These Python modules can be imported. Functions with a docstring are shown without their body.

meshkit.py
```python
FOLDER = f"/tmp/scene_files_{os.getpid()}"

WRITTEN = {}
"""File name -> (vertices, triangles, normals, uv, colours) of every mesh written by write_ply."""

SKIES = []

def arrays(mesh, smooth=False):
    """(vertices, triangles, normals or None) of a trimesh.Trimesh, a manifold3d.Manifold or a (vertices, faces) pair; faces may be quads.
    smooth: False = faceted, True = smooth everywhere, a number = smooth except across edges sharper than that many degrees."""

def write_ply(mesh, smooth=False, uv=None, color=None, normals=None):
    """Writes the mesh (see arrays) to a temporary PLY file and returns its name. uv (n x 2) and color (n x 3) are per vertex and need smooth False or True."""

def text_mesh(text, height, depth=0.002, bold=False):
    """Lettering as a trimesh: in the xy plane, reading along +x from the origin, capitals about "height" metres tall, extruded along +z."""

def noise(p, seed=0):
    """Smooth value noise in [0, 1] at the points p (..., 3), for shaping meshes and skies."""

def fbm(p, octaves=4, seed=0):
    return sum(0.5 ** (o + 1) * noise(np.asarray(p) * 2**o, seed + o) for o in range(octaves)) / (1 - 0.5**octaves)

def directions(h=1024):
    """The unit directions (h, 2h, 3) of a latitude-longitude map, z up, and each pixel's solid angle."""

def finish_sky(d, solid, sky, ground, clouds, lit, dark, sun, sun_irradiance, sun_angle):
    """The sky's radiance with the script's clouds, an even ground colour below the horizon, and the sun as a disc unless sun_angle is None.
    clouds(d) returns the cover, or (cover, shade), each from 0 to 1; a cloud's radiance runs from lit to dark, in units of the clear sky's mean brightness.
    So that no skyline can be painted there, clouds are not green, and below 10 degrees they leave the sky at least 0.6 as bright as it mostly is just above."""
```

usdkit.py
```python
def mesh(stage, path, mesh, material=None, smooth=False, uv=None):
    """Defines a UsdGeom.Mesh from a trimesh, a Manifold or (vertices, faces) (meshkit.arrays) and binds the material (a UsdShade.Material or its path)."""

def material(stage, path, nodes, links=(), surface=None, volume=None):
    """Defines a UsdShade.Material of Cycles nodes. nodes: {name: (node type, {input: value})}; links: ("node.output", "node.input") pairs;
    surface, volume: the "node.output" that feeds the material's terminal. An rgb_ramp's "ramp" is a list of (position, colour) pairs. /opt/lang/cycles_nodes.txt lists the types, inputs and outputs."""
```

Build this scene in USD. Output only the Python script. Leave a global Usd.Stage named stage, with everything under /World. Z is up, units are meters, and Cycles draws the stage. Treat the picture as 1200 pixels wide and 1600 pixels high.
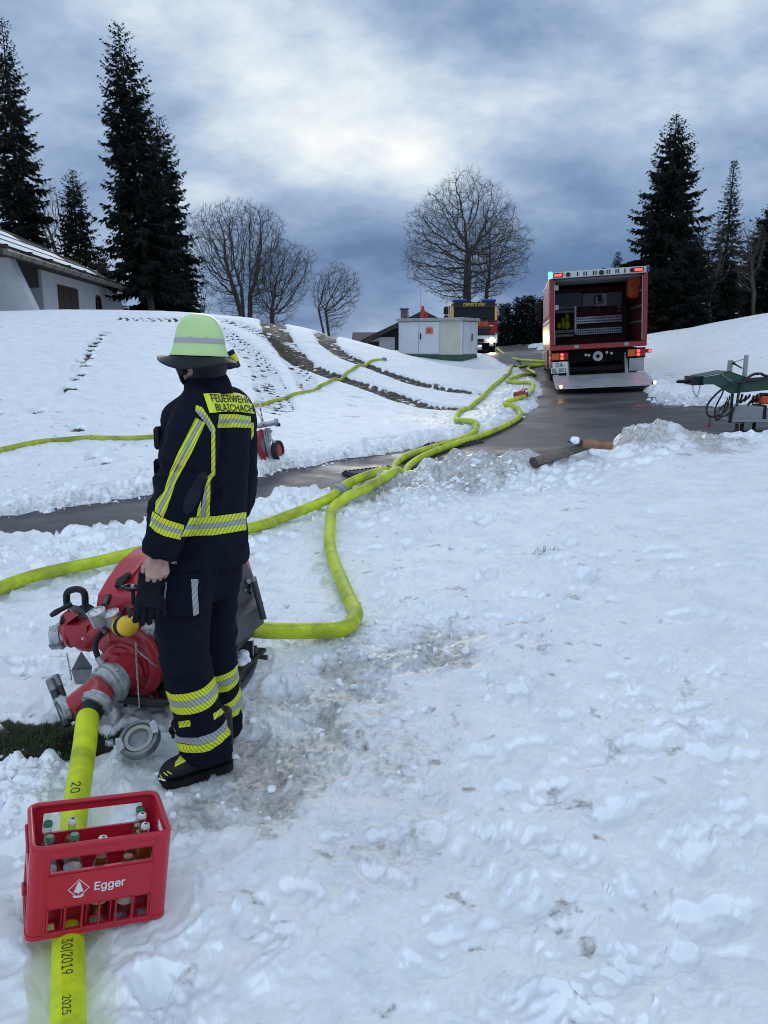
import math, random
import numpy as np, trimesh, manifold3d as m3, shapely
from shapely.geometry import Polygon, LineString, Point, box as sbox
from scipy.interpolate import RBFInterpolator, splprep, splev
import usdkit, meshkit
from meshkit import noise, fbm
from pxr import Usd, UsdGeom, UsdLux, UsdShade, Gf, Sdf, Vt

random.seed(7)
RNG = np.random.default_rng(7)
PI = math.pi
stage = Usd.Stage.CreateInMemory()
UsdGeom.SetStageUpAxis(stage, UsdGeom.Tokens.z)
UsdGeom.SetStageMetersPerUnit(stage, 1.0)
UsdGeom.Xform.Define(stage, '/World')
UsdGeom.Scope.Define(stage, '/World/Looks')

# ------------------------------------------------------------------ camera
EYE = 1.775
PITCH = math.radians(12.3)
cam = UsdGeom.Camera.Define(stage, '/World/camera')
cam.CreateHorizontalApertureAttr(24.0)
cam.CreateVerticalApertureAttr(32.0)
cam.CreateFocalLengthAttr(24.0)
cam.AddTranslateOp().Set((0, 0, EYE))
cam.AddRotateXOp().Set(90 - math.degrees(PITCH))
cam.CreateClippingRangeAttr((0.05, 5000.0))
cam.CreateExposureAttr(0.05)

# ------------------------------------------------------------------ sky and sun
SUN_EL, SUN_AZ = math.radians(16), math.radians(-4)
SKY_STRENGTH = 0.1
def M(name, nodes, links=(), surface=None, volume=None):
    return usdkit.material(stage, '/World/Looks/' + name, nodes, links, surface, volume)
CL = 1.0
sky_mat = M('sky_material', {
    'tc': ('texture_coordinate', {}),
    'sky': ('sky_texture', {'sky_type': 'single_scattering', 'sun_disc': False, 'sun_elevation': SUN_EL, 'sun_rotation': SUN_AZ}),
    'xyz': ('separate_xyz', {}),
    # layered cloud deck: stretched noise that flattens towards the horizon
    'zz': ('math', {'math_type': 'multiply_add', 'value2': 1.0, 'value3': 0.40}),
    'zinv': ('math', {'math_type': 'divide', 'value1': 1.0}),
    'flat': ('vector_math', {'math_type': 'scale'}),
    'mapA': ('mapping', {'scale': (1.0, 1.6, 0.0), 'location': (3.1, 0.4, 0), 'rotation': (0, 0, 0.35)}),
    'nA': ('noise_texture', {'scale': 1.0, 'detail': 7, 'roughness': 0.52, 'distortion': 0.0}),
    'mapB': ('mapping', {'scale': (2.3, 2.4, 4.6), 'location': (1.7, 2.2, 0.3)}),
    'nB': ('noise_texture', {'scale': 1.25, 'detail': 8, 'roughness': 0.60, 'distortion': 0.0}),
    'nsum0': ('mix_float', {'fac': 0.5}), 'nsum': ('map_range', {'from_min': 0.32, 'from_max': 0.68, 'to_min': 0.24, 'to_max': 0.81}),
    # brighter opening in the cloud, low in front
    'dg': ('vector_math', {'math_type': 'subtract', 'vector2': (-0.055, 0.96, 0.275)}),
    'dgs': ('vector_math', {'math_type': 'multiply', 'vector2': (2.6, 0.6, 9.0)}),
    'dgl': ('vector_math', {'math_type': 'length'}),
    'glow': ('map_range', {'range_type': 'smoothstep', 'from_min': 0.0, 'from_max': 1.25, 'to_min': 0.19, 'to_max': 0.0}),
    'lowd': ('map_range', {'range_type': 'smoothstep', 'from_min': 0.0, 'from_max': 0.25, 'to_min': -0.15, 'to_max': 0.0}),
    'a1': ('math', {'math_type': 'add'}),
    'a2': ('math', {'math_type': 'add'}),
    'ramp': ('rgb_ramp', {'ramp': [(0.0, (0.055, 0.105, 0.21)), (0.30, (0.10, 0.17, 0.305)), (0.41, (0.175, 0.26, 0.41)), (0.52, (0.31, 0.405, 0.545)), (0.62, (0.51, 0.59, 0.67)), (0.74, (0.76, 0.78, 0.77)), (0.9, (0.90, 0.88, 0.80))]}),
    'zen': ('map_range', {'range_type': 'smoothstep', 'from_min': 0.36, 'from_max': 0.85, 'to_min': 12.5, 'to_max': 14.5}),
    'gain': ('vector_math', {'math_type': 'scale'}),
    'mix': ('mix', {'fac': 0.996}),
    'bg': ('background_shader', {'strength': SKY_STRENGTH}),
}, [('tc.generated', 'xyz.vector'), ('xyz.z', 'zz.value1'), ('zz.value', 'zinv.value2'), ('tc.generated', 'flat.vector1'), ('zinv.value', 'flat.scale'),
    ('flat.vector', 'mapA.vector'), ('mapA.vector', 'nA.vector'), ('tc.generated', 'mapB.vector'), ('mapB.vector', 'nB.vector'),
    ('nA.fac', 'nsum0.a'), ('nB.fac', 'nsum0.b'), ('nsum0.result', 'nsum.value'),
    ('tc.generated', 'dg.vector1'), ('dg.vector', 'dgs.vector1'), ('dgs.vector', 'dgl.vector1'), ('dgl.value', 'glow.value'),
    ('xyz.z', 'lowd.value'), ('nsum.result', 'a1.value1'), ('glow.result', 'a1.value2'), ('a1.value', 'a2.value1'), ('lowd.result', 'a2.value2'),
    ('a2.value', 'ramp.fac'), ('ramp.color', 'gain.vector1'), ('xyz.z', 'zen.value'), ('zen.result', 'gain.scale'), ('sky.color', 'mix.color1'), ('gain.vector', 'mix.color2'), ('mix.color', 'bg.color')],
    surface='bg.background')
dome = UsdLux.DomeLight.Define(stage, '/World/sky')
dome.CreateIntensityAttr(1.0)
UsdShade.MaterialBindingAPI.Apply(dome.GetPrim()).Bind(sky_mat)
dome.GetPrim().SetCustomDataByKey('kind', 'structure')
sun = UsdLux.DistantLight.Define(stage, '/World/sun')
sun.CreateNormalizeAttr(True)
sun.CreateIntensityAttr(0.2)
sun.CreateAngleAttr(25.0)
sun.CreateColorAttr((1.0, 0.97, 0.92))
sd = np.array([math.sin(SUN_AZ) * math.cos(SUN_EL), math.cos(SUN_AZ) * math.cos(SUN_EL), math.sin(SUN_EL)])
zx = sd; xx = np.cross([0, 0, 1.0], zx); xx /= np.linalg.norm(xx); yx = np.cross(zx, xx)
mm = np.eye(4); mm[0, :3], mm[1, :3], mm[2, :3] = xx, yx, zx
UsdGeom.Xformable(sun).AddTransformOp().Set(Gf.Matrix4d(*mm.ravel().tolist()))

# ------------------------------------------------------------------ helpers
CP, SP = math.cos(PITCH), math.sin(PITCH)
def ray(px, py):
    u, v = (px - 600) / 1200, (800 - py) / 1200
    d = np.array([u, CP + v * SP, -SP + v * CP])
    return d / d[1]
def at(px, py, Y):
    d = ray(px, py)
    return np.array([d[0] * Y, Y, EYE + d[2] * Y])
NAMES = {}
def free(path):
    n = NAMES.get(path)
    if n is None:
        NAMES[path] = 0
        return path
    NAMES[path] = n + 1
    return f'{path}_{n + 1:03d}'
def tag(p, label=None, cat=None, group=None, kind=None):
    p = p.GetPrim() if hasattr(p, 'GetPrim') else p
    for k, v in (('label', label), ('category', cat), ('group', group), ('kind', kind)):
        if v:
            p.SetCustomDataByKey(k, v)
    return p
GROUPS = {'spruce_tree': 'spruces round the snowy slopes', 'hedge_spruce': 'row of hedge spruces beside the road', 'bare_tree': 'bare trees on the skyline', 'bare_bush': 'bare undergrowth below the spruces',
          'fire_hose': 'hoses laid over snow and road', 'glass_bottle': 'bottles in the red crate', 'hose_ramp': 'rubber hose ramps on the road', 'yellow_gear': 'yellow gear bundles in the truck'}
def thing(name, label, cat, mat=None, group=None):
    """an Xform under /World; mat: 4x4 numpy (column convention)"""
    x = UsdGeom.Xform.Define(stage, free('/World/' + name))
    m = np.eye(4) if mat is None else mat
    x.AddTransformOp().Set(Gf.Matrix4d(*np.asarray(m).T.ravel().tolist()))
    return tag(x, label, cat, group or GROUPS.get(name))
def place(loc, rz=0, rx=0, ry=0):
    m = trimesh.transformations.euler_matrix(rx, ry, rz, 'sxyz'); m[:3, 3] = loc
    return m
def obj(name, mesh, mat, parent=None, smooth=35, label=None, cat=None, group=None, kind=None, uv=None):
    base = str(parent.GetPath()) if parent is not None else '/World'
    p = usdkit.mesh(stage, free(base + '/' + name), mesh, mat, smooth, uv=uv)
    return tag(p, label, cat, group, kind)
def copy_of(root, mat, label, group=None):
    was = root.GetCustomData()
    base = root.GetName()
    while base[-4:-3] == '_' and base[-3:].isdigit(): base = base[:-4]
    r = thing(base, label, was['category'], mat, group or was.get('group'))
    r.GetReferences().AddInternalReference(root.GetPath())
    r.SetInstanceable(True)
    return r
def cat(*ms):
    out = []
    for m in ms:
        if isinstance(m, (list, tuple)): out += list(m)
        else: out.append(m)
    return trimesh.util.concatenate([tm(x) for x in out])
def tm(x):
    if hasattr(x, 'to_mesh'):
        q = x.to_mesh(); return trimesh.Trimesh(np.array(q.vert_properties[:, :3]), np.array(q.tri_verts), process=False)
    return x
def bx(x0, x1, y0, y1, z0, z1, r=0.0):
    """box, edges chamfered by r"""
    lo, hi = np.minimum([x0, y0, z0], [x1, y1, z1]), np.maximum([x0, y0, z0], [x1, y1, z1])
    if r <= 0:
        b = trimesh.creation.box(hi - lo); b.apply_translation((lo + hi) / 2); return b
    r = min(r, 0.49 * (hi - lo).min())
    pts = []
    for sx in (0, 1):
        for sy in (0, 1):
            for sz in (0, 1):
                c = np.where([sx, sy, sz], hi, lo); s = np.where([sx, sy, sz], -1, 1) * r
                for k in range(3):
                    q = c + s; q[k] = c[k]; pts.append(q)
    return hull(pts)
def hull(pts):
    h = m3.Manifold.hull_points(np.asarray(pts, float))
    return tm(h)
def cyl(p0, p1, r, n=16, r1=None, cap=True):
    """cylinder or cone between two points"""
    p0, p1 = np.asarray(p0, float), np.asarray(p1, float)
    d = p1 - p0; L = np.linalg.norm(d)
    r1 = r if r1 is None else r1
    prof = [(0, 0), (r, 0), (r1, L), (0, L)] if cap else [(r, 0), (r1, L)]
    return lathe(prof, p0, d, n)
def lathe(prof, p0=(0, 0, 0), axis=(0, 0, 1), n=24):
    """profile [(r, h)] turned about axis from p0"""
    m = trimesh.creation.revolve(np.asarray(prof, float), sections=n)
    a = np.asarray(axis, float); a = a / np.linalg.norm(a)
    T = trimesh.geometry.align_vectors([0, 0, 1], a); T[:3, 3] = p0
    m.apply_transform(T); return m
def tube(pts, r, n=10, closed=False, cap=True, twist0=None):
    """round tube along points, r scalar or per point"""
    P = np.asarray(pts, float); k = len(P)
    rr = np.broadcast_to(np.asarray(r, float), (k,))
    if closed: T = np.roll(P, -1, 0) - np.roll(P, 1, 0)
    else: T = np.gradient(P, axis=0)
    T /= np.maximum(np.linalg.norm(T, axis=1, keepdims=True), 1e-12)
    a = np.array([0, 0, 1.0]) if abs(T[0][2]) < 0.9 else np.array([1.0, 0, 0])
    N = np.zeros_like(P); N[0] = a - T[0] * (a @ T[0]); N[0] /= np.linalg.norm(N[0])
    for i in range(1, k):
        v = N[i - 1] - T[i] * (N[i - 1] @ T[i]); N[i] = v / max(np.linalg.norm(v), 1e-12)
    B = np.cross(T, N)
    ang = np.arange(n) / n * 2 * PI
    V = P[:, None] + rr[:, None, None] * (np.cos(ang)[None, :, None] * N[:, None] + np.sin(ang)[None, :, None] * B[:, None])
    V = V.reshape(-1, 3)
    F = []
    idx = np.arange(n); nx = (idx + 1) % n
    last = k if closed else k - 1
    for i in range(last):
        a0, b0 = i * n, ((i + 1) % k) * n
        F.append(np.stack([a0 + idx, b0 + nx, b0 + idx], 1)); F.append(np.stack([a0 + idx, a0 + nx, b0 + nx], 1))
    F = np.vstack(F)
    # orientation outward
    if cap and not closed:
        c0, c1 = len(V), len(V) + 1
        V = np.vstack([V, P[0], P[-1]])
        F = np.vstack([F, np.stack([np.full(n, c0), nx, idx], 1), np.stack([np.full(n, c1), (k - 1) * n + idx, (k - 1) * n + nx], 1)])
    return trimesh.Trimesh(V, F, process=False)
def spline(pts, step=0.05, smooth=0):
    P = np.asarray(pts, float)
    tck, _ = splprep(P.T, s=smooth, k=min(3, len(P) - 1))
    L = np.linalg.norm(np.diff(P, axis=0), axis=1).sum()
    return np.array(splev(np.linspace(0, 1, max(8, int(L / step))), tck)).T
def prism(poly, d, axis='y', at0=0.0):
    """polygon extruded by d. axis y: polygon in x,z; axis x: polygon in y,z; axis z: x,y"""
    m = trimesh.creation.extrude_polygon(poly if hasattr(poly, 'exterior') else Polygon(poly), d, engine='earcut')
    v = m.vertices.copy()
    if axis == 'y': m.vertices = np.stack([v[:, 0], at0 + d - v[:, 2], v[:, 1]], 1)
    elif axis == 'x': m.vertices = np.stack([at0 + v[:, 2], v[:, 0], v[:, 1]], 1)
    else: m.vertices = v + [0, 0, at0]
    if m.volume < 0: m.invert()
    return m
def rrect(w, h, r, cx=0, cy=0):
    return sbox(cx - w / 2 + r, cy - h / 2 + r, cx + w / 2 - r, cy + h / 2 - r).buffer(r, quad_segs=6)
def xf(m, mat):
    m = m.copy(); m.apply_transform(mat); return m
def jitter(m, amp, scale, seed=0):
    m = m.copy(); p = m.vertices
    m.vertices = p + amp * (np.stack([fbm(p * scale + 17.3 * k, 3, seed + k) for k in range(3)], 1) - 0.5) * 2
    return m
def blob(r, sub=2, amp=0.3, seed=0, squash=1.0):
    s = trimesh.creation.icosphere(sub, 1.0)
    f = 1 + amp * (fbm(s.vertices * 1.7 + seed * 3.7, 3, seed) - 0.5) * 2
    s.vertices = s.vertices * f[:, None] * r * [1, 1, squash]
    return s
# ---- materials
def pbr(name, color, rough=0.5, metal=0.0, var=0.0, vscale=20.0, bump=0.0, bscale=60.0, coat=0.0, spec=0.5, dirt=0.0, dirtcol=(0.16, 0.13, 0.1), emit=None, es=0.0, rvar=0.0, obj_space=True):
    n = {'p': ('principled_bsdf', {'base_color': color, 'roughness': rough, 'metallic': metal, 'coat_weight': coat, 'specular_ior_level': spec}),
         'tc': ('texture_coordinate', {})}
    l = []
    src = 'tc.object'
    if var > 0:
        n['n1'] = ('noise_texture', {'scale': vscale, 'detail': 5, 'roughness': 0.6})
        lo = tuple(c * (1 - var) for c in color); hi = tuple(min(1, c * (1 + var)) for c in color)
        n['r1'] = ('rgb_ramp', {'ramp': [(0.3, lo), (0.7, hi)]})
        l += [(src, 'n1.vector'), ('n1.fac', 'r1.fac')]
        last = 'r1.color'
        if dirt > 0:
            n['n3'] = ('noise_texture', {'scale': vscale * 0.35, 'detail': 8, 'roughness': 0.7})
            n['m3'] = ('map_range', {'from_min': 0.48, 'from_max': 0.75, 'to_min': 0, 'to_max': dirt, 'clamp': True})
            n['x3'] = ('mix', {'color2': dirtcol})
            l += [(src, 'n3.vector'), ('n3.fac', 'm3.value'), ('m3.result', 'x3.fac'), (last, 'x3.color1')]
            last = 'x3.color'
        l.append((last, 'p.base_color'))
    if rvar > 0:
        n['n4'] = ('noise_texture', {'scale': vscale * 0.7, 'detail': 4})
        n['m4'] = ('map_range', {'from_min': 0.3, 'from_max': 0.7, 'to_min': max(0.02, rough - rvar), 'to_max': min(1, rough + rvar)})
        l += [(src, 'n4.vector'), ('n4.fac', 'm4.value'), ('m4.result', 'p.roughness')]
    if bump > 0:
        n['n2'] = ('noise_texture', {'scale': bscale, 'detail': 4})
        n['b'] = ('bump', {'strength': bump, 'distance': 0.01})
        l += [(src, 'n2.vector'), ('n2.fac', 'b.height'), ('b.normal', 'p.normal')]
    if emit:
        n['p'][1]['emission_color'] = emit; n['p'][1]['emission_strength'] = es
    return M(name, n, l, surface='p.BSDF')
# ------------------------------------------------------------------ ground height
ctrl = [(-3, 0.5, 0), (0, 0.5, 0), (3, 0.5, 0.1), (-2, 2.8, 0), (0, 2.8, 0), (2.2, 2.8, 0.08), (-2.4, 4.5, 0.02), (0, 5, 0.07), (2.6, 5, 0.22), (4.5, 7, 0.5),
        (-1.4, 6.5, 0.10), (1, 7, 0.17), (-12, 2, 0.0), (10, 2, 0.4), (0, -8, 0), (-20, -5, 0), (20, -5, 1),
        (-3.6, 7.3, 0.08), (-1.6, 9.2, 0.19), (0.1, 10.5, 0.26), (1.1, 11.2, 0.3), (3, 13, 0.38), (5.5, 13, 0.42), (4.4, 21, 0.66), (7, 21, 0.70), (5.6, 17, 0.53), (10, 13.5, 0.52),
        (-8, 6.4, 0.0), (-14, 6.0, 0.0), (15, 14.5, 0.8), (22, 14, 1.2),
        (5.4, 29, 0.95), (4.9, 40, 1.32), (5.5, 60, 1.45), (8.5, 29, 1.0), (7, 40, 1.35), (0, 48, 1.3), (-8, 48, 1.0)]
for px, py, Y in [(0, 487, 19), (100, 488, 19.5), (200, 491, 20), (300, 490, 21), (400, 495, 22), (480, 512, 22.8), (560, 531, 24), (627, 566, 27),
                  (690, 567, 29), (745, 563, 29), (790, 560, 30), (690, 625, 17.5), (560, 640, 15),
                  (1012, 525, 32), (1100, 508, 30), (1200, 490, 28), (1300, 470, 27), (1010, 600, 21.5), (1200, 590, 17.5), (1083, 628, 15.5)]:
    q = at(px, py, Y); ctrl.append(tuple(q))
# hill body
ctrl += [(-7, 12, 0.98), (-4, 14.5, 1.15), (-12, 13, 1.25), (-20, 16, 1.9), (-24, 24, 2.6), (-12, 27, 2.62), (-6, 29, 2.55), (-2, 31, 1.85), (-16, 36, 2.6), (-30, 10, 1.4), (-30, 36, 2.7),
         (16, 36, 2.7), (24, 34, 3.0), (14, 44, 2.5), (-20, 60, 2.0), (20, 60, 2.2), (0, 75, 1.4), (-40, 75, 1.4), (40, 75, 1.6), (40, 20, 3.2)]
ctrl = np.array(ctrl)
_rbf = RBFInterpolator(ctrl[:, :2], ctrl[:, 2], kernel='linear', smoothing=0.02)
# smooth the interpolant on a grid, then look it up
from scipy.ndimage import gaussian_filter, map_coordinates
GX0, GY0, GS = -46.0, -12.0, 0.25
_gx, _gy = np.meshgrid(np.arange(GX0, 46.01, GS), np.arange(GY0, 84.01, GS), indexing='ij')
_g = _rbf(np.stack([_gx.ravel(), _gy.ravel()], 1)).reshape(_gx.shape)
_g = gaussian_filter(_g, 3.0)
def base(x, y):
    x, y = np.asarray(x, float), np.asarray(y, float)
    ix = (np.clip(x, -45.5, 45.5) - GX0) / GS; iy = (np.clip(y, -11.5, 83.5) - GY0) / GS
    z = map_coordinates(_g, [np.atleast_1d(ix), np.atleast_1d(iy)], order=1)
    return z.reshape(np.shape(x)) if np.shape(x) else float(z[0])
def hit(px, py, f=None, lo=1.0, hi=60.0):
    """where the sight line of a pixel first meets the ground"""
    f = f or base
    d = ray(px, py)
    Y = np.geomspace(lo, hi, 4000)
    z = EYE + d[2] * Y - f(d[0] * Y, Y)
    k = np.argmax(z < 0)
    if z[k] >= 0: k = len(Y) - 1
    return np.array([d[0] * Y[k], Y[k], float(f(d[0] * Y[k], Y[k]))])
def line_on(pts, f=None, step=0.15, hi=60.0):
    P = np.array([hit(*p, f=f, hi=hi) for p in pts])
    return spline(P[:, :2], step) if len(P) > 2 else P[:, :2]

# ------------------------------------------------------------------ road outline (seen from above)
far_edge = [hit(*p)[:2] for p in [(-60, 808), (0, 803), (200, 776), (400, 742), (500, 723), (572, 712), (616, 704), (680, 692), (742, 683), (800, 662), (836, 632), (846, 606)]]
beyond = [(4.55, 26), (4.1, 34), (3.2, 41), (3.3, 60), (8.2, 60), (8.0, 41), (8.3, 32), (8.2, 27)]
right = [hit(*p)[:2] for p in [(1012, 616), (1040, 634), (1100, 633), (1150, 635), (1260, 640)]]
near_edge = [hit(1300, 690), hit(1200, 688), hit(1000, 700), hit(840, 738), hit(640, 752), hit(540, 782), hit(400, 806), hit(200, 838), hit(0, 862), hit(-80, 874)]
near_edge = [np.array(p[:2]) for p in near_edge]
_rp = list(far_edge) + beyond + right + [(14, 12.8), (30, 14)] + [(30, 11.5)] + near_edge
_rp = [tuple(p) for p in [(-20, 6.7)] + list(map(tuple, far_edge)) + beyond + list(map(tuple, right)) + [(30, 15.5), (30, 11.3)] + list(map(tuple, near_edge)) + [(-20, 4.4)]]
ROAD = Polygon(_rp).buffer(0)
ROAD = ROAD.buffer(0.25, quad_segs=4).buffer(-0.5, quad_segs=4).buffer(0.25, quad_segs=4)
if ROAD.geom_type != 'Polygon': ROAD = max(ROAD.geoms, key=lambda g: g.area)
NEAR = LineString([tuple(p) for p in near_edge])
FAR = LineString([tuple(p) for p in far_edge])
shapely.prepare(ROAD)
_pc = {}
def pts_of(x, y):
    k = (id(x), id(y), len(x))
    if _pc.get('k') != k: _pc.update(k=k, x=x, y=y, p=shapely.points(x, y))
    return _pc['p']
def near_line(L, x, y, far=3.0):
    """distance to a line where it is below far, far elsewhere"""
    b = L.bounds; out = np.full(len(x), 9.0)
    q = np.nonzero((x > b[0] - far) & (x < b[2] + far) & (y > b[1] - far) & (y < b[3] + far))[0]
    out[q] = shapely.distance(L, pts_of(x, y)[q])
    return out
def sdist(geom, x, y):
    """distance to the outline, negative inside"""
    p = pts_of(x, y)
    d = shapely.distance(geom.exterior if hasattr(geom, 'exterior') else geom, p)
    if hasattr(geom, 'exterior'):
        d = np.where(shapely.contains(geom, p), -d, d)
    return d
def smooth01(a, b, x):
    t = np.clip((x - a) / (b - a), 0, 1); return t * t * (3 - 2 * t)
def bump(x, y, cx, cy, r):
    return np.exp(-((x - cx) ** 2 + (y - cy) ** 2) / (r * r))
# tracks across the hill: (pixels, half width m, kind)
track_px = [([(412, 498), (430, 512), (452, 545), (490, 574), (540, 592), (600, 612), (660, 631), (722, 637)], 0.37, 'earth'),
            ([(492, 516), (520, 541), (560, 564), (592, 577), (640, 594), (690, 606), (735, 611)], 0.31, 'earth'),
            ([(180, 496), (250, 498), (300, 501), (345, 517), (385, 545), (412, 580), (425, 610), (432, 640)], 0.33, 'tread'),
            ([(345, 500), (400, 516), (440, 545), (465, 575), (485, 610)], 0.24, 'tread')]
tracks = []
for px, hw, kind in track_px:
    tracks.append((LineString(line_on(px, step=0.2)), hw, kind))
foot_px = [(165, 517), (158, 521), (150, 527), (152, 533), (141, 538), (139, 545), (134, 551), (136, 557), (127, 562), (130, 569), (123, 575), (125, 582), (119, 589), (108, 604), (100, 612), (56, 640), (114, 668), (150, 712), (155, 722)]
feet = [hit(*p)[:2] for p in foot_px]
near_feet_px = [(1040, 800, .16), (1060, 690 + 40, .17), (890, 855, .13), (870, 880, .12), (1010, 1100, .15), (1120, 1190, .15), (930, 1180, .12), (960, 1280, .11), (1080, 1330, .13), (1000, 1420, .13), (1100, 1350, .12), (1050, 1530, .13),
                (905, 1350, .10), (930, 1500, .13), (700, 1480, .12), (1160, 1310, .12), (800, 1400, .12), (670, 1240, .10), (1130, 980, .13), (1165, 860, .13), (790, 990, .12), (640, 1000, .12), (575, 1075, .13), (480, 1130, .14), (395, 1250, .14), (370, 1160, .12), (690, 1010, .12), (760, 905, .13), (520, 905, .12)]
near_feet = [(*hit(a, b)[:2], r) for a, b, r in near_feet_px]
G_C = hit(62, 1155)[:2]            # bare grass left of the pump
def px_of(x, y, z):
    d = np.stack([x, y, z - EYE], -1) if np.ndim(x) else np.array([x, y, z - EYE])
    fw = d[..., 1] * CP - d[..., 2] * SP; up = d[..., 1] * SP + d[..., 2] * CP
    return 600 + 1200 * d[..., 0] / fw, 800 - 1200 * up / fw
# bands of trampled, dirty snow: lines on the ground with widths
slush = [(LineString([hit(*p)[:2] for p in [(390, 1170), (450, 1110), (560, 1050), (650, 1020), (720, 1000)]]), 0.24, 0.9),
         (LineString([hit(*p)[:2] for p in [(330, 1250), (420, 1230), (480, 1150)]]), 0.22, 1.0),
         (LineString([hit(*p)[:2] for p in [(560, 1050), (620, 1130), (600, 1290)]]), 0.25, 0.32),
         (LineString([hit(*p)[:2] for p in [(400, 990), (560, 1010), (700, 1000)]]), 0.25, 0.35),
         (LineString([hit(*p)[:2] for p in [(590, 790), (700, 765), (820, 745)]]), 0.40, 1.15),
         (LineString([hit(*p)[:2] for p in [(955, 715), (1040, 704), (1090, 704)]]), 0.45, 1.7),
         (LineString([hit(*p)[:2] for p in [(700, 660), (760, 640), (830, 600)]]), 1.0, 0.45),
         (LineString([hit(*p)[:2] for p in [(1030, 630), (1100, 628), (1200, 628)]]), 0.5, 0.55)]
HOSE1 = LineString([hit(*p)[:2] for p in [(135, 1170), (122, 1225), (115, 1275), (110, 1350), (108, 1420), (107, 1490), (106, 1560), (105.5, 1640), (105, 1740)]])
CRATE_L = LineString([(-1.06, 2.08), (-0.80, 2.20)])
_rp = np.random.default_rng(19)
TROD = []
while len(TROD) < 330:
    _c = (_rp.uniform(-2.6, 2.6), _rp.uniform(1.7, 8.2))
    if _rp.random() < np.clip(1.1 - .42 * max(0, _c[0] - .2) - .10 * max(0, _c[1] - 5), .12, 1): TROD.append((*_c, _rp.uniform(.08, .14), _rp.uniform(.008, .024), _rp.uniform(-1.6, 1.6)))
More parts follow.
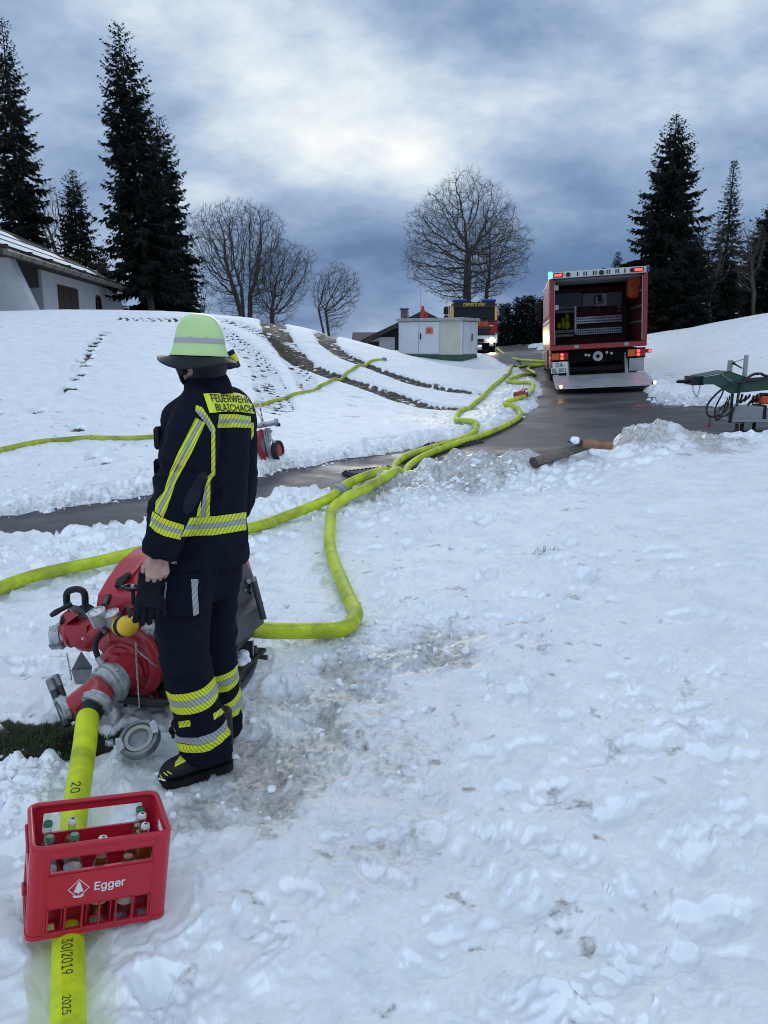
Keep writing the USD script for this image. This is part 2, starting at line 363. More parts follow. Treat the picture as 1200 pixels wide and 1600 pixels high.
def terrain(x, y):
    """height and the masks (dirt, wet, earth) of the snow surface"""
    x, y = np.asarray(x, float), np.asarray(y, float)
    z = base(x, y)
    n = len(x)
    dist = np.hypot(x, y)
    nearw = 1 - smooth01(14, 30, dist)
    P = np.stack([x, y, np.zeros(n)], 1)
    # ---- roughness map: trampled near the pump and along the middle, calm on the right and on the hills
    hill = smooth01(-0.5, 2.5, shapely.distance(FAR, pts_of(x, y))) * (y > 0.2 * x + 8)
    right_calm = smooth01(0.4, 2.4, x - 0.16 * (y - 2.5)) * (y < 12)
    rough = np.clip(1.0 - 0.62 * right_calm, 0, 1) * (1 - 0.8 * smooth01(9.5, 13, y)) + 0.05
    big = fbm(P * 1.1, 3, 3) - 0.5
    mid = fbm(P * 4.5 + 9, 3, 5) - 0.5
    # crumbs of broken crust
    cr = smooth01(0.42, 0.62, fbm(P * 2.3 + 5, 2, 21))
    fine = fbm(P * 30 + 3, 3, 41) - 0.5
    warp = (fbm(P * 6 + 77, 2, 51)[:, None] - 0.5) * [0.3, 0.3, 0]
    lump = noise((P + warp) * 14, 61) ** 2
    lump2 = noise((P + warp) * 34 + 8, 62) ** 2
    crumb = smooth01(0.50, 0.72, fbm(P * 1.7 + 15, 3, 23)) * rough
    z = z + nearw * (0.05 * big * (0.5 + rough) + 0.050 * mid * (0.25 + 0.75 * rough) + rough * (0.25 + 0.75 * cr) * (0.016 * lump + 0.009 * lump2) + crumb * (0.017 * lump + 0.015 * lump2) + 0.013 * fine * (0.30 + rough))
    z = z + (1 - nearw) * 0.10 * (fbm(P * 0.35, 3, 8) - 0.5) + 0.02 * (fbm(P * 1.3, 3, 18) - 0.5) * hill
    dirt = np.zeros(n); wet = np.zeros(n); earth = np.zeros(n)
    # ---- road and its banks
    dr = sdist(ROAD, x, y)
    dn = shapely.distance(NEAR, pts_of(x, y))
    edge_n = (fbm(P * 2.1 + 4, 4, 71) - 0.5) * 0.34 + (fbm(P * 9 + 4, 2, 72) - 0.5) * 0.12
    dre = dr + edge_n * np.clip(0.6 + 0.04 * dist, 0.5, 1.2)
    nearside = (dn < np.abs(dr) + 0.02)
    amp = np.where(nearside, 0.09 + 0.04 * smooth01(-2.5, 0.5, x) + 0.10 * np.clip(fbm(P * 0.9, 2, 73) * 2 - 0.6, 0, 1) + -0.07 * smooth01(0.8, 4, x), 0.07)
    amp = amp * (1 - smooth01(24, 34, y))
    wd = np.where(nearside, 0.75, 0.55)
    prof = smooth01(-0.02, 0.20, dre) * np.exp(-np.clip(dre - 0.2, 0, 9) ** 2 / wd ** 2)
    bl = noise((P + warp) * 6.5 + 2, 75) ** 1.5
    z = z + prof * (amp + 0.10 * bl * np.where(nearside, 1, 0.6) + 0.03 * lump * 2)
    snow_t = smooth01(-0.06, 0.06, dre)            # snow lies this side of the edge
    z = z - 0.09 * (1 - snow_t)
    # packed slush at the snow's foot
    dirt = np.maximum(dirt, np.exp(-np.abs(dre - 0.02) / 0.13) * 0.62 * (0.3 + fbm(P * 3, 3, 76)))
    for L, w, a in slush:
        d = near_line(L, x, y)
        d = d + (fbm(P * 3.3 + 2, 4, 77) - 0.5) * w * 1.6
        k = np.exp(-np.clip(d, 0, 9) ** 2 / w ** 2)
        dirt = np.maximum(dirt, a * k * np.clip(-0.25 + 2.1 * fbm(P * 4.5, 5, 78), 0, 1.3))
        wet = np.maximum(wet, k * a)
        if w < 0.5: z = z - 0.03 * k * a * smooth01(9, 5, y)
    # heap with old brown snow on the right bank, smaller lumps beside it
    for (a, b, yy, hgt, r) in [(1020, 706, 0, 0.22, 0.40), (985, 710, 0, 0.10, 0.22), (1075, 705, 0, 0.08, 0.3), (1190, 690, 0, 0.04, 0.6), (700, 752, 0, 0.06, 0.35), (790, 735, 0, 0.05, 0.3)]:
        c = hit(a, b)
        z = z + hgt * bump(x, y, c[0], c[1] - 0.15, r) * (0.75 + 0.5 * fbm(P * 7, 3, 79))
    # ---- prints
    WOB = fbm(P * 11, 3, 86) - .5
    for cx, cy, r in near_feet:
        q = np.abs(x - cx) + np.abs(y - cy) < 0.8
        ang = math.sin(cx * 37.1 + cy * 11.3) * 0.9
        X, Y = x[q] - cx, y[q] - cy
        a, b = X * math.cos(ang) + Y * math.sin(ang), -X * math.sin(ang) + Y * math.cos(ang)
        e = (a / (r * 0.62)) ** 2 + (b / (r * 1.25)) ** 2
        e = e + (fbm(P[q] * 14, 3, 88) - .5) * 1.1
        z[q] += -0.030 * np.exp(-np.clip(e, 0, 9) ** 2) + 0.006 * np.exp(-(np.sqrt(np.clip(e, 0, 9)) - 1.35) ** 2 / 0.08) * (fbm(P[q] * 9, 2, 89) > .5)
        wet[q] = np.maximum(wet[q], 0.16 * np.exp(-e ** 2))
    # ground trodden over and over: soft overlapping prints
    for cx, cy, r, dp, ang in TROD:
        q = np.nonzero((np.abs(x - cx) < .30) & (np.abs(y - cy) < .30))[0]
        if not len(q): continue
        X, Y = x[q] - cx, y[q] - cy
        a, b = X * math.cos(ang) + Y * math.sin(ang), -X * math.sin(ang) + Y * math.cos(ang)
        e = (a / (r * .6)) ** 2 + (b / (r * 1.2)) ** 2 + WOB[q] * 1.3
        z[q] += -dp * smooth01(1.25, .55, e) + dp * .22 * np.exp(-(np.sqrt(np.clip(e, 0, 9)) - 1.25) ** 2 / 0.05)
        wet[q] = np.maximum(wet[q], .12 * smooth01(1.2, .5, e))
    for cx, cy in feet:
        q = np.abs(x - cx) + np.abs(y - cy) < 0.8
        u_ = abs(math.sin(cx * 91.7 + cy * 53.1)); cx += .12 * (u_ - .5)
        e = ((x[q] - cx) / (0.07 + .06 * u_)) ** 2 + ((y[q] - cy) / (0.13 + .10 * (1 - u_))) ** 2 + (fbm(P[q] * 9, 3, 87) - .5) * 1.6
        z[q] += -0.09 * np.exp(-np.clip(e, 0, 9) ** 2)
        earth[q] = np.maximum(earth[q], (.45 + .4 * u_) * np.exp(-np.clip(e, 0, 9) ** 2))
    # ---- wheel tracks on the hill
    for L, hw, kind in tracks:
        mnx, mny, mxx, mxy = L.bounds
        q = np.nonzero((x > mnx - 1) & (x < mxx + 1) & (y > mny - 1) & (y < mxy + 1))[0]
        if not len(q): continue
        pts = pts_of(x, y)[q]
        d = shapely.distance(L, pts); keep = d < 1.2 * hw + 0.3
        q, pts, d = q[keep], pts[keep], d[keep]; s = shapely.line_locate_point(L, pts)
        Pq = P[q]
        wob = (fbm(Pq * 1.6, 4, 81) - 0.5) * 0.4
        m = smooth01(1.25, 0.8, (d + wob * hw) / hw)
        lug = 0.5 + 0.5 * np.sin(s * 2 * PI / 0.19 + 5 * d + 7.0 * (fbm(Pq * 1.6, 3, 82) - 0.5))
        brk = fbm(Pq * [5, 5, 1], 4, 83)
        if kind == 'earth':
            fade = smooth01(0, 1.5, s) * 1.0
            z[q] -= m * (0.06 + 0.035 * lug)
            e = m * smooth01(0.22, 0.46, brk * 0.85 + 0.16 * (1 - lug) + 0.30 * smooth01(0.62, 0.12, s / L.length)) * (0.8 + 0.55 * smooth01(0.9, 0.35, s / L.length))
            earth[q] = np.maximum(earth[q], e)
            dirt[q] = np.maximum(dirt[q], m * 0.55 * fbm(Pq * 4, 3, 84))
        else:
            z[q] -= m * (0.03 + 0.05 * (lug < 0.35))
            e = m * smooth01(0.32, 0.50, brk + 0.1 * (d < hw)) * smooth01(0.72, 0.25, lug)
            earth[q] = np.maximum(earth[q], 0.9 * e)
    # thin cover: grass showing through in streaks on the hill and in single spots near by
    thin = smooth01(0.70, 0.80, fbm(P * [1.6, 3.8, 1] + 13, 5, 91)) * hill * 0.45
    earth = np.maximum(earth, thin)
    spots = smooth01(0.70, 0.80, fbm(P * 9.0 + 50, 4, 93)) * (y < 12) * (1 - 0.7 * right_calm)
    dirt = np.maximum(dirt, 0.62 * spots)
    # ---- bare grass by the pump, dished
    gx, gy = x - G_C[0], y - G_C[1]
    ge = np.sqrt((gx / 0.44) ** 2 + (gy / 0.19) ** 2) + (fbm(P * 7, 3, 95) - 0.5) * 0.9
    g = smooth01(1.12, 0.9, ge)
    ge2 = np.sqrt(((x - G_C[0] + 0.42) / 0.22) ** 2 + ((y - G_C[1] + 0.30) / 0.10) ** 2) + (fbm(P * 7, 3, 95) - 0.5) * 0.8
    g = np.maximum(g, smooth01(1.12, 0.9, ge2))
    z = z - 0.075 * g
    rim = np.exp(-(ge - 1.35) ** 2 / 0.06) * (y < G_C[1])
    z = z + 0.03 * rim * (0.4 + lump * 2)
    earth = np.maximum(earth, g)
    # the near hose lies in a groove, the crate stands over it in pressed snow
    if len(x) > 50000 or True:
        d = near_line(HOSE1, x, y, 0.6)
        z = np.where(d < .5, np.minimum(z, -0.035 + 0.09 * smooth01(.05, .20, d + (fbm(P * 8, 3, 96) - .5) * .06) + np.clip(d - .12, 0, 9) * .25 + 0.4 * np.clip(z, -1, 1)), z)
        d = near_line(CRATE_L, x, y, 0.6) + (fbm(P * 6, 3, 97) - .5) * .10
        z = np.where(d < .45, np.minimum(z, 0.005 + np.clip(d - .17, 0, 9) * .35 + .3 * (fbm(P * 9, 3, 98) - .5) * .08), z)
    # the pump and the man stand in pressed snow
    z = z - 0.02 * bump(x, y, -0.72, 2.95, 0.35)
    earth = np.clip(earth * snow_t, 0, 1)
    return z, np.clip(dirt, 0, 1), np.clip(wet, 0, 1), earth, dr
def ground(x, y):
    x = np.atleast_1d(np.asarray(x, float)); y = np.atleast_1d(np.asarray(y, float))
    return terrain(x, y)[0]
def road_z(x, y): return base(x, y) - 0.012

azd = np.concatenate([np.linspace(-180, -36, 26)[:-1], np.linspace(-36, -29, 15)[:-1], np.linspace(-29, 29, 760), np.linspace(29, 36, 15)[1:], np.linspace(36, 180, 26)[1:-1]])
az = np.radians(azd)
rr_ = [0.35]
while rr_[-1] < 1.35: rr_.append(rr_[-1] * 1.12)
while rr_[-1] < 4.5: rr_.append(rr_[-1] * 1.0050)
while rr_[-1] < 34: rr_.append(rr_[-1] * 1.0042)
while rr_[-1] < 900: rr_.append(rr_[-1] * 1.07)
rr_ = np.array(rr_)
A, R = np.meshgrid(az, rr_, indexing='xy')
GXV, GYV = (R * np.sin(A)).ravel(), (R * np.cos(A)).ravel()
gz, gd, gw, ge_, gdr = terrain(GXV, GYV)
na, nr = len(az), len(rr_)
ii, jj = np.meshgrid(np.arange(nr - 1), np.arange(na), indexing='ij')
a_, b_ = ii * na + jj, ii * na + (jj + 1) % na
c_, d_ = a_ + na, b_ + na
gf = np.concatenate([np.stack([a_, d_, b_], -1).reshape(-1, 3), np.stack([a_, c_, d_], -1).reshape(-1, 3)])
gv = np.stack([GXV, GYV, gz], 1)
gv = np.vstack([gv, [0, 0, float(base(0.0, 0.0))]])
k0 = len(gv) - 1
gf = np.vstack([gf, np.stack([np.full(na, k0), np.arange(na), (np.arange(na) + 1) % na], 1)])
gmesh = trimesh.Trimesh(gv, gf, process=False)
if gmesh.face_normals[:1000, 2].mean() < 0: gf = gf[:, ::-1]; gmesh = trimesh.Trimesh(gv, gf, process=False)

snow_mat = M('snow', {
    'geo': ('geometry', {}),
    'at': ('attribute', {'attribute': 'mask'}), 'sx': ('separate_xyz', {}),
    'n1': ('noise_texture', {'scale': 4.5, 'detail': 10, 'roughness': 0.72}),
    'r1': ('rgb_ramp', {'ramp': [(0.3, (0.68, 0.725, 0.78)), (0.42, (0.80, 0.83, 0.865)), (0.55, (0.87, 0.89, 0.91)), (0.75, (0.91, 0.92, 0.93))]}),
    'n2': ('noise_texture', {'scale': 22, 'detail': 9, 'roughness': 0.72}),
    'd1': ('math', {'math_type': 'multiply_add', 'value2': 1.5, 'value3': -0.75}),
    'd2': ('math', {'math_type': 'add'}), 'd3': ('math', {'math_type': 'multiply', 'use_clamp': True, 'value2': 1.0}),
    'dm': ('map_range', {'range_type': 'smoothstep', 'from_min': 0.08, 'from_max': 0.85, 'to_min': 0, 'to_max': 0.92, 'clamp': True}),
    'dcol': ('rgb_ramp', {'ramp': [(0.3, (0.60, 0.60, 0.60)), (0.50, (0.45, 0.435, 0.42)), (0.63, (0.26, 0.23, 0.205)), (0.72, (0.07, 0.058, 0.046))]}),
    'mix1': ('mix', {}),
    'wm': ('map_range', {'from_min': 0.0, 'from_max': 1.0, 'to_min': 0.0, 'to_max': 0.5, 'clamp': True}),
    'mixw': ('mix', {'color2': (0.42, 0.46, 0.51)}),
    'n3': ('noise_texture', {'scale': 30, 'detail': 10, 'roughness': 0.75}),
    'ecol': ('rgb_ramp', {'ramp': [(0.3, (0.022, 0.021, 0.012)), (0.48, (0.048, 0.039, 0.025)), (0.62, (0.085, 0.068, 0.045)), (0.78, (0.20, 0.175, 0.14))]}),
    'e1': ('math', {'math_type': 'multiply_add', 'value2': 1.1, 'value3': -0.55}), 'e2': ('math', {'math_type': 'add'}),
    'em': ('map_range', {'range_type': 'smoothstep', 'from_min': 0.36, 'from_max': 0.60, 'to_min': 0, 'to_max': 1, 'clamp': True}),
    'mix2': ('mix', {}),
    'rgh': ('map_range', {'from_min': 0.0, 'from_max': 0.8, 'to_min': 0.62, 'to_max': 0.22, 'clamp': True}),
    'nb': ('noise_texture', {'scale': 55, 'detail': 6, 'roughness': 0.7}),
    'b': ('bump', {'strength': 0.42, 'distance': 0.010}),
    'p': ('principled_bsdf', {'specular_ior_level': 0.25}),
}, [('geo.position', 'n1.vector'), ('geo.position', 'n2.vector'), ('geo.position', 'n3.vector'), ('geo.position', 'nb.vector'),
    ('at.vector', 'sx.vector'), ('n1.fac', 'r1.fac'),
    ('n2.fac', 'd1.value1'), ('d1.value', 'd2.value1'), ('sx.x', 'd2.value2'), ('d2.value', 'dm.value'),
    ('n2.fac', 'dcol.fac'), ('sx.y', 'wm.value'), ('r1.color', 'mixw.color1'), ('wm.result', 'mixw.fac'),
    ('mixw.color', 'mix1.color1'), ('dcol.color', 'mix1.color2'), ('dm.result', 'mix1.fac'),
    ('n3.fac', 'ecol.fac'), ('n3.fac', 'e1.value1'), ('e1.value', 'e2.value1'), ('sx.z', 'e2.value2'), ('e2.value', 'em.value'),
    ('mix1.color', 'mix2.color1'), ('ecol.color', 'mix2.color2'), ('em.result', 'mix2.fac'), ('mix2.color', 'p.base_color'),
    ('sx.y', 'rgh.value'), ('rgh.result', 'p.roughness'), ('nb.fac', 'b.height'), ('b.normal', 'p.normal')], surface='p.BSDF')
gp = usdkit.mesh(stage, '/World/snow_ground', gmesh, snow_mat, True)
mask = np.vstack([np.stack([gd, gw, ge_], 1), [0, 0, 0]]).astype(np.float32)
UsdGeom.PrimvarsAPI(gp).CreatePrimvar('mask', Sdf.ValueTypeNames.Float3Array, 'vertex').Set(Vt.Vec3fArray.FromNumpy(mask))
tag(gp, kind='structure')

# ------------------------------------------------------------------ road: its own sheet, on the same fall as the ground
rg = ROAD.buffer(0.6)
xs = np.arange(-20, 30.01, 0.3); ys = np.arange(4, 61, 0.3)
XX, YY = np.meshgrid(xs, ys, indexing='ij')
ins = shapely.contains_xy(rg, XX, YY)
idm = -np.ones(XX.shape, int); 
cell = ins[:-1, :-1] & ins[1:, :-1] & ins[:-1, 1:] & ins[1:, 1:]
use = np.zeros_like(ins)
for sl in ((slice(None, -1), slice(None, -1)), (slice(1, None), slice(None, -1)), (slice(None, -1), slice(1, None)), (slice(1, None), slice(1, None))): use[sl] |= cell
idm[use] = np.arange(use.sum())
ci, cj = np.nonzero(cell)
q = np.stack([idm[ci, cj], idm[ci + 1, cj], idm[ci + 1, cj + 1], idm[ci, cj + 1]], 1)
rv = np.stack([XX[use], YY[use], road_z(XX[use], YY[use])], 1)
road_mat = M('wet_asphalt', {
    'geo': ('geometry', {}),
    'map': ('mapping', {'scale': (0.5, 1.1, 1), 'rotation': (0, 0, 0.5)}),
    'n1': ('noise_texture', {'scale': 1.1, 'detail': 6, 'roughness': 0.62}),
    'n2': ('noise_texture', {'scale': 160, 'detail': 3}),
    'r1': ('rgb_ramp', {'ramp': [(0.32, (0.036, 0.038, 0.042)), (0.5, (0.062, 0.064, 0.069)), (0.66, (0.11, 0.112, 0.117)), (0.78, (0.18, 0.18, 0.19))]}),
    'rr': ('rgb_ramp', {'ramp': [(0.30, (0.16, 0.16, 0.16)), (0.42, (0.38, 0.38, 0.38)), (0.56, (0.62, 0.62, 0.62))]}),
    'vm': ('mix', {'mix_type': 'multiply', 'fac': 0.45}),
    'b': ('bump', {'strength': 0.35, 'distance': 0.004}),
    'p': ('principled_bsdf', {'specular_ior_level': 0.28}),
}, [('geo.position', 'map.vector'), ('map.vector', 'n1.vector'), ('geo.position', 'n2.vector'), ('n1.fac', 'r1.fac'), ('n1.fac', 'rr.fac'), ('r1.color', 'vm.color1'), ('n2.color', 'vm.color2'), ('vm.color', 'p.base_color'),
    ('rr.color', 'p.roughness'), ('n2.fac', 'b.height'), ('b.normal', 'p.normal')], surface='p.BSDF')
tag(usdkit.mesh(stage, '/World/road', (rv, q), road_mat, True), kind='structure')
# quick look-up of the finished surface
_lr = np.log(rr_); _GZ = gz.reshape(nr, na)
def gfast(x, y):
    x, y = np.asarray(x, float), np.asarray(y, float)
    a = np.degrees(np.arctan2(x, y)); r = np.log(np.maximum(np.hypot(x, y), rr_[0]))
    ia = np.interp(a, azd, np.arange(na)); ir = np.interp(r, _lr, np.arange(nr))
    sh = np.shape(x)
    z = map_coordinates(_GZ, [np.atleast_1d(ir), np.atleast_1d(ia)], order=1, mode='nearest')
    z = np.maximum(z, np.atleast_1d(np.where(shapely.contains_xy(ROAD.buffer(0.15), x, y), road_z(x, y), -99)))
    return z.reshape(sh) if sh else float(z[0])
def loc(Mx, px, py, axis, value):
    """point of a thing's own frame where a sight line meets the plane axis = value"""
    Q = np.linalg.inv(Mx)
    o = Q @ np.array([0, 0, EYE, 1.0]); d = Q[:3, :3] @ ray(px, py)
    return o[:3] + d * (value - o[axis]) / d[axis]
# ------------------------------------------------------------------ trees
needle_mats = []
for i, c in enumerate([(0.014, 0.025, 0.018), (0.018, 0.030, 0.020), (0.011, 0.019, 0.015)]):
    needle_mats.append(M(f'spruce_needles_{"abc"[i]}', {
        'geo': ('geometry', {}), 'r': ('rgb_ramp', {'ramp': [(0, tuple(0.5 * k for k in c)), (0.6, c), (1, tuple(1.9 * k for k in c))]}),
        'd': ('principled_bsdf', {'roughness': 0.7, 'specular_ior_level': 0.25}), 't': ('translucent_bsdf', {'color': tuple(1.2 * k for k in c)}), 'm': ('mix_closure', {'fac': 0.15})},
        [('geo.random_per_island', 'r.fac'), ('r.color', 'd.base_color'), ('d.BSDF', 'm.closure1'), ('t.BSDF', 'm.closure2')], surface='m.closure'))
bark = pbr('dark_bark', (0.055, 0.047, 0.042), 0.9, var=0.4, vscale=3, bump=0.4, bscale=12)
bark_pale = pbr('grey_bark', (0.16, 0.15, 0.145), 0.9, var=0.35, vscale=2.5, bump=0.4, bscale=12)
twig_mat = pbr('bare_twigs', (0.060, 0.050, 0.044), 0.85, var=0.3, vscale=2)

def spruce(top_px, base_y, Y, half_px, name, label, group, mat=0, seed=0, power=0.8, bare=0.0, density=1.0, lean=0.0, sym=None):
    rng = np.random.default_rng(seed)
    top = at(*top_px, Y)
    gz0 = float(base(top[0], Y)) - 0.1
    H = top[2] - gz0
    px_m = 1200 / (Y * CP)
    W = half_px / px_m
    p0 = np.array([top[0] + lean, Y, gz0])
    t = thing(name, label, 'tree', place(p0), group)
    tr = np.array([-lean, 0, 0])
    rad = 0.0085 * H + 0.04
    zs = np.linspace(0, 1, 14)
    wob = np.stack([0.05 * np.sin(zs * 7 + seed), 0.05 * np.cos(zs * 5 + seed), 0 * zs], 1)
    obj('trunk', tube(np.stack([tr[0] * zs, 0 * zs, zs * H * 0.985], 1) + wob * (1 - zs)[:, None], rad * (1 - zs) ** 0.8 + 0.012, 9), bark_pale if bare > 0.2 else bark, t)
    V, Fc, n0 = [], [], 0
    h = max(bare * H, 0.03 * H)
    stepk = 0.0
    limbs = []
    while h < H * 0.985:
        f = h / H
        rel = (1 - f) / (1 - bare)
        L0 = W * (min(rel, 1) ** power) * (0.86 + 0.28 * noise(np.array([f * 9, seed * 3.1, 0.5]), seed)) + 0.10
        nb = int(rng.integers(5, 8)) if f < 0.9 else 4
        ph = rng.uniform(0, 6.28)
        for b in range(nb):
            L = L0 * rng.uniform(0.72, 1.22)
            if rng.random() < 0.08: L *= 1.2
            phi = ph + b * 2 * PI / nb + rng.normal(0, 0.25)
            up = 0.55 * f - 0.10 + rng.normal(0, 0.08)
            k = 7
            s = np.linspace(0, 1, k)
            rr = L * s
            zz = h + L * (up * s - (0.62 - 0.35 * f) * s ** 1.6 + 0.30 * s ** 4)
            d = np.array([math.cos(phi), math.sin(phi), 0]); e = np.array([-d[1], d[0], 0])
            axis = d[None] * rr[:, None] + np.stack([0 * s, 0 * s, zz], 1) + tr * (h / H)
            if L > 0.7: limbs.append((axis[[0, 2, 4]], 0.012 + 0.008 * L))
            nt = max(9, int(L * 34 * density))
            ss = rng.uniform(0.08, 1.0, nt) ** 0.8
            P = np.stack([np.interp(ss, s, axis[:, j]) for j in range(3)], 1)
            side = rng.choice([-1, 1], nt)
            ln = (0.13 + 0.34 * L * (1.08 - ss)) * rng.uniform(0.5, 1.15, nt) * min(1.0, 0.5 + 0.4 * L)
            ln = np.clip(ln, 0.10, 0.75)
            out = rng.uniform(0.15, 0.9, nt)
            dirs = d[None] * out[:, None] + e[None] * (side * rng.uniform(0.25, 1.0, nt))[:, None] + np.array([0, 0, 1.0])[None] * rng.uniform(-0.85, 0.12, nt)[:, None]
            dirs /= np.linalg.norm(dirs, axis=1, keepdims=True)
            wv = np.cross(dirs, rng.normal(0, 1, (nt, 3))); wv /= np.linalg.norm(wv, axis=1, keepdims=True)
            wd = ln * rng.uniform(0.12, 0.22, nt)
            a, m_, z_ = P, P + dirs * (ln * 0.45)[:, None], P + dirs * ln[:, None] - np.array([0, 0, 1]) * (ln * 0.12)[:, None]
            quad = np.stack([a, m_ + wv * wd[:, None], z_, m_ - wv * wd[:, None]], 1).reshape(-1, 3)
            ix = n0 + 4 * np.arange(nt)[:, None]
            Fc.append(np.vstack([ix + [0, 1, 2], ix + [0, 2, 3]])); V.append(quad); n0 += 4 * nt
        h += (0.17 + 0.24 * rel) * rng.uniform(0.75, 1.2) * min(1, H / 17) ** 0.8
    crown = trimesh.Trimesh(np.vstack(V), np.vstack(Fc), process=False)
    obj('crown', crown, needle_mats[mat], t, smooth=False)
    if limbs: obj('limbs', cat([tube(a, [r, r * 0.7, r * 0.35], 4) for a, r in limbs]), bark, t, kind='stuff')
    return t

def bare_tree(top_px, base_px, Y, half_px, name, label, group, seed=0, fork=0.22, stems=1, crown_low=0.2, n_att=900, thick=1.0, shape=0.75, limb_bias=0.0):
    """grown towards points spread through the crown's volume"""
    rng = np.random.default_rng(seed)
    top = at(*top_px, Y)
    bx_ = at(*base_px, Y)
    gz0 = float(base(bx_[0], Y)) - 0.15
    H = top[2] - gz0
    W = half_px * Y * CP / 1200
    cx = top[0] - bx_[0]
    t = thing(name, label, 'tree', place((bx_[0], Y, gz0)), group)
    z0 = crown_low * H
    # attractors: egg-shaped crown
    Q = []
    while len(Q) < n_att:
        q = rng.uniform(-1, 1, 3)
        f = (q[2] + 1) / 2
        r = np.hypot(q[0], q[1])
        lim = (math.sin(PI * min(1, f * 0.5 / shape * 1.0 if f < shape else 0.5 + 0.5 * (f - shape) / (1 - shape))) ** 0.75)
        lim *= 0.86 + 0.3 * noise(np.array([q[0] * 2.2 + 5, q[1] * 2.2, q[2] * 3 + seed]), seed)
        if r < lim and (r > 0.25 * lim or rng.random() < 0.4): Q.append([q[0] * W + cx * f, q[1] * W, z0 + f * (H - z0)])
    Q = np.array(Q)
    step = H / 66
    nodes, par = [], []
    for s in range(stems):
        off = np.array([rng.normal(0, 0.25), rng.normal(0, 0.25), 0]) * (stems > 1)
        ang = rng.uniform(0, 6.28); tilt = 0.22 * (stems > 1)
        prev = -1; p = off.copy()
        d = np.array([math.cos(ang) * tilt, math.sin(ang) * tilt, 1.0])
        nst = int((fork if stems == 1 else fork * 1.25) * H / step)
        for i in range(nst):
            nodes.append(p.copy()); par.append(prev); prev = len(nodes) - 1
            p = p + d * step + rng.normal(0, 0.05, 3) * step
    from scipy.spatial import cKDTree
    alive = np.ones(len(Q), bool)
    infl, kill = H * 0.30, step * 1.5
    for it in range(130):
        N = np.array(nodes)
        tree = cKDTree(N)
        di, ni = tree.query(Q[alive])
        q = Q[alive]
        ok = di < (infl if it > 12 else H)
        if not ok.any(): break
        acc = np.zeros((len(N), 3)); cnt = np.zeros(len(N))
        v = q[ok] - N[ni[ok]]; v /= np.maximum(np.linalg.norm(v, axis=1, keepdims=True), 1e-9)
        np.add.at(acc, ni[ok], v); np.add.at(cnt, ni[ok], 1)
        g = np.nonzero(cnt)[0]
        a = acc[g] / cnt[g][:, None]; a[:, 2] += 0.05
        a += rng.normal(0, 0.16, a.shape)
        a /= np.linalg.norm(a, axis=1, keepdims=True)
        # keep some of the direction a shoot already has
        pg = np.array(par)[g]
        prevd = np.where((pg >= 0)[:, None], N[g] - N[np.maximum(pg, 0)], [0, 0, step]) / step
        a = a + 0.30 * prevd; a /= np.linalg.norm(a, axis=1, keepdims=True)
        new = N[g] + a * step
        dd, _ = tree.query(new)
        sel = dd > step * 0.45
        if not sel.any(): break
        for k, p in zip(g[sel], new[sel]): nodes.append(p); par.append(int(k))
        di2, _ = cKDTree(np.array(nodes)).query(Q)
        alive &= di2 > kill
        if alive.sum() < 5: break
    N = np.array(nodes); par = np.array(par)
    kids = np.bincount(par[par >= 0], minlength=len(N))
    # twigs at and near the tips
    tips = np.nonzero(kids <= 1)[0]
    tips = tips[tips > 4]
    TW, TP = [], []
    for k in tips:
        d = N[k] - N[par[k]] if par[k] >= 0 else np.array([0, 0, 1.0]); d = d / max(np.linalg.norm(d), 1e-9)
        if N[k][2] < z0 * 0.8: continue
        for j in range(5 if kids[k] == 0 else 2):
            e = d * (0.9 if kids[k] == 0 else 0.35) + rng.normal(0, 0.48, 3) + [0, 0, 0.18]; e /= np.linalg.norm(e)
            L = step * rng.uniform(1.0, 3.4)
            mid = N[k] + e * L * 0.5 + rng.normal(0, 0.07, 3) * L
            TW.append((N[k], mid, N[k] + e * L + [0, 0, 0.10 * L]))
    # pipe model
    rad = np.zeros(len(N)); rt = 0.0062 * (H / 14) ** 0.5
    pw = 2.35
    acc = np.zeros(len(N))
    for k in range(len(N) - 1, -1, -1):
        acc[k] += (rt * 1.25) ** pw if kids[k] == 0 else 0
        rad[k] = max(acc[k] + 0.0, rt ** pw) ** (1 / pw)
        if par[k] >= 0: acc[par[k]] += acc[k]
    rad *= 1.0
    rmax = rad.max(); goal = 0.021 * H * thick
    rad = np.where(rad > rt * 1.5, rt * 1.5 + (rad - rt * 1.5) * max(0.2, (goal - rt * 1.5) / max(rmax - rt * 1.5, 1e-6)), rad)
    def sticks(A, B, ra, rb, n):
        D = B - A; D /= np.maximum(np.linalg.norm(D, axis=1, keepdims=True), 1e-9)
        ref = np.where(np.abs(D[:, 2:3]) < 0.9, [0, 0, 1.0], [1.0, 0, 0])
        U = np.cross(D, ref); U /= np.linalg.norm(U, axis=1, keepdims=True); Wd = np.cross(D, U)
        an = np.arange(n) / n * 2 * PI
        ring = np.cos(an)[None, :, None] * U[:, None] + np.sin(an)[None, :, None] * Wd[:, None]
        V = np.concatenate([A[:, None] + ring * ra[:, None, None], B[:, None] + ring * rb[:, None, None]], 1).reshape(-1, 3)
        o = (np.arange(len(A)) * 2 * n)[:, None]; i = np.arange(n)[None]; j = (i + 1) % n
        F = np.concatenate([np.stack([o + i, o + j, o + n + j], -1).reshape(-1, 3), np.stack([o + i, o + n + j, o + n + i], -1).reshape(-1, 3)])
        return trimesh.Trimesh(V, F, process=False)
    has = par >= 0
    ch = np.nonzero(has)[0]
    zf = 1 + 0.7 * np.exp(-N[:, 2] / (0.03 * H)); rad_f = rad * zf
    thickm = rad[ch] > goal * 0.30
    a = ch[thickm]; b = ch[~thickm]
    obj('trunk', sticks(N[par[a]], N[a], rad_f[par[a]], rad_f[a], 8), bark, t, smooth=60)
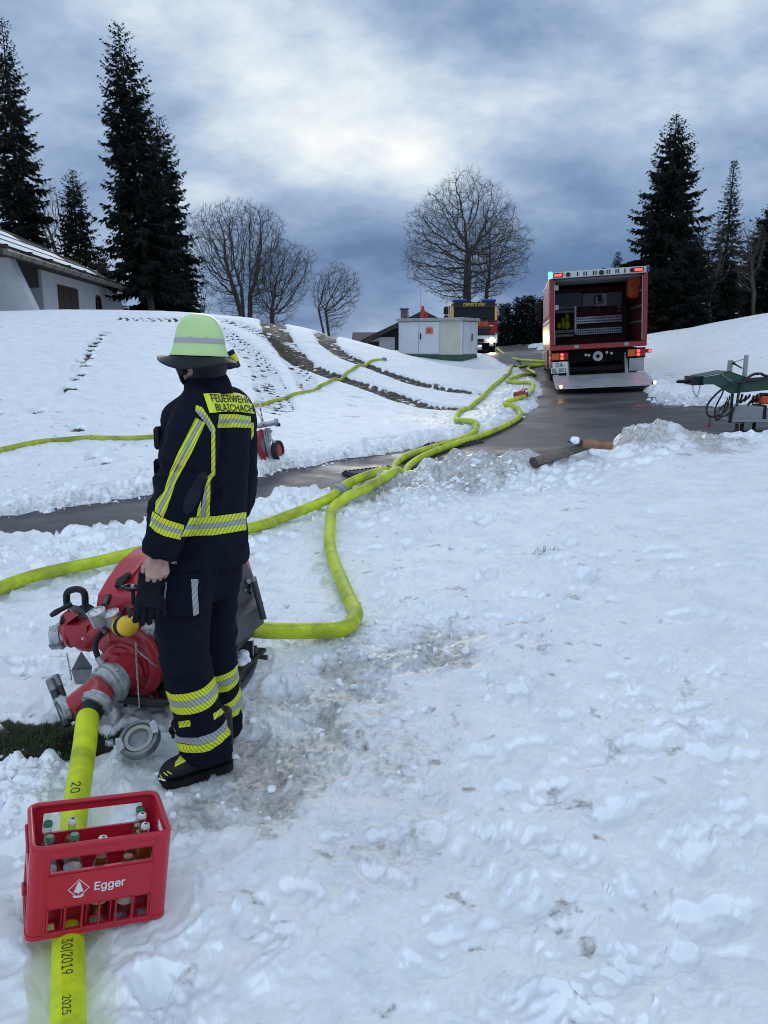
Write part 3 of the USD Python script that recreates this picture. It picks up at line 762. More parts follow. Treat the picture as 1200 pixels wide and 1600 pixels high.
    pr = np.minimum(rad[par[b]], rad[b] * 1.5)
    crown = [sticks(N[par[b]], N[b], pr, rad[b], 4)]
    if TW:
        A_, B_, C_ = (np.array([w[i] for w in TW]) for i in range(3))
        r1 = np.full(len(A_), rt)
        crown += [sticks(A_, B_, r1, r1 * 0.8, 3), sticks(B_, C_, r1 * 0.8, r1 * 0.5, 3)]
    obj('crown', cat(crown), twig_mat, t, smooth=False)
    return t

G_SP = None
spruce((2, 24), 480, 40, 56, 'spruce_tree', 'tall dark spruce cut off by the left edge of the picture, behind the snowy roof', None, 0, 11, power=0.62)
spruce((112, 262), 470, 44, 50, 'spruce_tree', 'small slender spruce between the cut-off spruce at the left edge and the tallest spruce', None, 1, 12, power=0.62)
spruce((183, 30), 490, 36, 66, 'spruce_tree', 'tallest spruce with a bare grey trunk foot, behind the end of the white house', None, 0, 13, power=0.62, bare=0.16, lean=0.7)
spruce((244, 178), 490, 38.5, 58, 'spruce_tree', 'broad dark spruce leaning on the right flank of the tallest spruce, beside the bare trees', None, 2, 14, power=0.55, bare=0.05)
spruce((152, 385), 480, 41, 40, 'spruce_tree', 'low bushy spruce behind the house roof, under the tallest spruce', None, 2, 15, power=0.6)
spruce((285, 372), 490, 42, 32, 'spruce_tree', 'low dark spruce at the foot of the broad spruce, next to the multi-stemmed bare tree', None, 1, 16, power=0.6)
spruce((1058, 176), 515, 40, 78, 'spruce_tree', 'big dark cone-shaped spruce right behind the box truck', None, 0, 21, power=0.66, bare=0.03)
spruce((966, 392), 515, 60, 26, 'spruce_tree', 'small distant spruce tip just above the roof of the box truck', None, 1, 22)
spruce((1148, 246), 495, 41, 42, 'spruce_tree', 'slim ragged spruce with a narrow spire, right of the big cone-shaped spruce', None, 1, 23, power=0.95)
spruce((1206, 318), 480, 43, 58, 'spruce_tree', 'spruce cut off by the right edge of the picture, beside the snowy chalet', None, 0, 24, power=0.7, bare=0.08)
spruce((1082, 372), 512, 36.5, 44, 'spruce_tree', 'low rounded spruce in front of the big cone-shaped spruce, right side', None, 2, 25, power=0.45)
spruce((1024, 420), 515, 37, 42, 'spruce_tree', 'low dark spruce close behind the right rear corner of the box truck', None, 2, 26, power=0.45)
for i, (px, py, hp) in enumerate([(790, 474, 16), (812, 464, 17), (829, 461, 17), (847, 468, 17), (864, 474, 18)]):
    spruce((px, py), 555, 50 + 0.6 * (i % 2), hp, 'hedge_spruce', ['short dark hedge spruce next to the parked fire engine', 'second hedge spruce from the fire engine, in the dark row', 'tallest pointed hedge spruce in the middle of the dark row', 'hedge spruce half hidden by the mirror of the box truck', 'hedge spruce mostly hidden behind the side of the box truck'][i], None, 2, 31 + i, power=0.32, density=1.25)

bare_tree((366, 306), (383, 492), 46, 78, 'bare_tree', 'big many-stemmed bare tree on the hill crest, right of the spruces', None, 41, fork=0.34, stems=3, crown_low=0.14, n_att=2600, thick=0.8)
bare_tree((447, 372), (426, 496), 47, 52, 'bare_tree', 'rounded bare tree bending right, between the many-stemmed tree and the thin pair', None, 42, fork=0.42, stems=1, crown_low=0.16, n_att=1500)
bare_tree((527, 408), (522, 512), 52, 40, 'bare_tree', 'slender bare tree standing alone over the earthy wheel tracks', None, 43, fork=0.42, stems=2, crown_low=0.20, n_att=1000, thick=0.7)
bare_tree((66, 276), (70, 470), 52, 36, 'bare_tree', 'thin bare tree between two spruces above the snowy roof', None, 44, fork=0.42, stems=2, crown_low=0.2, n_att=800, thick=0.8)
bare_tree((728, 258), (727, 530), 56, 101, 'bare_tree', 'great bare tree with an egg-shaped crown behind the fire engine', None, 45, fork=0.55, stems=1, crown_low=0.20, n_att=4200, thick=1.15, shape=0.42)
bare_tree((768, 330), (757, 530), 58, 40, 'bare_tree', 'second thinner bare stem close right of the great bare tree', None, 46, fork=0.5, stems=1, crown_low=0.25, n_att=700, thick=0.7)
bare_tree((1112, 330), (1108, 500), 39.5, 34, 'bare_tree', 'thin bare tree tangled between the big and the slim spruce', None, 47, fork=0.2, stems=2, crown_low=0.18, n_att=420, thick=0.6)
bare_tree((1172, 345), (1163, 490), 39, 26, 'bare_tree', 'pair of thin upright bare stems in front of the snowy chalet', None, 48, fork=0.3, stems=2, crown_low=0.28, n_att=600, thick=0.7)
bare_tree((168, 400), (165, 488), 39, 40, 'bare_bush', 'tangled bare undergrowth at the foot of the tallest spruce', None, 49, fork=0.05, stems=4, crown_low=0.05, n_att=420, thick=0.4)
bare_tree((300, 425), (300, 492), 41, 34, 'bare_bush', 'bare brushwood right under the broad spruce', None, 50, fork=0.05, stems=4, crown_low=0.05, n_att=300, thick=0.4)
# ------------------------------------------------------------------ buildings
plaster = pbr('white_plaster', (0.62, 0.63, 0.65), 0.9, var=0.10, vscale=1.2, bump=0.25, bscale=14, dirt=0.25, dirtcol=(0.35, 0.34, 0.32))
darkwood = pbr('dark_timber', (0.028, 0.020, 0.016), 0.8, var=0.4, vscale=5, bump=0.3, bscale=20)
brownwood = pbr('brown_shutter_wood', (0.050, 0.026, 0.017), 0.7, var=0.35, vscale=6)
roof_dark = pbr('dark_roof_tiles', (0.030, 0.029, 0.031), 0.8, var=0.35, vscale=4)
gutter_m = pbr('weathered_gutter_copper', (0.13, 0.105, 0.09), 0.5, 0.3, var=0.3, vscale=3)
roof_snow = pbr('roof_snow', (0.84, 0.87, 0.92), 0.6, var=0.05, vscale=2, bump=0.3, bscale=5)
pane = M('window_glass', {'g': ('glossy_bsdf', {'color': (0.8, 0.85, 0.9), 'roughness': 0.03}), 't': ('transparent_bsdf', {'color': (0.55, 0.6, 0.62)}), 'f': ('fresnel', {'IOR': 1.5}), 'm': ('mix_closure', {})},
         [('f.fac', 'm.fac'), ('t.BSDF', 'm.closure1'), ('g.BSDF', 'm.closure2')], surface='m.closure')
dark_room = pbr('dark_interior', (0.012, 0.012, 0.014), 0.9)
brick_red = pbr('grey_chimney_render', (0.17, 0.165, 0.16), 0.9, var=0.3, vscale=4)

def white_house():
    far, nearp = at(168, 489, 36), None
    d = np.array([-0.10, 1.0, 0]); d /= np.linalg.norm(d)           # along the wall, away
    w = np.array([d[1], -d[0], 0])                                   # outward, to the right
    o = np.array([far[0], far[1], 0])
    Mx = np.eye(4); Mx[:3, 0], Mx[:3, 1], Mx[:3, 2], Mx[:3, 3] = w, d, [0, 0, 1], o
    t = thing('white_house', 'low white alpine house with striped snow on its dark roof, left edge', 'house', Mx)
    EZ, Z0 = 4.42, 1.6
    L = -15.0
    def wall_holed(y0, y1, holes, x0, x1, z1):
        poly = sbox(y0, Z0, y1, z1)
        for h in holes: poly = poly.difference(h)
        return prism(poly, x1 - x0, 'x', x0)
    # shutters (double), window with arched head
    win1 = sbox(-7.1, 2.35, -4.6, 3.92)
    arch = sbox(-1.95, 2.2, -0.75, 3.62).union(Point(-1.35, 3.37).buffer(0.66, quad_segs=8).intersection(sbox(-1.95, 3.3, -0.75, 3.87)))
    obj('wall', wall_holed(-8.6, 0, [win1, arch], -0.30, 0, EZ + 0.1), plaster, t, smooth=False, label='white wall with two windows')
    obj('wall', bx(-1.9, -1.6, L, -8.6, Z0, EZ + 0.35), plaster, t, label='set back white wall of the porch')
    obj('wall', bx(-2.0, 0, -8.75, -8.603, Z0, EZ + 0.1), plaster, t, label='side wall of the porch')
    obj('wall', bx(-8, -0.303, -0.25, 0, Z0, EZ + 0.6), plaster, t, label='far gable wall')
    for y0, y1, spread, nm in ((-0.02, 0.42, 1.0, 'slanted white buttress at the far corner'), (-12.6, -12.1, 1.1, 'slanted white buttress by the porch')):
        pg = Polygon([(0.003, Z0), (spread + 0.25, Z0), (0.30, EZ - 0.05), (0.003, EZ - 0.05)]) if y0 > -5 else Polygon([(-1.6, Z0), (spread + 0.3, Z0), (0.30, EZ - 0.02), (-1.6, EZ - 0.02)])
        obj('buttress', prism(pg, y1 - y0, 'y', y0), plaster, t, label=nm, smooth=False)
    for k in range(5):
        y0 = -7.1 + 0.5 * k
        lf = bx(-0.06, 0.035 + 0.012 * (k % 2), y0 + 0.01, y0 + 0.49, 2.37, 3.90, 0.01)
        s = obj('shutter', lf, brownwood, t)
        for j in range(4):
            obj('board', bx(0.036 + 0.012 * (k % 2), 0.047 + 0.012 * (k % 2), y0 + 0.02 + 0.117 * j, y0 + 0.125 + 0.117 * j, 2.40, 3.87, 0.004), brownwood, s)
    wn = obj('window_frame', prism(arch.difference(arch.buffer(-0.10)), 0.10, 'x', -0.14), brownwood, t, smooth=False)
    obj('pane', prism(arch.buffer(-0.09), 0.01, 'x', -0.10), pane, wn, smooth=False)
    obj('mullion', bx(-0.13, -0.05, -1.38, -1.32, 2.2, 3.85), brownwood, wn)
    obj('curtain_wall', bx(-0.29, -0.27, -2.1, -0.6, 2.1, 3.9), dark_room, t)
    # timber above the porch
    obj('porch_beam', bx(-1.58, -0.1, -12.1, -8.76, EZ - 0.75, EZ - 0.02), darkwood, t)
    obj('porch_window', bx(-1.598, -1.57, -12.0, -11.6, 2.0, 3.2), brownwood, t)
    # roof: low pitched plane rising away from the eave, hipped at the far end
    ov, pitch = 1.05, math.radians(26)
    def rp(u, y): return np.array([ov - u * math.cos(pitch), y, EZ - ov * math.tan(pitch) * 0.40 + u * math.sin(pitch)])
    U, YF = 5.2, 3.8
    top = [rp(0, L), rp(0, YF), rp(U, YF - 4.5), rp(U, L)]
    roof = hull([p for p in top] + [p - [0, 0, 0.14] for p in top])
    r = obj('roof', roof, roof_dark, t, smooth=False)
    back = [rp(U, L), rp(U, YF - 4.5), rp(U, YF - 4.5) + [-5, 2, -1.6], rp(U, L) + [-5, 0, -1.6]]
    obj('roof', hull([p for p in back] + [p - [0, 0, 0.12] for p in back]), roof_dark, t, smooth=False, label='rear roof slope')
    # battens that hold the snow, snow strips between them
    rows = [0.5, 1.55, 2.75, 3.95]
    for i, u in enumerate(rows):
        yf = YF - 4.5 * u / U - 0.15
        obj('snow_guard', tube([rp(u, L) + [0, 0, 0.05], rp(u, yf) + [0, 0, 0.05]], 0.025, 6), darkwood, r)
    rngs = np.random.default_rng(3)
    for i, (u0, u1, yend) in enumerate([(0.60, 1.36, -2.6), (1.66, 2.52, -3.6), (2.90, 3.72, -5.2), (4.1, 5.0, -6.2)]):
        ys = np.arange(L, yend, 0.12)
        V = []
        for y in ys:
            a = u0 + 0.10 * (noise(np.array([y * 1.3, u0, 0]), 3) - 0.3); b = u1 - 0.10 * noise(np.array([y * 1.1, u1, 4]), 5)
            hgt = 0.10 * min(1, (yend - y) / 0.8 + 0.15)
            for s_ in np.linspace(0, 1, 6):
                u = a + (b - a) * s_
                V.append(rp(u, y) + [0, 0, 0.012 + hgt * math.sin(PI * min(max(s_, 0.0), 1)) ** 0.5])
        nU, nY = 6, len(ys)
        I, J = np.meshgrid(np.arange(nY - 1), np.arange(nU - 1), indexing='ij')
        q = np.stack([I * nU + J, (I + 1) * nU + J, (I + 1) * nU + J + 1, I * nU + J + 1], -1).reshape(-1, 4)[:, ::-1]
        obj('snow_strip', (np.array(V), q), roof_snow, r, smooth=50)
    for j in range(20):
        y = -14.5 + 0.95 * j
        obj('rafter', bx(-0.0, ov - 0.06, y, y + 0.12, EZ - 0.12, EZ + 0.0), darkwood, r) if j % 2 == 0 else None
    g = obj('gutter', tube([rp(-0.06, L) - [0, 0, 0.02], rp(-0.06, YF + 0.7) - [0, 0, 0.02]], 0.085, 10), gutter_m, t)
    for j in range(19):
        y = L + 1 + 0.95 * j
        if y < YF: obj('gutter_bracket', tube([rp(-0.06, y) + [0.0, 0, -0.125], rp(-0.06, y) + [0.105, 0, -0.02], rp(0.1, y) + [0, 0, 0.03]], 0.022, 5), darkwood, g)
    obj('soffit', bx(0.003, ov - 0.1, L, YF - 0.5, EZ - 0.16, EZ - 0.13), darkwood, t)
    obj('chimney', bx(-3.1, -2.6, -3.4, -2.9, 5.2, 5.95), roof_dark, r)
    obj('back_body', bx(-8, -2.0, L, -0.26, Z0, EZ + 0.2), plaster, t)
white_house()

def gable_house():
    ap = at(660, 486, 52); le = at(565, 531, 52)
    t = thing('gable_house', 'dark-roofed gable house with grey chimney half hidden behind the white kiosk', 'house', place((ap[0], 52, 0)))
    hx, ha = ap[0] - le[0], ap[2]
    he = le[2]
    gz = 0.6
    # roof: two thick slabs
    sl = (ha - he) / hx
    for sgn, nm in ((-1, 'left roof slope'), (1, 'right roof slope')):
        pg = [(0, ha), (sgn * hx, he), (sgn * hx, he - 0.30), (0, ha - 0.32)]
        obj('roof', prism(Polygon(pg), 9, 'y', -0.9), roof_dark, t, smooth=False, label=nm)
    wl = hx - 1.15
    zt = lambda x: ha - 0.33 - sl * abs(x)
    obj('wall', prism(Polygon([(-wl, gz), (wl, gz), (wl, zt(wl)), (-wl, zt(wl))]), 7.4, 'y', 0), plaster, t, smooth=False)
    obj('gable_cladding', prism(Polygon([(-wl - 0.05, zt(wl) - 0.02), (wl + 0.05, zt(wl) - 0.02), (0, ha - 0.35)]), 7.3, 'y', -0.06), darkwood, t, smooth=False)
    for k in range(14):
        x = -wl + 0.2 + k * (2 * wl - 0.4) / 13
        hh = ha - 0.36 - sl * abs(x)
        if hh - zt(wl) > 0.12: obj('cladding_board', bx(x - 0.11, x + 0.11, -0.09, -0.062, zt(wl), hh), darkwood, t)
    a, b = at(617, 523, 52), at(628, 548, 52)
    dd = obj('door', bx(a[0] - ap[0], b[0] - ap[0] + 0.2, -0.03, 0.02, gz, a[2]), darkwood, t)
    c0, c1 = at(626, 484, 54), at(637, 505, 54)
    ch = obj('chimney', bx(c0[0] - ap[0], c1[0] - ap[0], 1.6, 2.2, c1[2] - 1.2, c0[2], 0.02), brick_red, t)
    obj('chimney_cap', bx(c0[0] - ap[0] - 0.07, c1[0] - ap[0] + 0.07, 1.53, 2.27, c0[2], c0[2] + 0.09, 0.02), brick_red, ch)
    obj('flue_pipe', cyl(np.array([c1[0] - ap[0] + 0.02, 1.5, c1[2] - 0.6]), np.array([c1[0] - ap[0] + 0.02, 1.5, c0[2] - 0.12]), 0.06, 10), pbr('pale_flue_metal', (0.5, 0.5, 0.5), 0.4, 0.6), ch)
gable_house()
a, b = at(657, 425, 49), at(657, 505, 49)
ant = thing('antenna_mast', 'thin grey antenna mast rising behind the roof of the white kiosk', 'mast', place((b[0], 49, 0)))
steel_grey = pbr('galvanised_steel', (0.36, 0.37, 0.38), 0.42, 0.7, var=0.12, vscale=6)
obj('pole', cyl((0, 0, 1.2), (0, 0, a[2]), 0.022, 6, 0.012), steel_grey, ant)
obj('cross_bar', cyl((-0.3, 0, a[2] - 0.9), (0.3, 0, a[2] - 0.9), 0.012, 5), steel_grey, ant)

def barn_far():
    l, r_ = at(549, 521, 70), at(592, 522, 70)
    t = thing('distant_barn', 'distant low brown barn roof between the hill and the gable house', 'barn', place((0.5 * (l[0] + r_[0]), 70, 0)))
    w = 0.5 * (r_[0] - l[0])
    obj('roof', hull([(-w, 0, l[2] - 0.7), (w + 3, 0, l[2] - 0.7), (-w, 3, l[2] + 0.15), (w + 3, 3, l[2] + 0.15), (-w, 6, l[2] - 0.7), (w + 3, 6, l[2] - 0.7)]), pbr('brown_roof_tiles', (0.10, 0.075, 0.065), 0.85, var=0.3, vscale=3), t, smooth=False)
    obj('wall', bx(-w + 0.5, w + 2.5, 0.5, 5.5, 0.8, l[2] - 0.702), darkwood, t)
barn_far()

def chalet():
    c = at(1195, 470, 62)
    t = thing('snowy_chalet', 'chalet with white walls and dark sloping roof behind the thin stems, right edge', 'house', place((c[0], 62, 0)))
    ap = at(1140, 420, 62); ev = at(1190, 470, 62)
    x0, x1 = ap[0] - c[0], ev[0] - c[0]
    za, ze = ap[2], ev[2]
    obj('roof', prism(Polygon([(x0, za), (x1 + 1.2, ze - 0.9), (x1 + 1.2, ze - 1.2), (x0, za - 0.35), (x0 - 4.5, za - 2.2), (x0 - 4.5, za - 1.85)]), 10, 'y', -1), roof_dark, t, smooth=False)
    obj('roof_snow', prism(Polygon([(x0, za + 0.002), (x1 + 1.2, ze - 0.898), (x1 + 1.2, ze - 0.78), (x0, za + 0.12)]), 9.4, 'y', -0.4), roof_snow, t, smooth=False)
    zb = at(1190, 497, 62)[2] - 1.0
    obj('wall', prism(Polygon([(x0 - 3.2, zb), (x1 + 0.4, zb), (x1 + 0.4, ze - 0.62), (x0, za - 0.36), (x0 - 3.2, za - 1.72)]), 8, 'y', 0), plaster, t, smooth=False)
    obj('gable_cladding', prism(Polygon([(x0 - 2.6, za - 1.75), (x1 - 0.2, ze - 0.35 + 0.0), (x0, za - 0.5)]), 0.05, 'y', -0.08), darkwood, t, smooth=False)
    w = at(1196, 483, 62)
    wn = obj('window', bx(w[0] - c[0] - 0.3, w[0] - c[0] + 0.45, -0.06, 0.03, w[2] - 0.55, w[2] + 0.35, 0.01), brownwood, t)
    obj('pane', bx(w[0] - c[0] - 0.22, w[0] - c[0] + 0.37, -0.075, -0.062, w[2] - 0.47, w[2] + 0.27), pane, wn)
    e = x1 + 0.4
    obj('annex', bx(e + 0.003, e + 8, 0.5, 7, zb, ze - 0.9), plaster, t)
    obj('annex_roof', hull([(e - 0.2, -0.4, ze - 0.85), (e + 8.5, -0.4, ze - 0.85), (e - 0.2, 7.4, ze - 0.85), (e + 8.5, 7.4, ze - 0.85), (e - 0.2, 3.5, ze - 0.1), (e + 8.5, 3.5, ze - 0.1)]), roof_snow, t, smooth=False)
chalet()

# ------------------------------------------------------------------ kiosk (transformer cabinet)
def kiosk():
    c = at(721, 567, 29)
    cz = float(base(c[0], 29)) - 0.05
    u = np.array([-0.875, 0.484, 0]); u /= np.linalg.norm(u)        # along the front face, to the left
    v = np.array([0.36, 0.933, 0]); v = v - u * (u @ v); v /= np.linalg.norm(v)
    Mx = np.eye(4); Mx[:3, 0], Mx[:3, 1], Mx[:3, 2], Mx[:3, 3] = -u, v, [0, 0, 1], (c[0], 29, cz)
    t = thing('transformer_kiosk', 'white transformer kiosk with grey doors and green base in the snow', 'kiosk', Mx)
    white = pbr('kiosk_white_paint', (0.60, 0.64, 0.70), 0.5, var=0.05, vscale=2, dirt=0.3, dirtcol=(0.42, 0.42, 0.42))
    cream = pbr('kiosk_cream_render', (0.55, 0.55, 0.47), 0.9, var=0.08, vscale=2, bump=0.3, bscale=30, dirt=0.25, dirtcol=(0.32, 0.33, 0.29))
    green = pbr('kiosk_green_base', (0.030, 0.085, 0.060), 0.7, var=0.3, vscale=4, dirt=0.5, dirtcol=(0.10, 0.10, 0.08))
    slab = pbr('kiosk_concrete_roof', (0.33, 0.34, 0.35), 0.9, var=0.35, vscale=5, bump=0.4, bscale=20, dirt=0.6, dirtcol=(0.10, 0.10, 0.10))
    blk = pbr('black_handle', (0.015, 0.015, 0.017), 0.5)
    W, D, H = 2.62, 1.45, 1.52
    obj('plinth', bx(-W - 0.02, 0.02, -0.02, D + 0.02, -0.6, 0.30, 0.02), green, t)
    obj('body', bx(-W, 0, 0, D, 0.30, H), cream, t, label='cream rendered body')
    r_ = obj('roof_slab', bx(-W - 0.09, 0.09, -0.09, D + 0.09, H, H + 0.115, 0.02), slab, t)
    # two door leaves on the front, proud of the wall
    for k, (x0, x1) in enumerate([(-W + 0.02, -W + 0.86), (-W + 0.875, -W + 1.72)]):
        d = obj('door', bx(x0, x1, -0.045, -0.003, 0.32, H - 0.03, 0.008), white, t)
        fr = sbox(x0 + 0.02, 0.34, x1 - 0.02, H - 0.05)
        obj('door_frame', prism(fr.difference(fr.buffer(-0.055, join_style=2)), 0.014, 'y', -0.059), white, d, smooth=False)
        if k == 0: pass
        else:
            obj('handle', bx(x0 + 0.05, x0 + 0.10, -0.095, -0.06, 0.86, 1.08, 0.012), blk, d)
            sg = obj('warning_sign', bx(x0 + 0.28, x0 + 0.58, -0.068, -0.060, 1.06, 1.29, 0.003), pbr('orange_sign', (0.62, 0.13, 0.045), 0.5, var=0.08, vscale=8), d)
            obj('sign_symbol', prism(Polygon([(x0 + 0.44, 1.25), (x0 + 0.37, 1.16), (x0 + 0.42, 1.165), (x0 + 0.40, 1.09), (x0 + 0.49, 1.19), (x0 + 0.435, 1.185)]), 0.003, 'y', -0.072), blk, sg, smooth=False)
            obj('sign_bracket', bx(x0 + 0.40, x0 + 0.46, -0.066, -0.060, 1.30, 1.33), steel_grey, d)
    obj('corner_strip', bx(-0.055, 0.012, -0.012, 0.055, 0.302, H - 0.002, 0.005), white, t)
    obj('corner_strip', bx(-W - 0.012, -W + 0.018, -0.012, 0.05, 0.302, H - 0.002, 0.005), white, t)
    for k, (y0, y1) in enumerate([(0.08, 0.72), (0.735, 1.38)]):
        d = obj('door', bx(0.003, 0.045, y0, y1, 0.32, H - 0.03, 0.008), white, t, label='side door')
        fr = sbox(y0 + 0.02, 0.34, y1 - 0.02, H - 0.05)
        obj('door_frame', prism(fr.difference(fr.buffer(-0.055, join_style=2)), 0.014, 'x', 0.0455), white, d, smooth=False)
        if k == 1: obj('handle', bx(0.05, 0.09, y0 + 0.03, y0 + 0.10, 0.80, 1.05, 0.01), blk, d)
kiosk()
rp_ = at(662, 502, 31.6)
rt_ = at(662, 479, 31.6)
post = thing('red_marker_post', 'short red post sticking up behind the kiosk roof', 'post', place((rp_[0], 32.5, 0)))
red_m = pbr('red_marker_paint', (0.42, 0.035, 0.035), 0.5, var=0.1, vscale=6)
obj('shaft', cyl((0, 0, 0.8), (0, 0, rt_[2] - 0.1), 0.10, 12), red_m, post)
obj('cap', cyl((0, 0, rt_[2] - 0.1), (0, 0, rt_[2] + 0.06), 0.065, 12, 0.05), red_m, post)
obj('side_fin', bx(0.1, 0.2, -0.05, 0.05, rt_[2] - 0.9, rt_[2] - 0.15, 0.02), red_m, post)
# ------------------------------------------------------------------ vehicles
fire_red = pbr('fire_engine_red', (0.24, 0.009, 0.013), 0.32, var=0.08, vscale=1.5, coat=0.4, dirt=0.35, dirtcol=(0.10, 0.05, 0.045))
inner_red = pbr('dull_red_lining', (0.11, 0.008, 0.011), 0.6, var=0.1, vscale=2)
blackp = pbr('black_plastic', (0.008, 0.008, 0.0095), 0.5, spec=0.3, var=0.2, vscale=6)
rubber = pbr('tyre_rubber', (0.016, 0.016, 0.017), 0.85, var=0.3, vscale=8, dirt=0.4, dirtcol=(0.12, 0.11, 0.10))
alu = pbr('brushed_aluminium', (0.48, 0.50, 0.53), 0.40, 0.75, var=0.12, vscale=4, rvar=0.1)
alu_dull = pbr('dull_grey_metal', (0.30, 0.31, 0.33), 0.55, 0.4, var=0.18, vscale=3)
grey_panel = pbr('grey_panel', (0.22, 0.23, 0.25), 0.6, var=0.08, vscale=2)
white_p = pbr('white_lacquer', (0.62, 0.63, 0.64), 0.45, var=0.06, vscale=3, dirt=0.3, dirtcol=(0.35, 0.34, 0.32))
hi_yellow = pbr('signal_yellow', (0.62, 0.62, 0.03), 0.6, var=0.12, vscale=5)
orange_fab = pbr('orange_fabric', (0.50, 0.085, 0.02), 0.75, var=0.15, vscale=5)
chassis = pbr('dark_chassis', (0.008, 0.008, 0.009), 0.7, spec=0.15, var=0.3, vscale=5)
blue_lens = pbr('blue_lens', (0.010, 0.035, 0.16), 0.15, coat=0.5)
def lamp(name, col, s): return pbr(name, tuple(min(1, 0.6 * c + 0.1) for c in col), 0.3, emit=col, es=s)
red_lit = lamp('lit_red_lamp', (1.0, 0.03, 0.02), 5.0)
cyan_lit = lamp('lit_blue_beacon', (0.05, 0.55, 1.0), 5.0)
amber_lit = lamp('lit_amber_lamp', (1.0, 0.62, 0.18), 7.0)
head_lit = lamp('lit_headlamp', (1.0, 0.86, 0.62), 42.0)
blk_print = pbr('black_print', (0.008, 0.008, 0.009), 0.6)
yel_print = pbr('yellow_print', (0.60, 0.47, 0.05), 0.5)
red_lens = pbr('red_lens', (0.25, 0.01, 0.01), 0.2)
orange_lens = pbr('orange_lens', (0.50, 0.12, 0.01), 0.25)
plate_w = pbr('number_plate_white', (0.66, 0.67, 0.68), 0.4)

def wheel(R, w, x, y, z, sgn, rim_mat):
    """tyre, rim on the axis x; sgn: which side faces out"""
    pr = [(R * 0.56, -w / 2), (R * 0.90, -w / 2), (R * 0.985, -w * 0.36), (R, -w * 0.2), (R, w * 0.2), (R * 0.985, w * 0.36), (R * 0.90, w / 2), (R * 0.56, w / 2)]
    ty = lathe(pr, (x, y, z), (1, 0, 0), 28)
    rim = lathe([(0, w * 0.10), (R * 0.18, w * 0.16), (R * 0.22, w * 0.06), (R * 0.48, 0.02 * w), (R * 0.56, w * 0.40), (R * 0.56, -w * 0.40), (0, -w * 0.4)], (x, y, z), (sgn, 0, 0), 24)
    return ty, rim
def text_on(txt, h, mat, parent, origin, ux, uz, bold=True, name='lettering', center=True, depth=0.004, w=None):
    m = meshkit.text_mesh(txt, h, depth, bold)
    v = m.vertices.copy()
    if center: v[:, 0] -= (v[:, 0].max() + v[:, 0].min()) / 2
    if w: v[:, 0] *= w / (v[:, 0].max() - v[:, 0].min())
    ux, uz = np.asarray(ux, float), np.asarray(uz, float); n = np.cross(ux, uz)
    m.vertices = np.asarray(origin) + v[:, :1] * ux + v[:, 1:2] * uz + v[:, 2:] * n
    return obj(name, m, mat, parent, smooth=False)

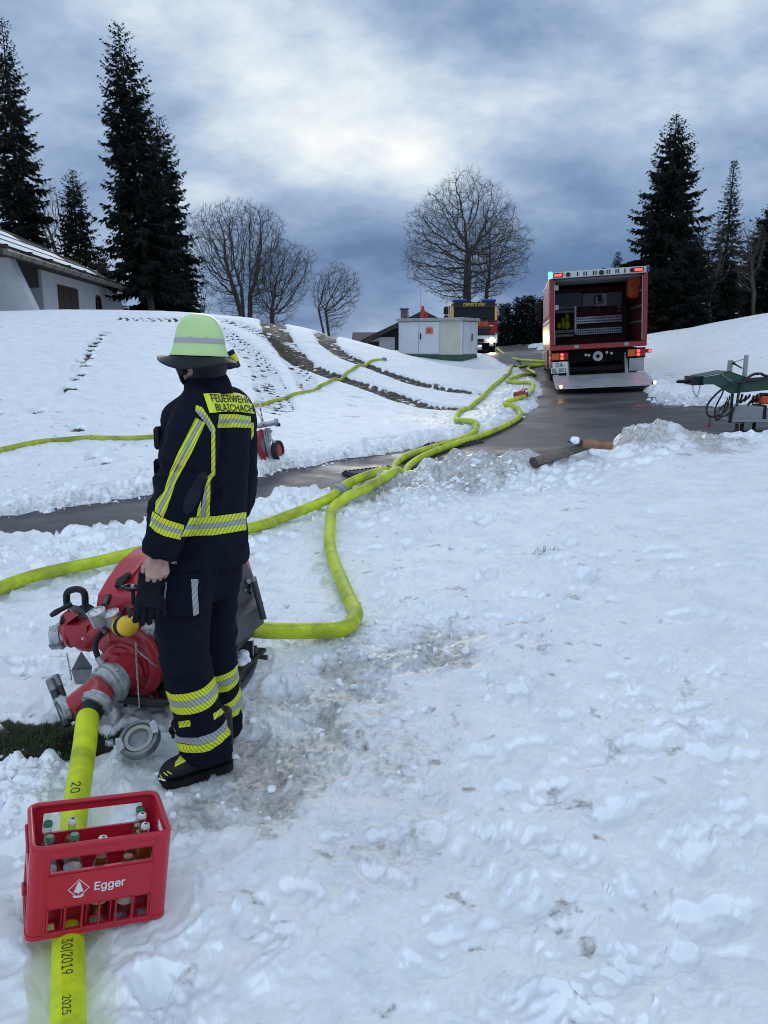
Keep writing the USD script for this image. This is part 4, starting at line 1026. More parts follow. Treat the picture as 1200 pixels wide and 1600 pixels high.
def box_truck():
    p = at(934, 604, 20.8)
    Mx = place((p[0], 20.8, p[2]), math.radians(-9.7), 0, math.radians(-3.2))
    t = thing('box_truck', 'red fire service box truck with open rear and lowered tail lift on the wet road', 'truck', Mx)
    W, L, F, H = 1.24, 5.3, 1.10, 2.86
    th = 0.05
    # body shell
    obj('side_wall', bx(-W, -W + th, 0, L, F - 0.10, H - 0.02, 0.008), fire_red, t, label='left side wall')
    obj('side_wall', bx(W - th, W, 0, L, F - 0.10, H - 0.02, 0.008), fire_red, t, label='right side wall')
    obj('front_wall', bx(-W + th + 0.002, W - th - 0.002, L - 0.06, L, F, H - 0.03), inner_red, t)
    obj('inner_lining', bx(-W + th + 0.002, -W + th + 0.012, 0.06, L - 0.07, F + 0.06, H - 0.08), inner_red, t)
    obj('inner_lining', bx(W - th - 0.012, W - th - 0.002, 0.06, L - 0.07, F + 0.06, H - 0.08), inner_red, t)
    r_ = obj('roof', bx(-W, W, 0.0, L, H - 0.018, H + 0.03, 0.01), fire_red, t)
    for k in range(4): obj('roof_rib', bx(-W + 0.08, W - 0.08, 0.25 + 0.5 * k, 0.33 + 0.5 * k, H - 0.07, H - 0.022), grey_panel, r_)
    obj('floor', bx(-W + th, W - th, 0.0, L - 0.06, F - 0.04, F + 0.05), chassis, t)
    sill = obj('rear_sill', bx(-W + 0.002, W - 0.002, -0.05, -0.002, F - 0.10, F + 0.03, 0.01), fire_red, t)
    for x in (-0.55, 0.72): obj('sill_latch', bx(x - 0.055, x + 0.055, -0.062, -0.052, F - 0.06, F + 0.02), alu_dull, sill)
    for s in (-1, 1):
        obj('rear_post', bx(s * (W - 0.11), s * (W - 0.002), -0.05, -0.002, F + 0.034, H - 0.02, 0.01), fire_red, t)
        obj('post_seal', bx(s * (W - 0.115), s * (W - 0.135), -0.03, 0.03, F + 0.05, H - 0.08), alu_dull, t)
    for z in (2.05, 2.55): obj('post_bracket', bx(-W + 0.12, -W + 0.24, -0.04, 0.02, z, z + 0.13, 0.01), alu_dull, t)
    # lighting strip over the opening
    st = obj('light_strip', bx(-W, W, -0.10, -0.004, H - 0.015, H + 0.145, 0.012), pbr('strip_white', (0.55, 0.56, 0.55), 0.5, var=0.08, vscale=4, dirt=0.3, dirtcol=(0.3, 0.3, 0.3)), t)
    for x in (-0.52, -0.36, -0.30, -0.12, -0.06, 0.22, 0.28, 0.44, 0.50, 0.66): obj('strip_slot', bx(x - 0.016, x + 0.016, -0.106, -0.098, H + 0.015, H + 0.115), blk_print, st)
    obj('strip_camera', lathe([(0, 0.05), (0.055, 0.04), (0.065, 0), (0, 0)], (0.08, -0.10, H + 0.06), (0, -1, 0), 12), blk_print, st)
    for x in (-0.76, 0.84): obj('strip_badge', lathe([(0, 0.012), (0.055, 0.01), (0.06, 0), (0, 0)], (x, -0.101, H + 0.065), (0, -1, 0), 14), blk_print, st)
    for x in (-W + 0.22, W - 0.24):
        b = obj('flash_lamp', bx(x - 0.13, x + 0.13, -0.125, -0.098, H + 0.015, H + 0.125, 0.01), red_lens, st)
        obj('flash_insert', bx(x - 0.095, x + 0.095, -0.132, -0.126, H + 0.04, H + 0.095), red_lit, b)
    obj('beacon', bx(-W - 0.03, -W + 0.075, -0.14, 0.04, H - 0.012, H + 0.165, 0.03), cyan_lit, t, label='lit cyan blue corner beacon')
    obj('beacon', bx(W - 0.05, W + 0.03, -0.14, 0.04, H - 0.012, H + 0.165, 0.03), blue_lens, t, label='unlit dark blue corner beacon')
    # inside: partition panels, rails, cage
    D = 3.0
    def Lc(px, py, y=D): q = loc(Mx, px, py, 1, y); return q[0], q[2]
    def panel(name, p0, p1, mat, y=D, d=0.04, r=0.006, parent=None):
        (x0, z1), (x1, z0) = Lc(*p0, y), Lc(*p1, y)
        return obj(name, bx(x0, x1, y, y + d, z0, z1, r), mat, parent or t)
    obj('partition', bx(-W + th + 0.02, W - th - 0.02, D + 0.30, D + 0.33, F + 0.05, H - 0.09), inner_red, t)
    panel('wall_cabinet', (865, 459.5), (909, 479), grey_panel); panel('wall_cabinet', (910, 459), (929, 478), alu_dull); 
    wc = panel('wall_cabinet', (930, 459), (949, 477.5), white_p); panel('wall_cabinet', (950, 456.5), (972, 476.5), grey_panel)
    (hx, hz), (hx1, hz1) = Lc(934, 461, D), Lc(939.5, 471, D)
    obj('handset', bx(hx, hx1, D - 0.06, D - 0.003, hz1, hz, 0.01), blk_print, wc)
    obj('cord', tube(spline([(hx, D - 0.05, hz), (hx - 0.09, D - 0.05, hz - 0.1), (hx - 0.07, D - 0.05, hz1 - 0.05), (hx1, D - 0.05, hz1 - 0.03), (hx1 + 0.02, D - 0.05, hz1 + 0.06)], 0.03), 0.012, 6), blk_print, wc)
    for (yy0, yy1) in ((496, 503), (514.5, 520.5)):
        (x0, z1), (x1, z0) = Lc(899, yy0), Lc(972, yy1 - 1)
        rl = obj('perforated_rail', bx(x0, x1, D + 0.0, D + 0.05, z0, z1, 0.005), alu, t)
        n = 22
        for k in range(n):
            for j in range(2):
                xx = x0 + (k + 0.5) * (x1 - x0) / n; zz = z0 + (0.30 + 0.4 * j) * (z1 - z0)
                obj('rail_hole', bx(xx - 0.022, xx + 0.022, D - 0.004, D - 0.001, zz - 0.02, zz + 0.02), blk_print, rl)
    panel('shelf_post', (897.5, 478.5), (901, 521), alu, D - 0.12, 0.05)
    for a, b in (((865, 486), (897, 488)), ((865, 517), (897, 519)), ((865, 523), (897, 525.5)), ((865, 480), (897, 482.5))): panel('shelf_rail', a, b, alu_dull, D - 0.12, 0.05)
    panel('small_box', (964, 477), (971, 481), grey_panel); panel('small_box', (964, 484), (971, 487), grey_panel)
    # right wall: rails and pulley
    for z in (1.62, 2.02, 2.42): obj('lashing_rail', bx(W - th - 0.05, W - th - 0.014, 0.15, 2.6, z, z + 0.06), alu_dull, t)
    # side lettering strip and yellow reflective panel
    obj('reflector_panel', bx(-W - 0.006, -W - 0.001, 0.12, L - 0.1, F + 0.06, F + 0.62), pbr('pale_yellow_reflector', (0.66, 0.58, 0.30), 0.35, var=0.1, vscale=3), t)
    obj('side_stripe', bx(-W - 0.006, -W - 0.001, 0.12, L - 0.1, F + 0.67, F + 0.74), white_p, t)
    obj('side_panel', bx(-W - 0.006, -W - 0.001, 0.3, L - 0.1, 1.95, 2.6), pbr('side_grey_red', (0.26, 0.08, 0.085), 0.4, var=0.1), t)
    # chassis
    obj('chassis_rail', bx(-0.42, -0.30, 0.25, 7.2, 0.72, 0.98, 0.01), chassis, t); obj('chassis_rail', bx(0.30, 0.42, 0.25, 7.2, 0.72, 0.98, 0.01), chassis, t)
    obj('cross_member', bx(-1.05, 1.05, 0.30, 0.42, 0.66, 0.98, 0.02), chassis, t)
    obj('underrun_bar', bx(-1.0, 0.92, 0.16, 0.28, 0.40, 0.54, 0.02), chassis, t)
    obj('axle', cyl((-1.0, 1.9, 0.5), (1.0, 1.9, 0.5), 0.10, 12), chassis, t)
    obj('differential', lathe([(0, -0.2), (0.16, -0.15), (0.22, 0), (0.16, 0.15), (0, 0.2)], (0, 1.9, 0.5), (0, 1, 0), 16), chassis, t)
    hk = obj('tow_coupling', hull([(-0.16, 0.12, 0.70), (0.16, 0.12, 0.70), (-0.16, 0.30, 0.70), (0.16, 0.30, 0.70), (-0.1, 0.1, 0.92), (0.1, 0.1, 0.92), (-0.1, 0.3, 0.92), (0.1, 0.3, 0.92)]), chassis, t)
    obj('coupling_jaw', lathe([(0.05, 0), (0.13, 0), (0.13, 0.09), (0.05, 0.09), (0.05, 0)], (0, 0.05, 0.80), (0, -1, 0), 16), alu_dull, hk)
    for x in (-0.30, -0.22, 0.24, 0.36): obj('air_socket', cyl((x, 0.12, 0.86 + 0.03 * math.sin(9 * x)), (x, 0.06, 0.86 + 0.03 * math.sin(9 * x)), 0.035, 10), alu, t)
    for x in (-0.78, 0.74): obj('lift_cylinder', tube([(x, 0.25, 0.85), (x, -0.02, 0.30), (x, -0.15, 0.20)], 0.045, 8), alu_dull, t)
    for x in (-0.68, 0.64): obj('lift_arm', bx(x - 0.05, x + 0.05, -0.14, 0.55, 0.12, 0.30, 0.015), chassis, t)
    for y, rmat in ((1.9, alu_dull), (6.35, alu_dull)):
        for s in (-1, 1):
            for k, o in enumerate((0, 0.30) if y < 3 else (0,)):
                ty, rim = wheel(0.50, 0.27, s * (1.06 - o), y, 0.50, s, rmat)
                w = obj('wheel', ty, rubber, t); obj('rim', rim, rmat, w)
    for s in (-1, 1):
        obj('mudguard', tube(spline([(s * 1.05, 1.25, 0.55), (s * 1.05, 1.4, 0.98), (s * 1.05, 1.9, 1.08), (s * 1.05, 2.4, 0.98), (s * 1.05, 2.55, 0.55)], 0.1) , 0.03, 6), blackp, t)
        obj('mud_flap', bx(s * 0.78, s * 1.18, 1.28, 1.30, 0.18, 0.72), blackp, t)
        obj('side_skirt', bx(s * (W - 0.05), s * (W - 0.01), 2.6, 5.2, 0.42, F - 0.102, 0.01), fire_red, t)
    obj('side_skirt', bx(-W + 0.01, -W + 0.05, 0.05, 1.2, 0.52, F - 0.102, 0.01), fire_red, t)
    # lamps left and right
    for s in (-1, 1):
        x = s * 0.98
        g = obj('tail_light', bx(x - 0.22, x + 0.22, 0.0, 0.08, 0.74, 0.94, 0.015), red_lens, t)
        obj('indicator_lens', bx(x - 0.21, x - 0.03, -0.006, -0.001, 0.755, 0.925, 0.002), orange_lens, g)
        for dz in (0.79, 0.885): obj('lamp_insert', lathe([(0, 0.012), (0.038, 0.008), (0.042, 0), (0, 0)], (x + 0.055, -0.002, dz), (0, -1, 0), 14), red_lit, g)
        obj('lamp_bracket', bx(x - 0.24, x + 0.24, 0.083, 0.12, 0.70, 0.97), chassis, t)
    sd_ = obj('side_marker', bx(1.20, 1.37, 0.02, 0.07, 0.82, 0.92, 0.01), red_lens, t)
    obj('lamp_insert', lathe([(0, 0.012), (0.03, 0.008), (0.034, 0), (0, 0)], (1.325, 0.018, 0.87), (0, -1, 0), 12), red_lit, sd_)
    obj('side_marker', bx(-W - 0.012, -W + 0.02, 0.06, 0.10, 0.80, 0.84), red_lit, t)
    pl = obj('number_plate', bx(-1.22, -0.78, -0.012, 0.0, 0.40, 0.70, 0.004), plate_w, t)
    text_on('OA·', 0.105, blk_print, pl, (-0.98, -0.0125, 0.565), (1, 0, 0), (0, 0, 1), depth=0.002)
    text_on('BL 881', 0.105, blk_print, pl, (-1.0, -0.0125, 0.425), (1, 0, 0), (0, 0, 1), depth=0.002, w=0.37)
    obj('plate_band', bx(-1.215, -1.18, -0.0145, -0.0125, 0.55, 0.69), pbr('plate_blue', (0.02, 0.06, 0.3), 0.4), pl)
    obj('plate_bracket', bx(0.80, 1.18, 0.0, 0.03, 0.36, 0.70, 0.01), alu_dull, t)
    obj('marker_board', bx(-1.16, -1.02, -0.005, 0.0, 0.24, 0.36, 0.003), white_p, t)
    # tail lift platform, laid down behind
    pf = hull([(-1.18, -0.16, 0.26), (1.18, -0.16, 0.26), (-1.18, -0.16, 0.34), (1.18, -0.16, 0.34), (-1.18, -1.95, 0.085), (1.18, -1.95, 0.085), (-1.18, -1.95, 0.105), (1.18, -1.95, 0.105)])
    Pf = obj('tail_lift_platform', pf, alu, t, smooth=False)
    sl = (0.34 - 0.105) / 1.79
    obj('platform_seam', bx(-1.17, 1.17, -1.12, -1.10, .20, .2205), alu_dull, Pf)
    for x in (-1.06, 1.14):
        z = 0.105 + sl * 0.08
        b = obj('platform_lamp', bx(x - 0.06, x + 0.06, -1.93, -1.83, z, z + 0.045, 0.015), chassis, Pf)
        obj('lamp_insert', lathe([(0, 0.03), (0.03, 0.02), (0.04, 0), (0, 0)], (x, -1.92, z + 0.03), (0, -1, 0.3), 12), amber_lit, b)
    # cab, mostly hidden, with mirror arms
    cab = hull([(-1.2, 5.55, 0.9), (1.2, 5.55, 0.9), (-1.2, 7.35, 0.9), (1.2, 7.35, 0.9), (-1.2, 5.55, 2.75), (1.2, 5.55, 2.75), (-1.1, 7.0, 2.75), (1.1, 7.0, 2.75), (-1.2, 7.35, 1.8), (1.2, 7.35, 1.8)])
    obj('cab', cab, fire_red, t, smooth=False)
    obj('windscreen', hull([(-1.05, 7.362, 1.85), (1.05, 7.362, 1.85), (-0.98, 7.05, 2.65), (0.98, 7.05, 2.65), (-1.05, 7.372, 1.85), (1.05, 7.372, 1.85), (-0.98, 7.06, 2.65), (0.98, 7.06, 2.65)]), blackp, t)
    obj('bumper', bx(-1.22, 1.22, 7.1, 7.5, 0.45, 0.9, 0.04), white_p, t)
    for s in (-1, 1):
        y = 6.4
        xs_ = loc(Mx, 842, 480, 1, y)[0] if s < 0 else 1.62
        zt_, zb_ = loc(Mx, 842, 472, 1, y)[2], loc(Mx, 842, 490, 1, y)[2]
        m_ = obj('mirror', bx(xs_ - 0.12, xs_ + 0.12, y - 0.09, y + 0.06, zb_, zt_, 0.04), blackp, t)
        obj('wide_mirror', bx(xs_ - 0.11, xs_ + 0.09, y - 0.09, y + 0.06, zb_ - 0.26, zb_ - 0.06, 0.04), blackp, m_)
        obj('mirror_arm', tube(spline([(s * 1.19, y, zt_ + 0.16), (xs_ + 0.05 * -s, y, zt_ + 0.14), (xs_, y, zt_ + 0.02), (xs_, y, zb_ - 0.3), (xs_ - 0.02 * s, y, zb_ - 0.42), (s * 1.19, y, zb_ - 0.44)], 0.06), 0.018, 6), blackp, m_)
    # things carried in it
    yy = D - 0.16
    sh = []
    for i, (px, py, hw, top, m, lb) in enumerate([(873, 514, 3.4, 503, hi_yellow, 'low yellow gear bundle at the left end of the cage in the truck'), (879.5, 514, 2.6, 496, hi_yellow, 'upright yellow roll in the middle of the cage in the truck'),
                                      (886, 514.5, 4.4, 501, hi_yellow, 'broad pale yellow gear bundle at the right end of the cage in the truck'), (885.5, 501, 3.4, 489.5, hi_yellow, 'topmost yellow gear bundle, stacked on the broad one in the cage')]):
        x0, z0 = Lc(px, py, yy); z1 = Lc(px, top, yy)[1]; w = hw * 0.0197
        b = jitter(trimesh.creation.icosphere(3, 1.0), 0.22, 1.6, i)
        b.vertices = b.vertices * [w, 0.12, (z1 - z0) * 0.52]
        g = thing('yellow_gear', lb, 'gear', Mx @ place((x0, yy + 0.0, (z0 + z1) / 2)))
        obj('bundle', b, m, g, smooth=True)
        obj('strap', lathe([(w * 0.98, -0.015), (w * 1.04, -0.015), (w * 1.04, 0.015), (w * 0.98, 0.015)], (0, 0, 0.01), (0, 0, 1), 14), pbr(f'gear_strap_{i}', (0.2, 0.2, 0.2), 0.6), g)
    x0, z0 = Lc(990, 449, 1.0)
    og = thing('orange_bag', 'orange kit bag hanging at the upper right inside the box truck', 'bag', Mx @ place((x0, 1.0, z0)))
    b = jitter(bx(-0.17, 0.17, -0.22, 0.3, -0.28, 0.26, 0.09).subdivide().subdivide(), 0.035, 5, 4)
    obj('bag_body', b, orange_fab, og, smooth=50)
    obj('flap', jitter(bx(-0.175, 0.175, -0.24, -0.20, 0.02, 0.24, 0.015).subdivide(), 0.012, 5, 5), orange_fab, og)
    obj('strap', tube(spline([(-0.1, 0, 0.24), (-0.05, 0, 0.42), (0.06, 0, 0.42), (0.1, 0, 0.24)], 0.03), 0.014, 6), blk_print, og)
    return Mx
TRUCK_M = box_truck()

def fire_engine():
    Y = 40.0
    a, b = at(703, 540, Y), at(777, 540, Y)
    gz_ = at(740, 553, Y)[2]
    cx = (a[0] + b[0]) / 2
    top = at(740, 473, Y)[2]
    Mx = place((cx, Y, gz_), math.radians(180 - 3.0))
    t = thing('fire_engine', 'red and white fire engine with one headlamp glaring, facing down the road behind the kiosk', 'fire engine', Mx)
    S = (b[0] - a[0]) / 2.5                                     # whole engine to the width it has
    Wd = 1.25 * S; Hh = (top - gz_)
    # frame: +y forward; front at y = 0
    z = lambda f: f * Hh
    def fz(py): return at(740, py, Y)[2] - gz_
    obj('cab_lower', hull([(-Wd, -2.6, 0.9), (Wd, -2.6, 0.9), (-Wd, -0.05, 0.9), (Wd, -0.05, 0.9), (-Wd, -2.6, fz(501)), (Wd, -2.6, fz(501)), (-Wd, -0.08, fz(501)), (Wd, -0.08, fz(501))]), fire_red, t, smooth=False)
    obj('cab_upper', hull([(-Wd, -2.6, fz(501) + .003), (Wd, -2.6, fz(501) + .003), (-Wd, -0.10, fz(501) + .003), (Wd, -0.10, fz(501) + .003), (-Wd * .96, -2.6, fz(472)), (Wd * .96, -2.6, fz(472)), (-Wd * .95, -0.42, fz(472)), (Wd * .95, -0.42, fz(472))]), fire_red, t, smooth=False)
    zt, zb = fz(481), fz(499)
    yf = lambda zz: -0.095 - 0.32 * (zz - fz(501)) / (fz(472) - fz(501))
    def slab(x0, x1, z0, z1, mat, name, par=None, off=0.012):
        return obj(name, hull([(x, yf(zz) + o, zz) for x in (x0, x1) for zz in (z0, z1) for o in (off, off + 0.02)]), mat, par or t, smooth=False)
    ws = slab(-Wd * .84, Wd * .84, zb, zt, M('windscreen_glass', {'p': ('principled_bsdf', {'base_color': (0.012, 0.016, 0.022), 'roughness': 0.12, 'specular_ior_level': 0.12})}, [], surface='p.BSDF'), 'windscreen')
    for s in (-1, 1): obj('wiper', tube([(s * 0.1, yf(zb) + 0.05, zb + 0.02), (s * 0.75, yf(zb) + 0.05, zb + 0.10)], 0.018, 5), blk_print, ws)
    vis = slab(-Wd * .86, Wd * .86, zt + 0.02, fz(471.5), blackp, 'visor', off=0.06)
    text_on('OBERSTDORF', 0.17, yel_print, vis, (0, yf(fz(477)) + 0.086, fz(478.5)), (-1, 0, 0), (0, 0, 1), w=1.15 * S)
    for s in (-1, 1):
        slab(s * Wd * .87, s * Wd * .95, zb - 0.02, zt + 0.1, yel_print, 'yellow_stripe')
        obj('beacon', bx(s * Wd * 0.30, s * Wd * 0.92, -0.75, -0.42, fz(471.5), fz(466.5), 0.04), blue_lens, t)
        obj('marker_lamp', bx(s * Wd * .88, s * Wd * .98, -0.40, -0.34, fz(474.5), fz(471), 0.01), white_p, t)
        m_ = obj('mirror', bx(s * (Wd + 0.10), s * (Wd + 0.34), -0.35, -0.2, fz(491), fz(479), 0.04), blackp, t)
        obj('wide_mirror', bx(s * (Wd + 0.10), s * (Wd + 0.32), -0.35, -0.2, fz(500), fz(492.5), 0.04), blackp, m_)
        obj('mirror_arm', tube([(s * Wd * .95, -0.3, fz(479)), (s * (Wd + .22), -0.28, fz(478)), (s * (Wd + .22), -0.28, fz(500)), (s * Wd, -0.3, fz(501))], 0.025, 6), blackp, m_)
    obj('lower_sill', slab_ := bx(-Wd * .84, Wd * .84, -0.08, -0.02, fz(503), fz(500) - 0.01, 0.01), blackp, t)
    # red front with lettering, grille
    fr = obj('front_panel', bx(-Wd * .97, Wd * .97, -0.05, 0.0, fz(520), fz(503.2), 0.015), fire_red, t)
    text_on('FEUERWEHR', 0.24, pbr('orange_print', (0.55, 0.17, 0.03), 0.5), fr, (0, 0.002, fz(509.5)), (-1, 0, 0), (0, 0, 1), w=1.45 * S)
    obj('badge', bx(-Wd * .80, -Wd * .62, 0.001, 0.006, fz(509.6), fz(508.2)), white_p, fr)
    gr = obj('grille', hull([(-Wd * .70, 0.003, fz(512)), (Wd * .70, 0.003, fz(512)), (-Wd * .70, 0.05, fz(512.4)), (Wd * .70, 0.05, fz(512.4)), (-Wd * .62, 0.003, fz(524)), (Wd * .62, 0.003, fz(524)), (-Wd * .62, 0.05, fz(523.6)), (Wd * .62, 0.05, fz(523.6))]), blackp, t, smooth=False)
    for k in range(3): obj('grille_bar', bx(-Wd * .66, Wd * .66, 0.051, 0.075, fz(514.3 + 3.2 * k), fz(513.2 + 3.2 * k), 0.006), pbr(f'grille_bar_{k}', (0.05, 0.05, 0.055), 0.3), gr)
    obj('star_badge', lathe([(0.11, 0), (0.14, 0), (0.14, 0.03), (0.11, 0.03), (0.11, 0)], (0, 0.08, fz(521)), (0, 1, 0), 20), alu, gr)
    bm = obj('bumper', hull([(-Wd, -0.5, fz(535.5)), (Wd, -0.5, fz(535.5)), (-Wd * .95, 0.12, fz(536)), (Wd * .95, 0.12, fz(536)), (-Wd, -0.5, fz(521)), (Wd, -0.5, fz(521)), (-Wd * .97, 0.05, fz(524.5)), (Wd * .97, 0.05, fz(524.5)), (-Wd * .95, 0.14, fz(530)), (Wd * .95, 0.14, fz(530))]), white_p, t, smooth=False)
    obj('bumper_grille', bx(-Wd * .42, Wd * .42, 0.125, 0.155, fz(535), fz(529.5), 0.01), blackp, bm)
    for s in (-1, 1):
        lx = s * Wd * 0.74
        hb = obj('headlamp', lathe([(0, 0.07), (0.12, 0.06), (0.17, 0.03), (0.18, 0), (0, 0)], (lx, 0.115, fz(531.8)), (0, 1, 0), 20), white_p, bm)
        if s < 0: obj('lamp_lens', lathe([(0, 0.06), (0.10, 0.045), (0.15, 0), (0, 0)], (lx, 0.165, fz(531.8)), (0, 1, 0), 20), head_lit, hb, label='lit headlamp lens')
        obj('fog_lamp', bx(lx - 0.12, lx + 0.12, 0.06, 0.13, fz(541), fz(537.2), 0.02), alu_dull, t)
        obj('corner_panel', hull([(s * Wd * .98, -0.4, fz(534)), (s * Wd * 1.0, 0.0, fz(533)), (s * Wd * .98, -0.4, fz(519)), (s * Wd * .98, 0.02, fz(523)), (s * Wd * .90, 0.06, fz(524)), (s * Wd * .90, 0.06, fz(520))]), white_p, t, smooth=False)
    obj('tow_eye', lathe([(0.05, 0), (0.09, 0), (0.09, 0.05), (0.05, 0.05), (0.05, 0)], (-0.15, 0.0, fz(539.5)), (0, 1, 0), 14), alu_dull, t)
    obj('underbody', bx(-Wd * .9, Wd * .9, -6.4, -0.3, 0.45, 0.95, 0.02), chassis, t)
    obj('body', bx(-Wd, Wd, -7.2, -2.7, 0.95, fz(474), 0.03), fire_red, t)
    for k in range(3):
        for s in (-1, 1): obj('roller_shutter', bx(s * Wd, s * (Wd + 0.012), -7.0 + 1.45 * k, -5.68 + 1.45 * k, 1.2, fz(480), 0.004), alu, t)
    for y in (-1.3, -5.2):
        for s in (-1, 1):
            ty, rim = wheel(0.55, 0.34, s * (Wd - 0.2), y, 0.55, s, alu_dull)
            w = obj('wheel', ty, rubber, t); obj('rim', rim, alu_dull, w)
    # the lit headlamp throws real light down the road
    hp = Mx @ np.array([-Wd * 0.74, 0.32, fz(531.8), 1])
    L = UsdLux.DiskLight.Define(stage, f'{t.GetPath()}/bumper/headlamp_beam')
    L.CreateRadiusAttr(0.12); L.CreateIntensityAttr(350.0); L.CreateColorAttr((1.0, 0.80, 0.52))
    UsdLux.ShapingAPI.Apply(L.GetPrim()).CreateShapingConeAngleAttr(70.0)
    m4 = np.eye(4); m4[:3, 0] = (-1, 0, 0); m4[:3, 1] = (0, 0, 1); m4[:3, 2] = (0, -1, 0); m4[:3, 3] = (-Wd * 0.74, 0.34, fz(531.8))
    L.AddTransformOp().Set(Gf.Matrix4d(*m4.T.ravel().tolist()))
fire_engine()

# ------------------------------------------------------------------ trailer by the road
def trailer():
    Y = 12.2
    g = at(1150, 673, Y)
    Mx = place((g[0], Y, g[2]))
    t = thing('green_trailer', 'green drawbar trailer with black cables and castors behind the snow bank, right edge', 'trailer', Mx)
    gm = pbr('trailer_green', (0.012, 0.050, 0.030), 0.45, var=0.25, vscale=5, dirt=0.4, dirtcol=(0.05, 0.05, 0.04))
    P = lambda px, py, y=0.0: loc(Mx, px, py, 1, y)
    def plate(pts, y0, d, mat, name, par=None):
        return obj(name, prism(Polygon([tuple(P(*q, y0)[[0, 2]]) for q in pts]), d, 'y', y0), mat, par or t, smooth=False)
    arm = plate([(1099, 590), (1122, 586), (1141, 581.5), (1166, 591), (1210, 588), (1260, 590), (1260, 612), (1206, 609), (1143, 615), (1117, 600.5), (1099, 601)], 0.0, 0.06, gm, 'drawbar_plate')
    plate([(1099, 590), (1122, 586), (1141, 581.5), (1166, 591), (1260, 586), (1260, 606), (1206, 604), (1143, 610), (1117, 598), (1099, 600)], 0.46, 0.06, gm, 'drawbar_plate')
    a, b, c = P(1099, 589), P(1140, 581.2), P(1168, 591.2)
    obj('top_plate', hull([a + [0, 0.0, 0.012], a + [0, 0.5, 0.012], b + [0, 0, 0.012], b + [0, 0.5, 0.012], a, b, a + [0, .5, 0], b + [0, .5, 0]]), gm, t, smooth=False)
    obj('top_plate', hull([c + [0, 0.0, 0.012], c + [0, 0.5, 0.012], b + [0, 0, 0.014], b + [0, 0.5, 0.014], c, b + [0.01, 0, 0], c + [0, .5, 0]]), gm, t, smooth=False)
    obj('stiffener', hull([P(1124, 583.6, -0.002), P(1127, 583.2, -0.002), P(1146, 596, -0.002), P(1143, 597, -0.002), P(1124, 583.6, -0.012), P(1127, 583.2, -0.012), P(1146, 596, -0.012), P(1143, 597, -0.012)]), pbr('pale_green_edge', (0.10, 0.15, 0.11), 0.6), arm, smooth=False)
    hb = [P(1083, 588.5, .05), P(1100, 588, .05), P(1083, 602, .05), P(1100, 601.5, .05)]
    obj('coupling_head', hull(hb + [q + [0, 0.36, 0] for q in hb]), blackp, t, smooth=False)
    obj('tow_bar', tube([P(1057, 596.5, .22), P(1062, 596, .22), P(1072, 596, .22), P(1084, 594.5, .22)], [0.018, 0.028, 0.028, 0.034], 10), blackp, t)
    def post(px, y0, y1, hw, dpt):
        q0, q1 = P(px, y0, dpt), P(px, y1, dpt)
        return obj('clamp_post', bx(q0[0] - hw, q0[0] + hw, dpt - hw, dpt + hw, q1[2], q0[2], 0.006), alu_dull, t)
    post(1141.5, 562.5, 584, 0.032, 0.25); p2 = post(1166.5, 554.5, 596, 0.028, 0.10)
    obj('clamp_rod', cyl(P(1142, 567, .2), P(1167, 559.5, .1), 0.009, 8), alu, p2)
    obj('clamp_knob', cyl(P(1144.5, 566.5, .16), P(1148, 568.5, .16), 0.022, 8), blackp, p2)
    obj('clamp_lever', tube([P(1146, 568, .15), P(1152, 571, .14), P(1159.5, 575.5, .14)], [0.014, 0.012, 0.010], 6), blackp, p2)
    cab_m = pbr('black_cable', (0.012, 0.013, 0.013), 0.5)
    for pts, r in [([(1196, 590), (1180, 594), (1160, 596), (1135, 604), (1115, 620), (1104, 640), (1106, 648), (1116, 651), (1130, 645), (1138, 628)], 0.017),
                   ([(1186, 584), (1175, 586), (1162, 597), (1155, 612), (1151, 634)], 0.022), ([(1212, 587), (1200, 588), (1188, 583)], 0.022),
                   ([(1131, 606), (1122, 628), (1117, 650), (1120, 657), (1127, 648), (1136, 630)], 0.013), ([(1140, 618), (1128, 636), (1122, 640), (1118, 655)], 0.011),
                   ([(1118, 651), (1130, 650), (1142, 646), (1148, 636)], 0.011), ([(1136, 622), (1126, 640), (1119, 654), (1128, 652), (1140, 632)], 0.010)]:
        obj('cable', tube(spline([P(*q, -0.06 - 0.02 * math.sin(q[0])) for q in pts], 0.02), r, 8), cab_m, t)
    obj('cable', tube([P(1109.5, 651, -.06), P(1109, 662, -.06)], 0.010, 6), cab_m, t, label='cable end with red plug')
    obj('plug', cyl(P(1109, 660, -.06), P(1106, 667, -.06), 0.028, 10), pbr('plug_red', (0.22, 0.03, 0.03), 0.5), t)
    # little chain
    cp = spline([P(1083, 601, 0.1), P(1084, 612, 0.1), P(1088.5, 619, 0.1), P(1092, 612, 0.1), P(1094, 601, 0.1)], 0.02)
    for k in range(0, len(cp) - 1, 1):
        m_ = lathe([(0.008, -0.0035), (0.014, -0.0035), (0.014, 0.0035), (0.008, 0.0035), (0.008, -0.0035)], cp[k], (1, 0, 0) if k % 2 else (0, 1, 0), 8)
        obj('chain_link', m_, alu_dull, t)
    # trolley below with the grey box
    q0, q1 = P(1146.5, 635.5, -0.02), P(1191, 660, -0.02)
    obj('grey_box', bx(q0[0], q1[0], -0.02, 0.42, q1[2] + 0.05, q0[2], 0.008), pbr('box_grey_plastic', (0.24, 0.25, 0.27), 0.5, var=0.06), t)
    obj('box_base', bx(q0[0] - 0.01, q1[0] + 0.5, -0.03, 0.45, q1[2], q1[2] + 0.048, 0.008), alu_dull, t)
    obj('stand_post', bx(q0[0] - 0.045, q0[0] - 0.012, -0.02, 0.03, q1[2] - 0.01, P(1143, 615)[2], 0.004), blackp, t)
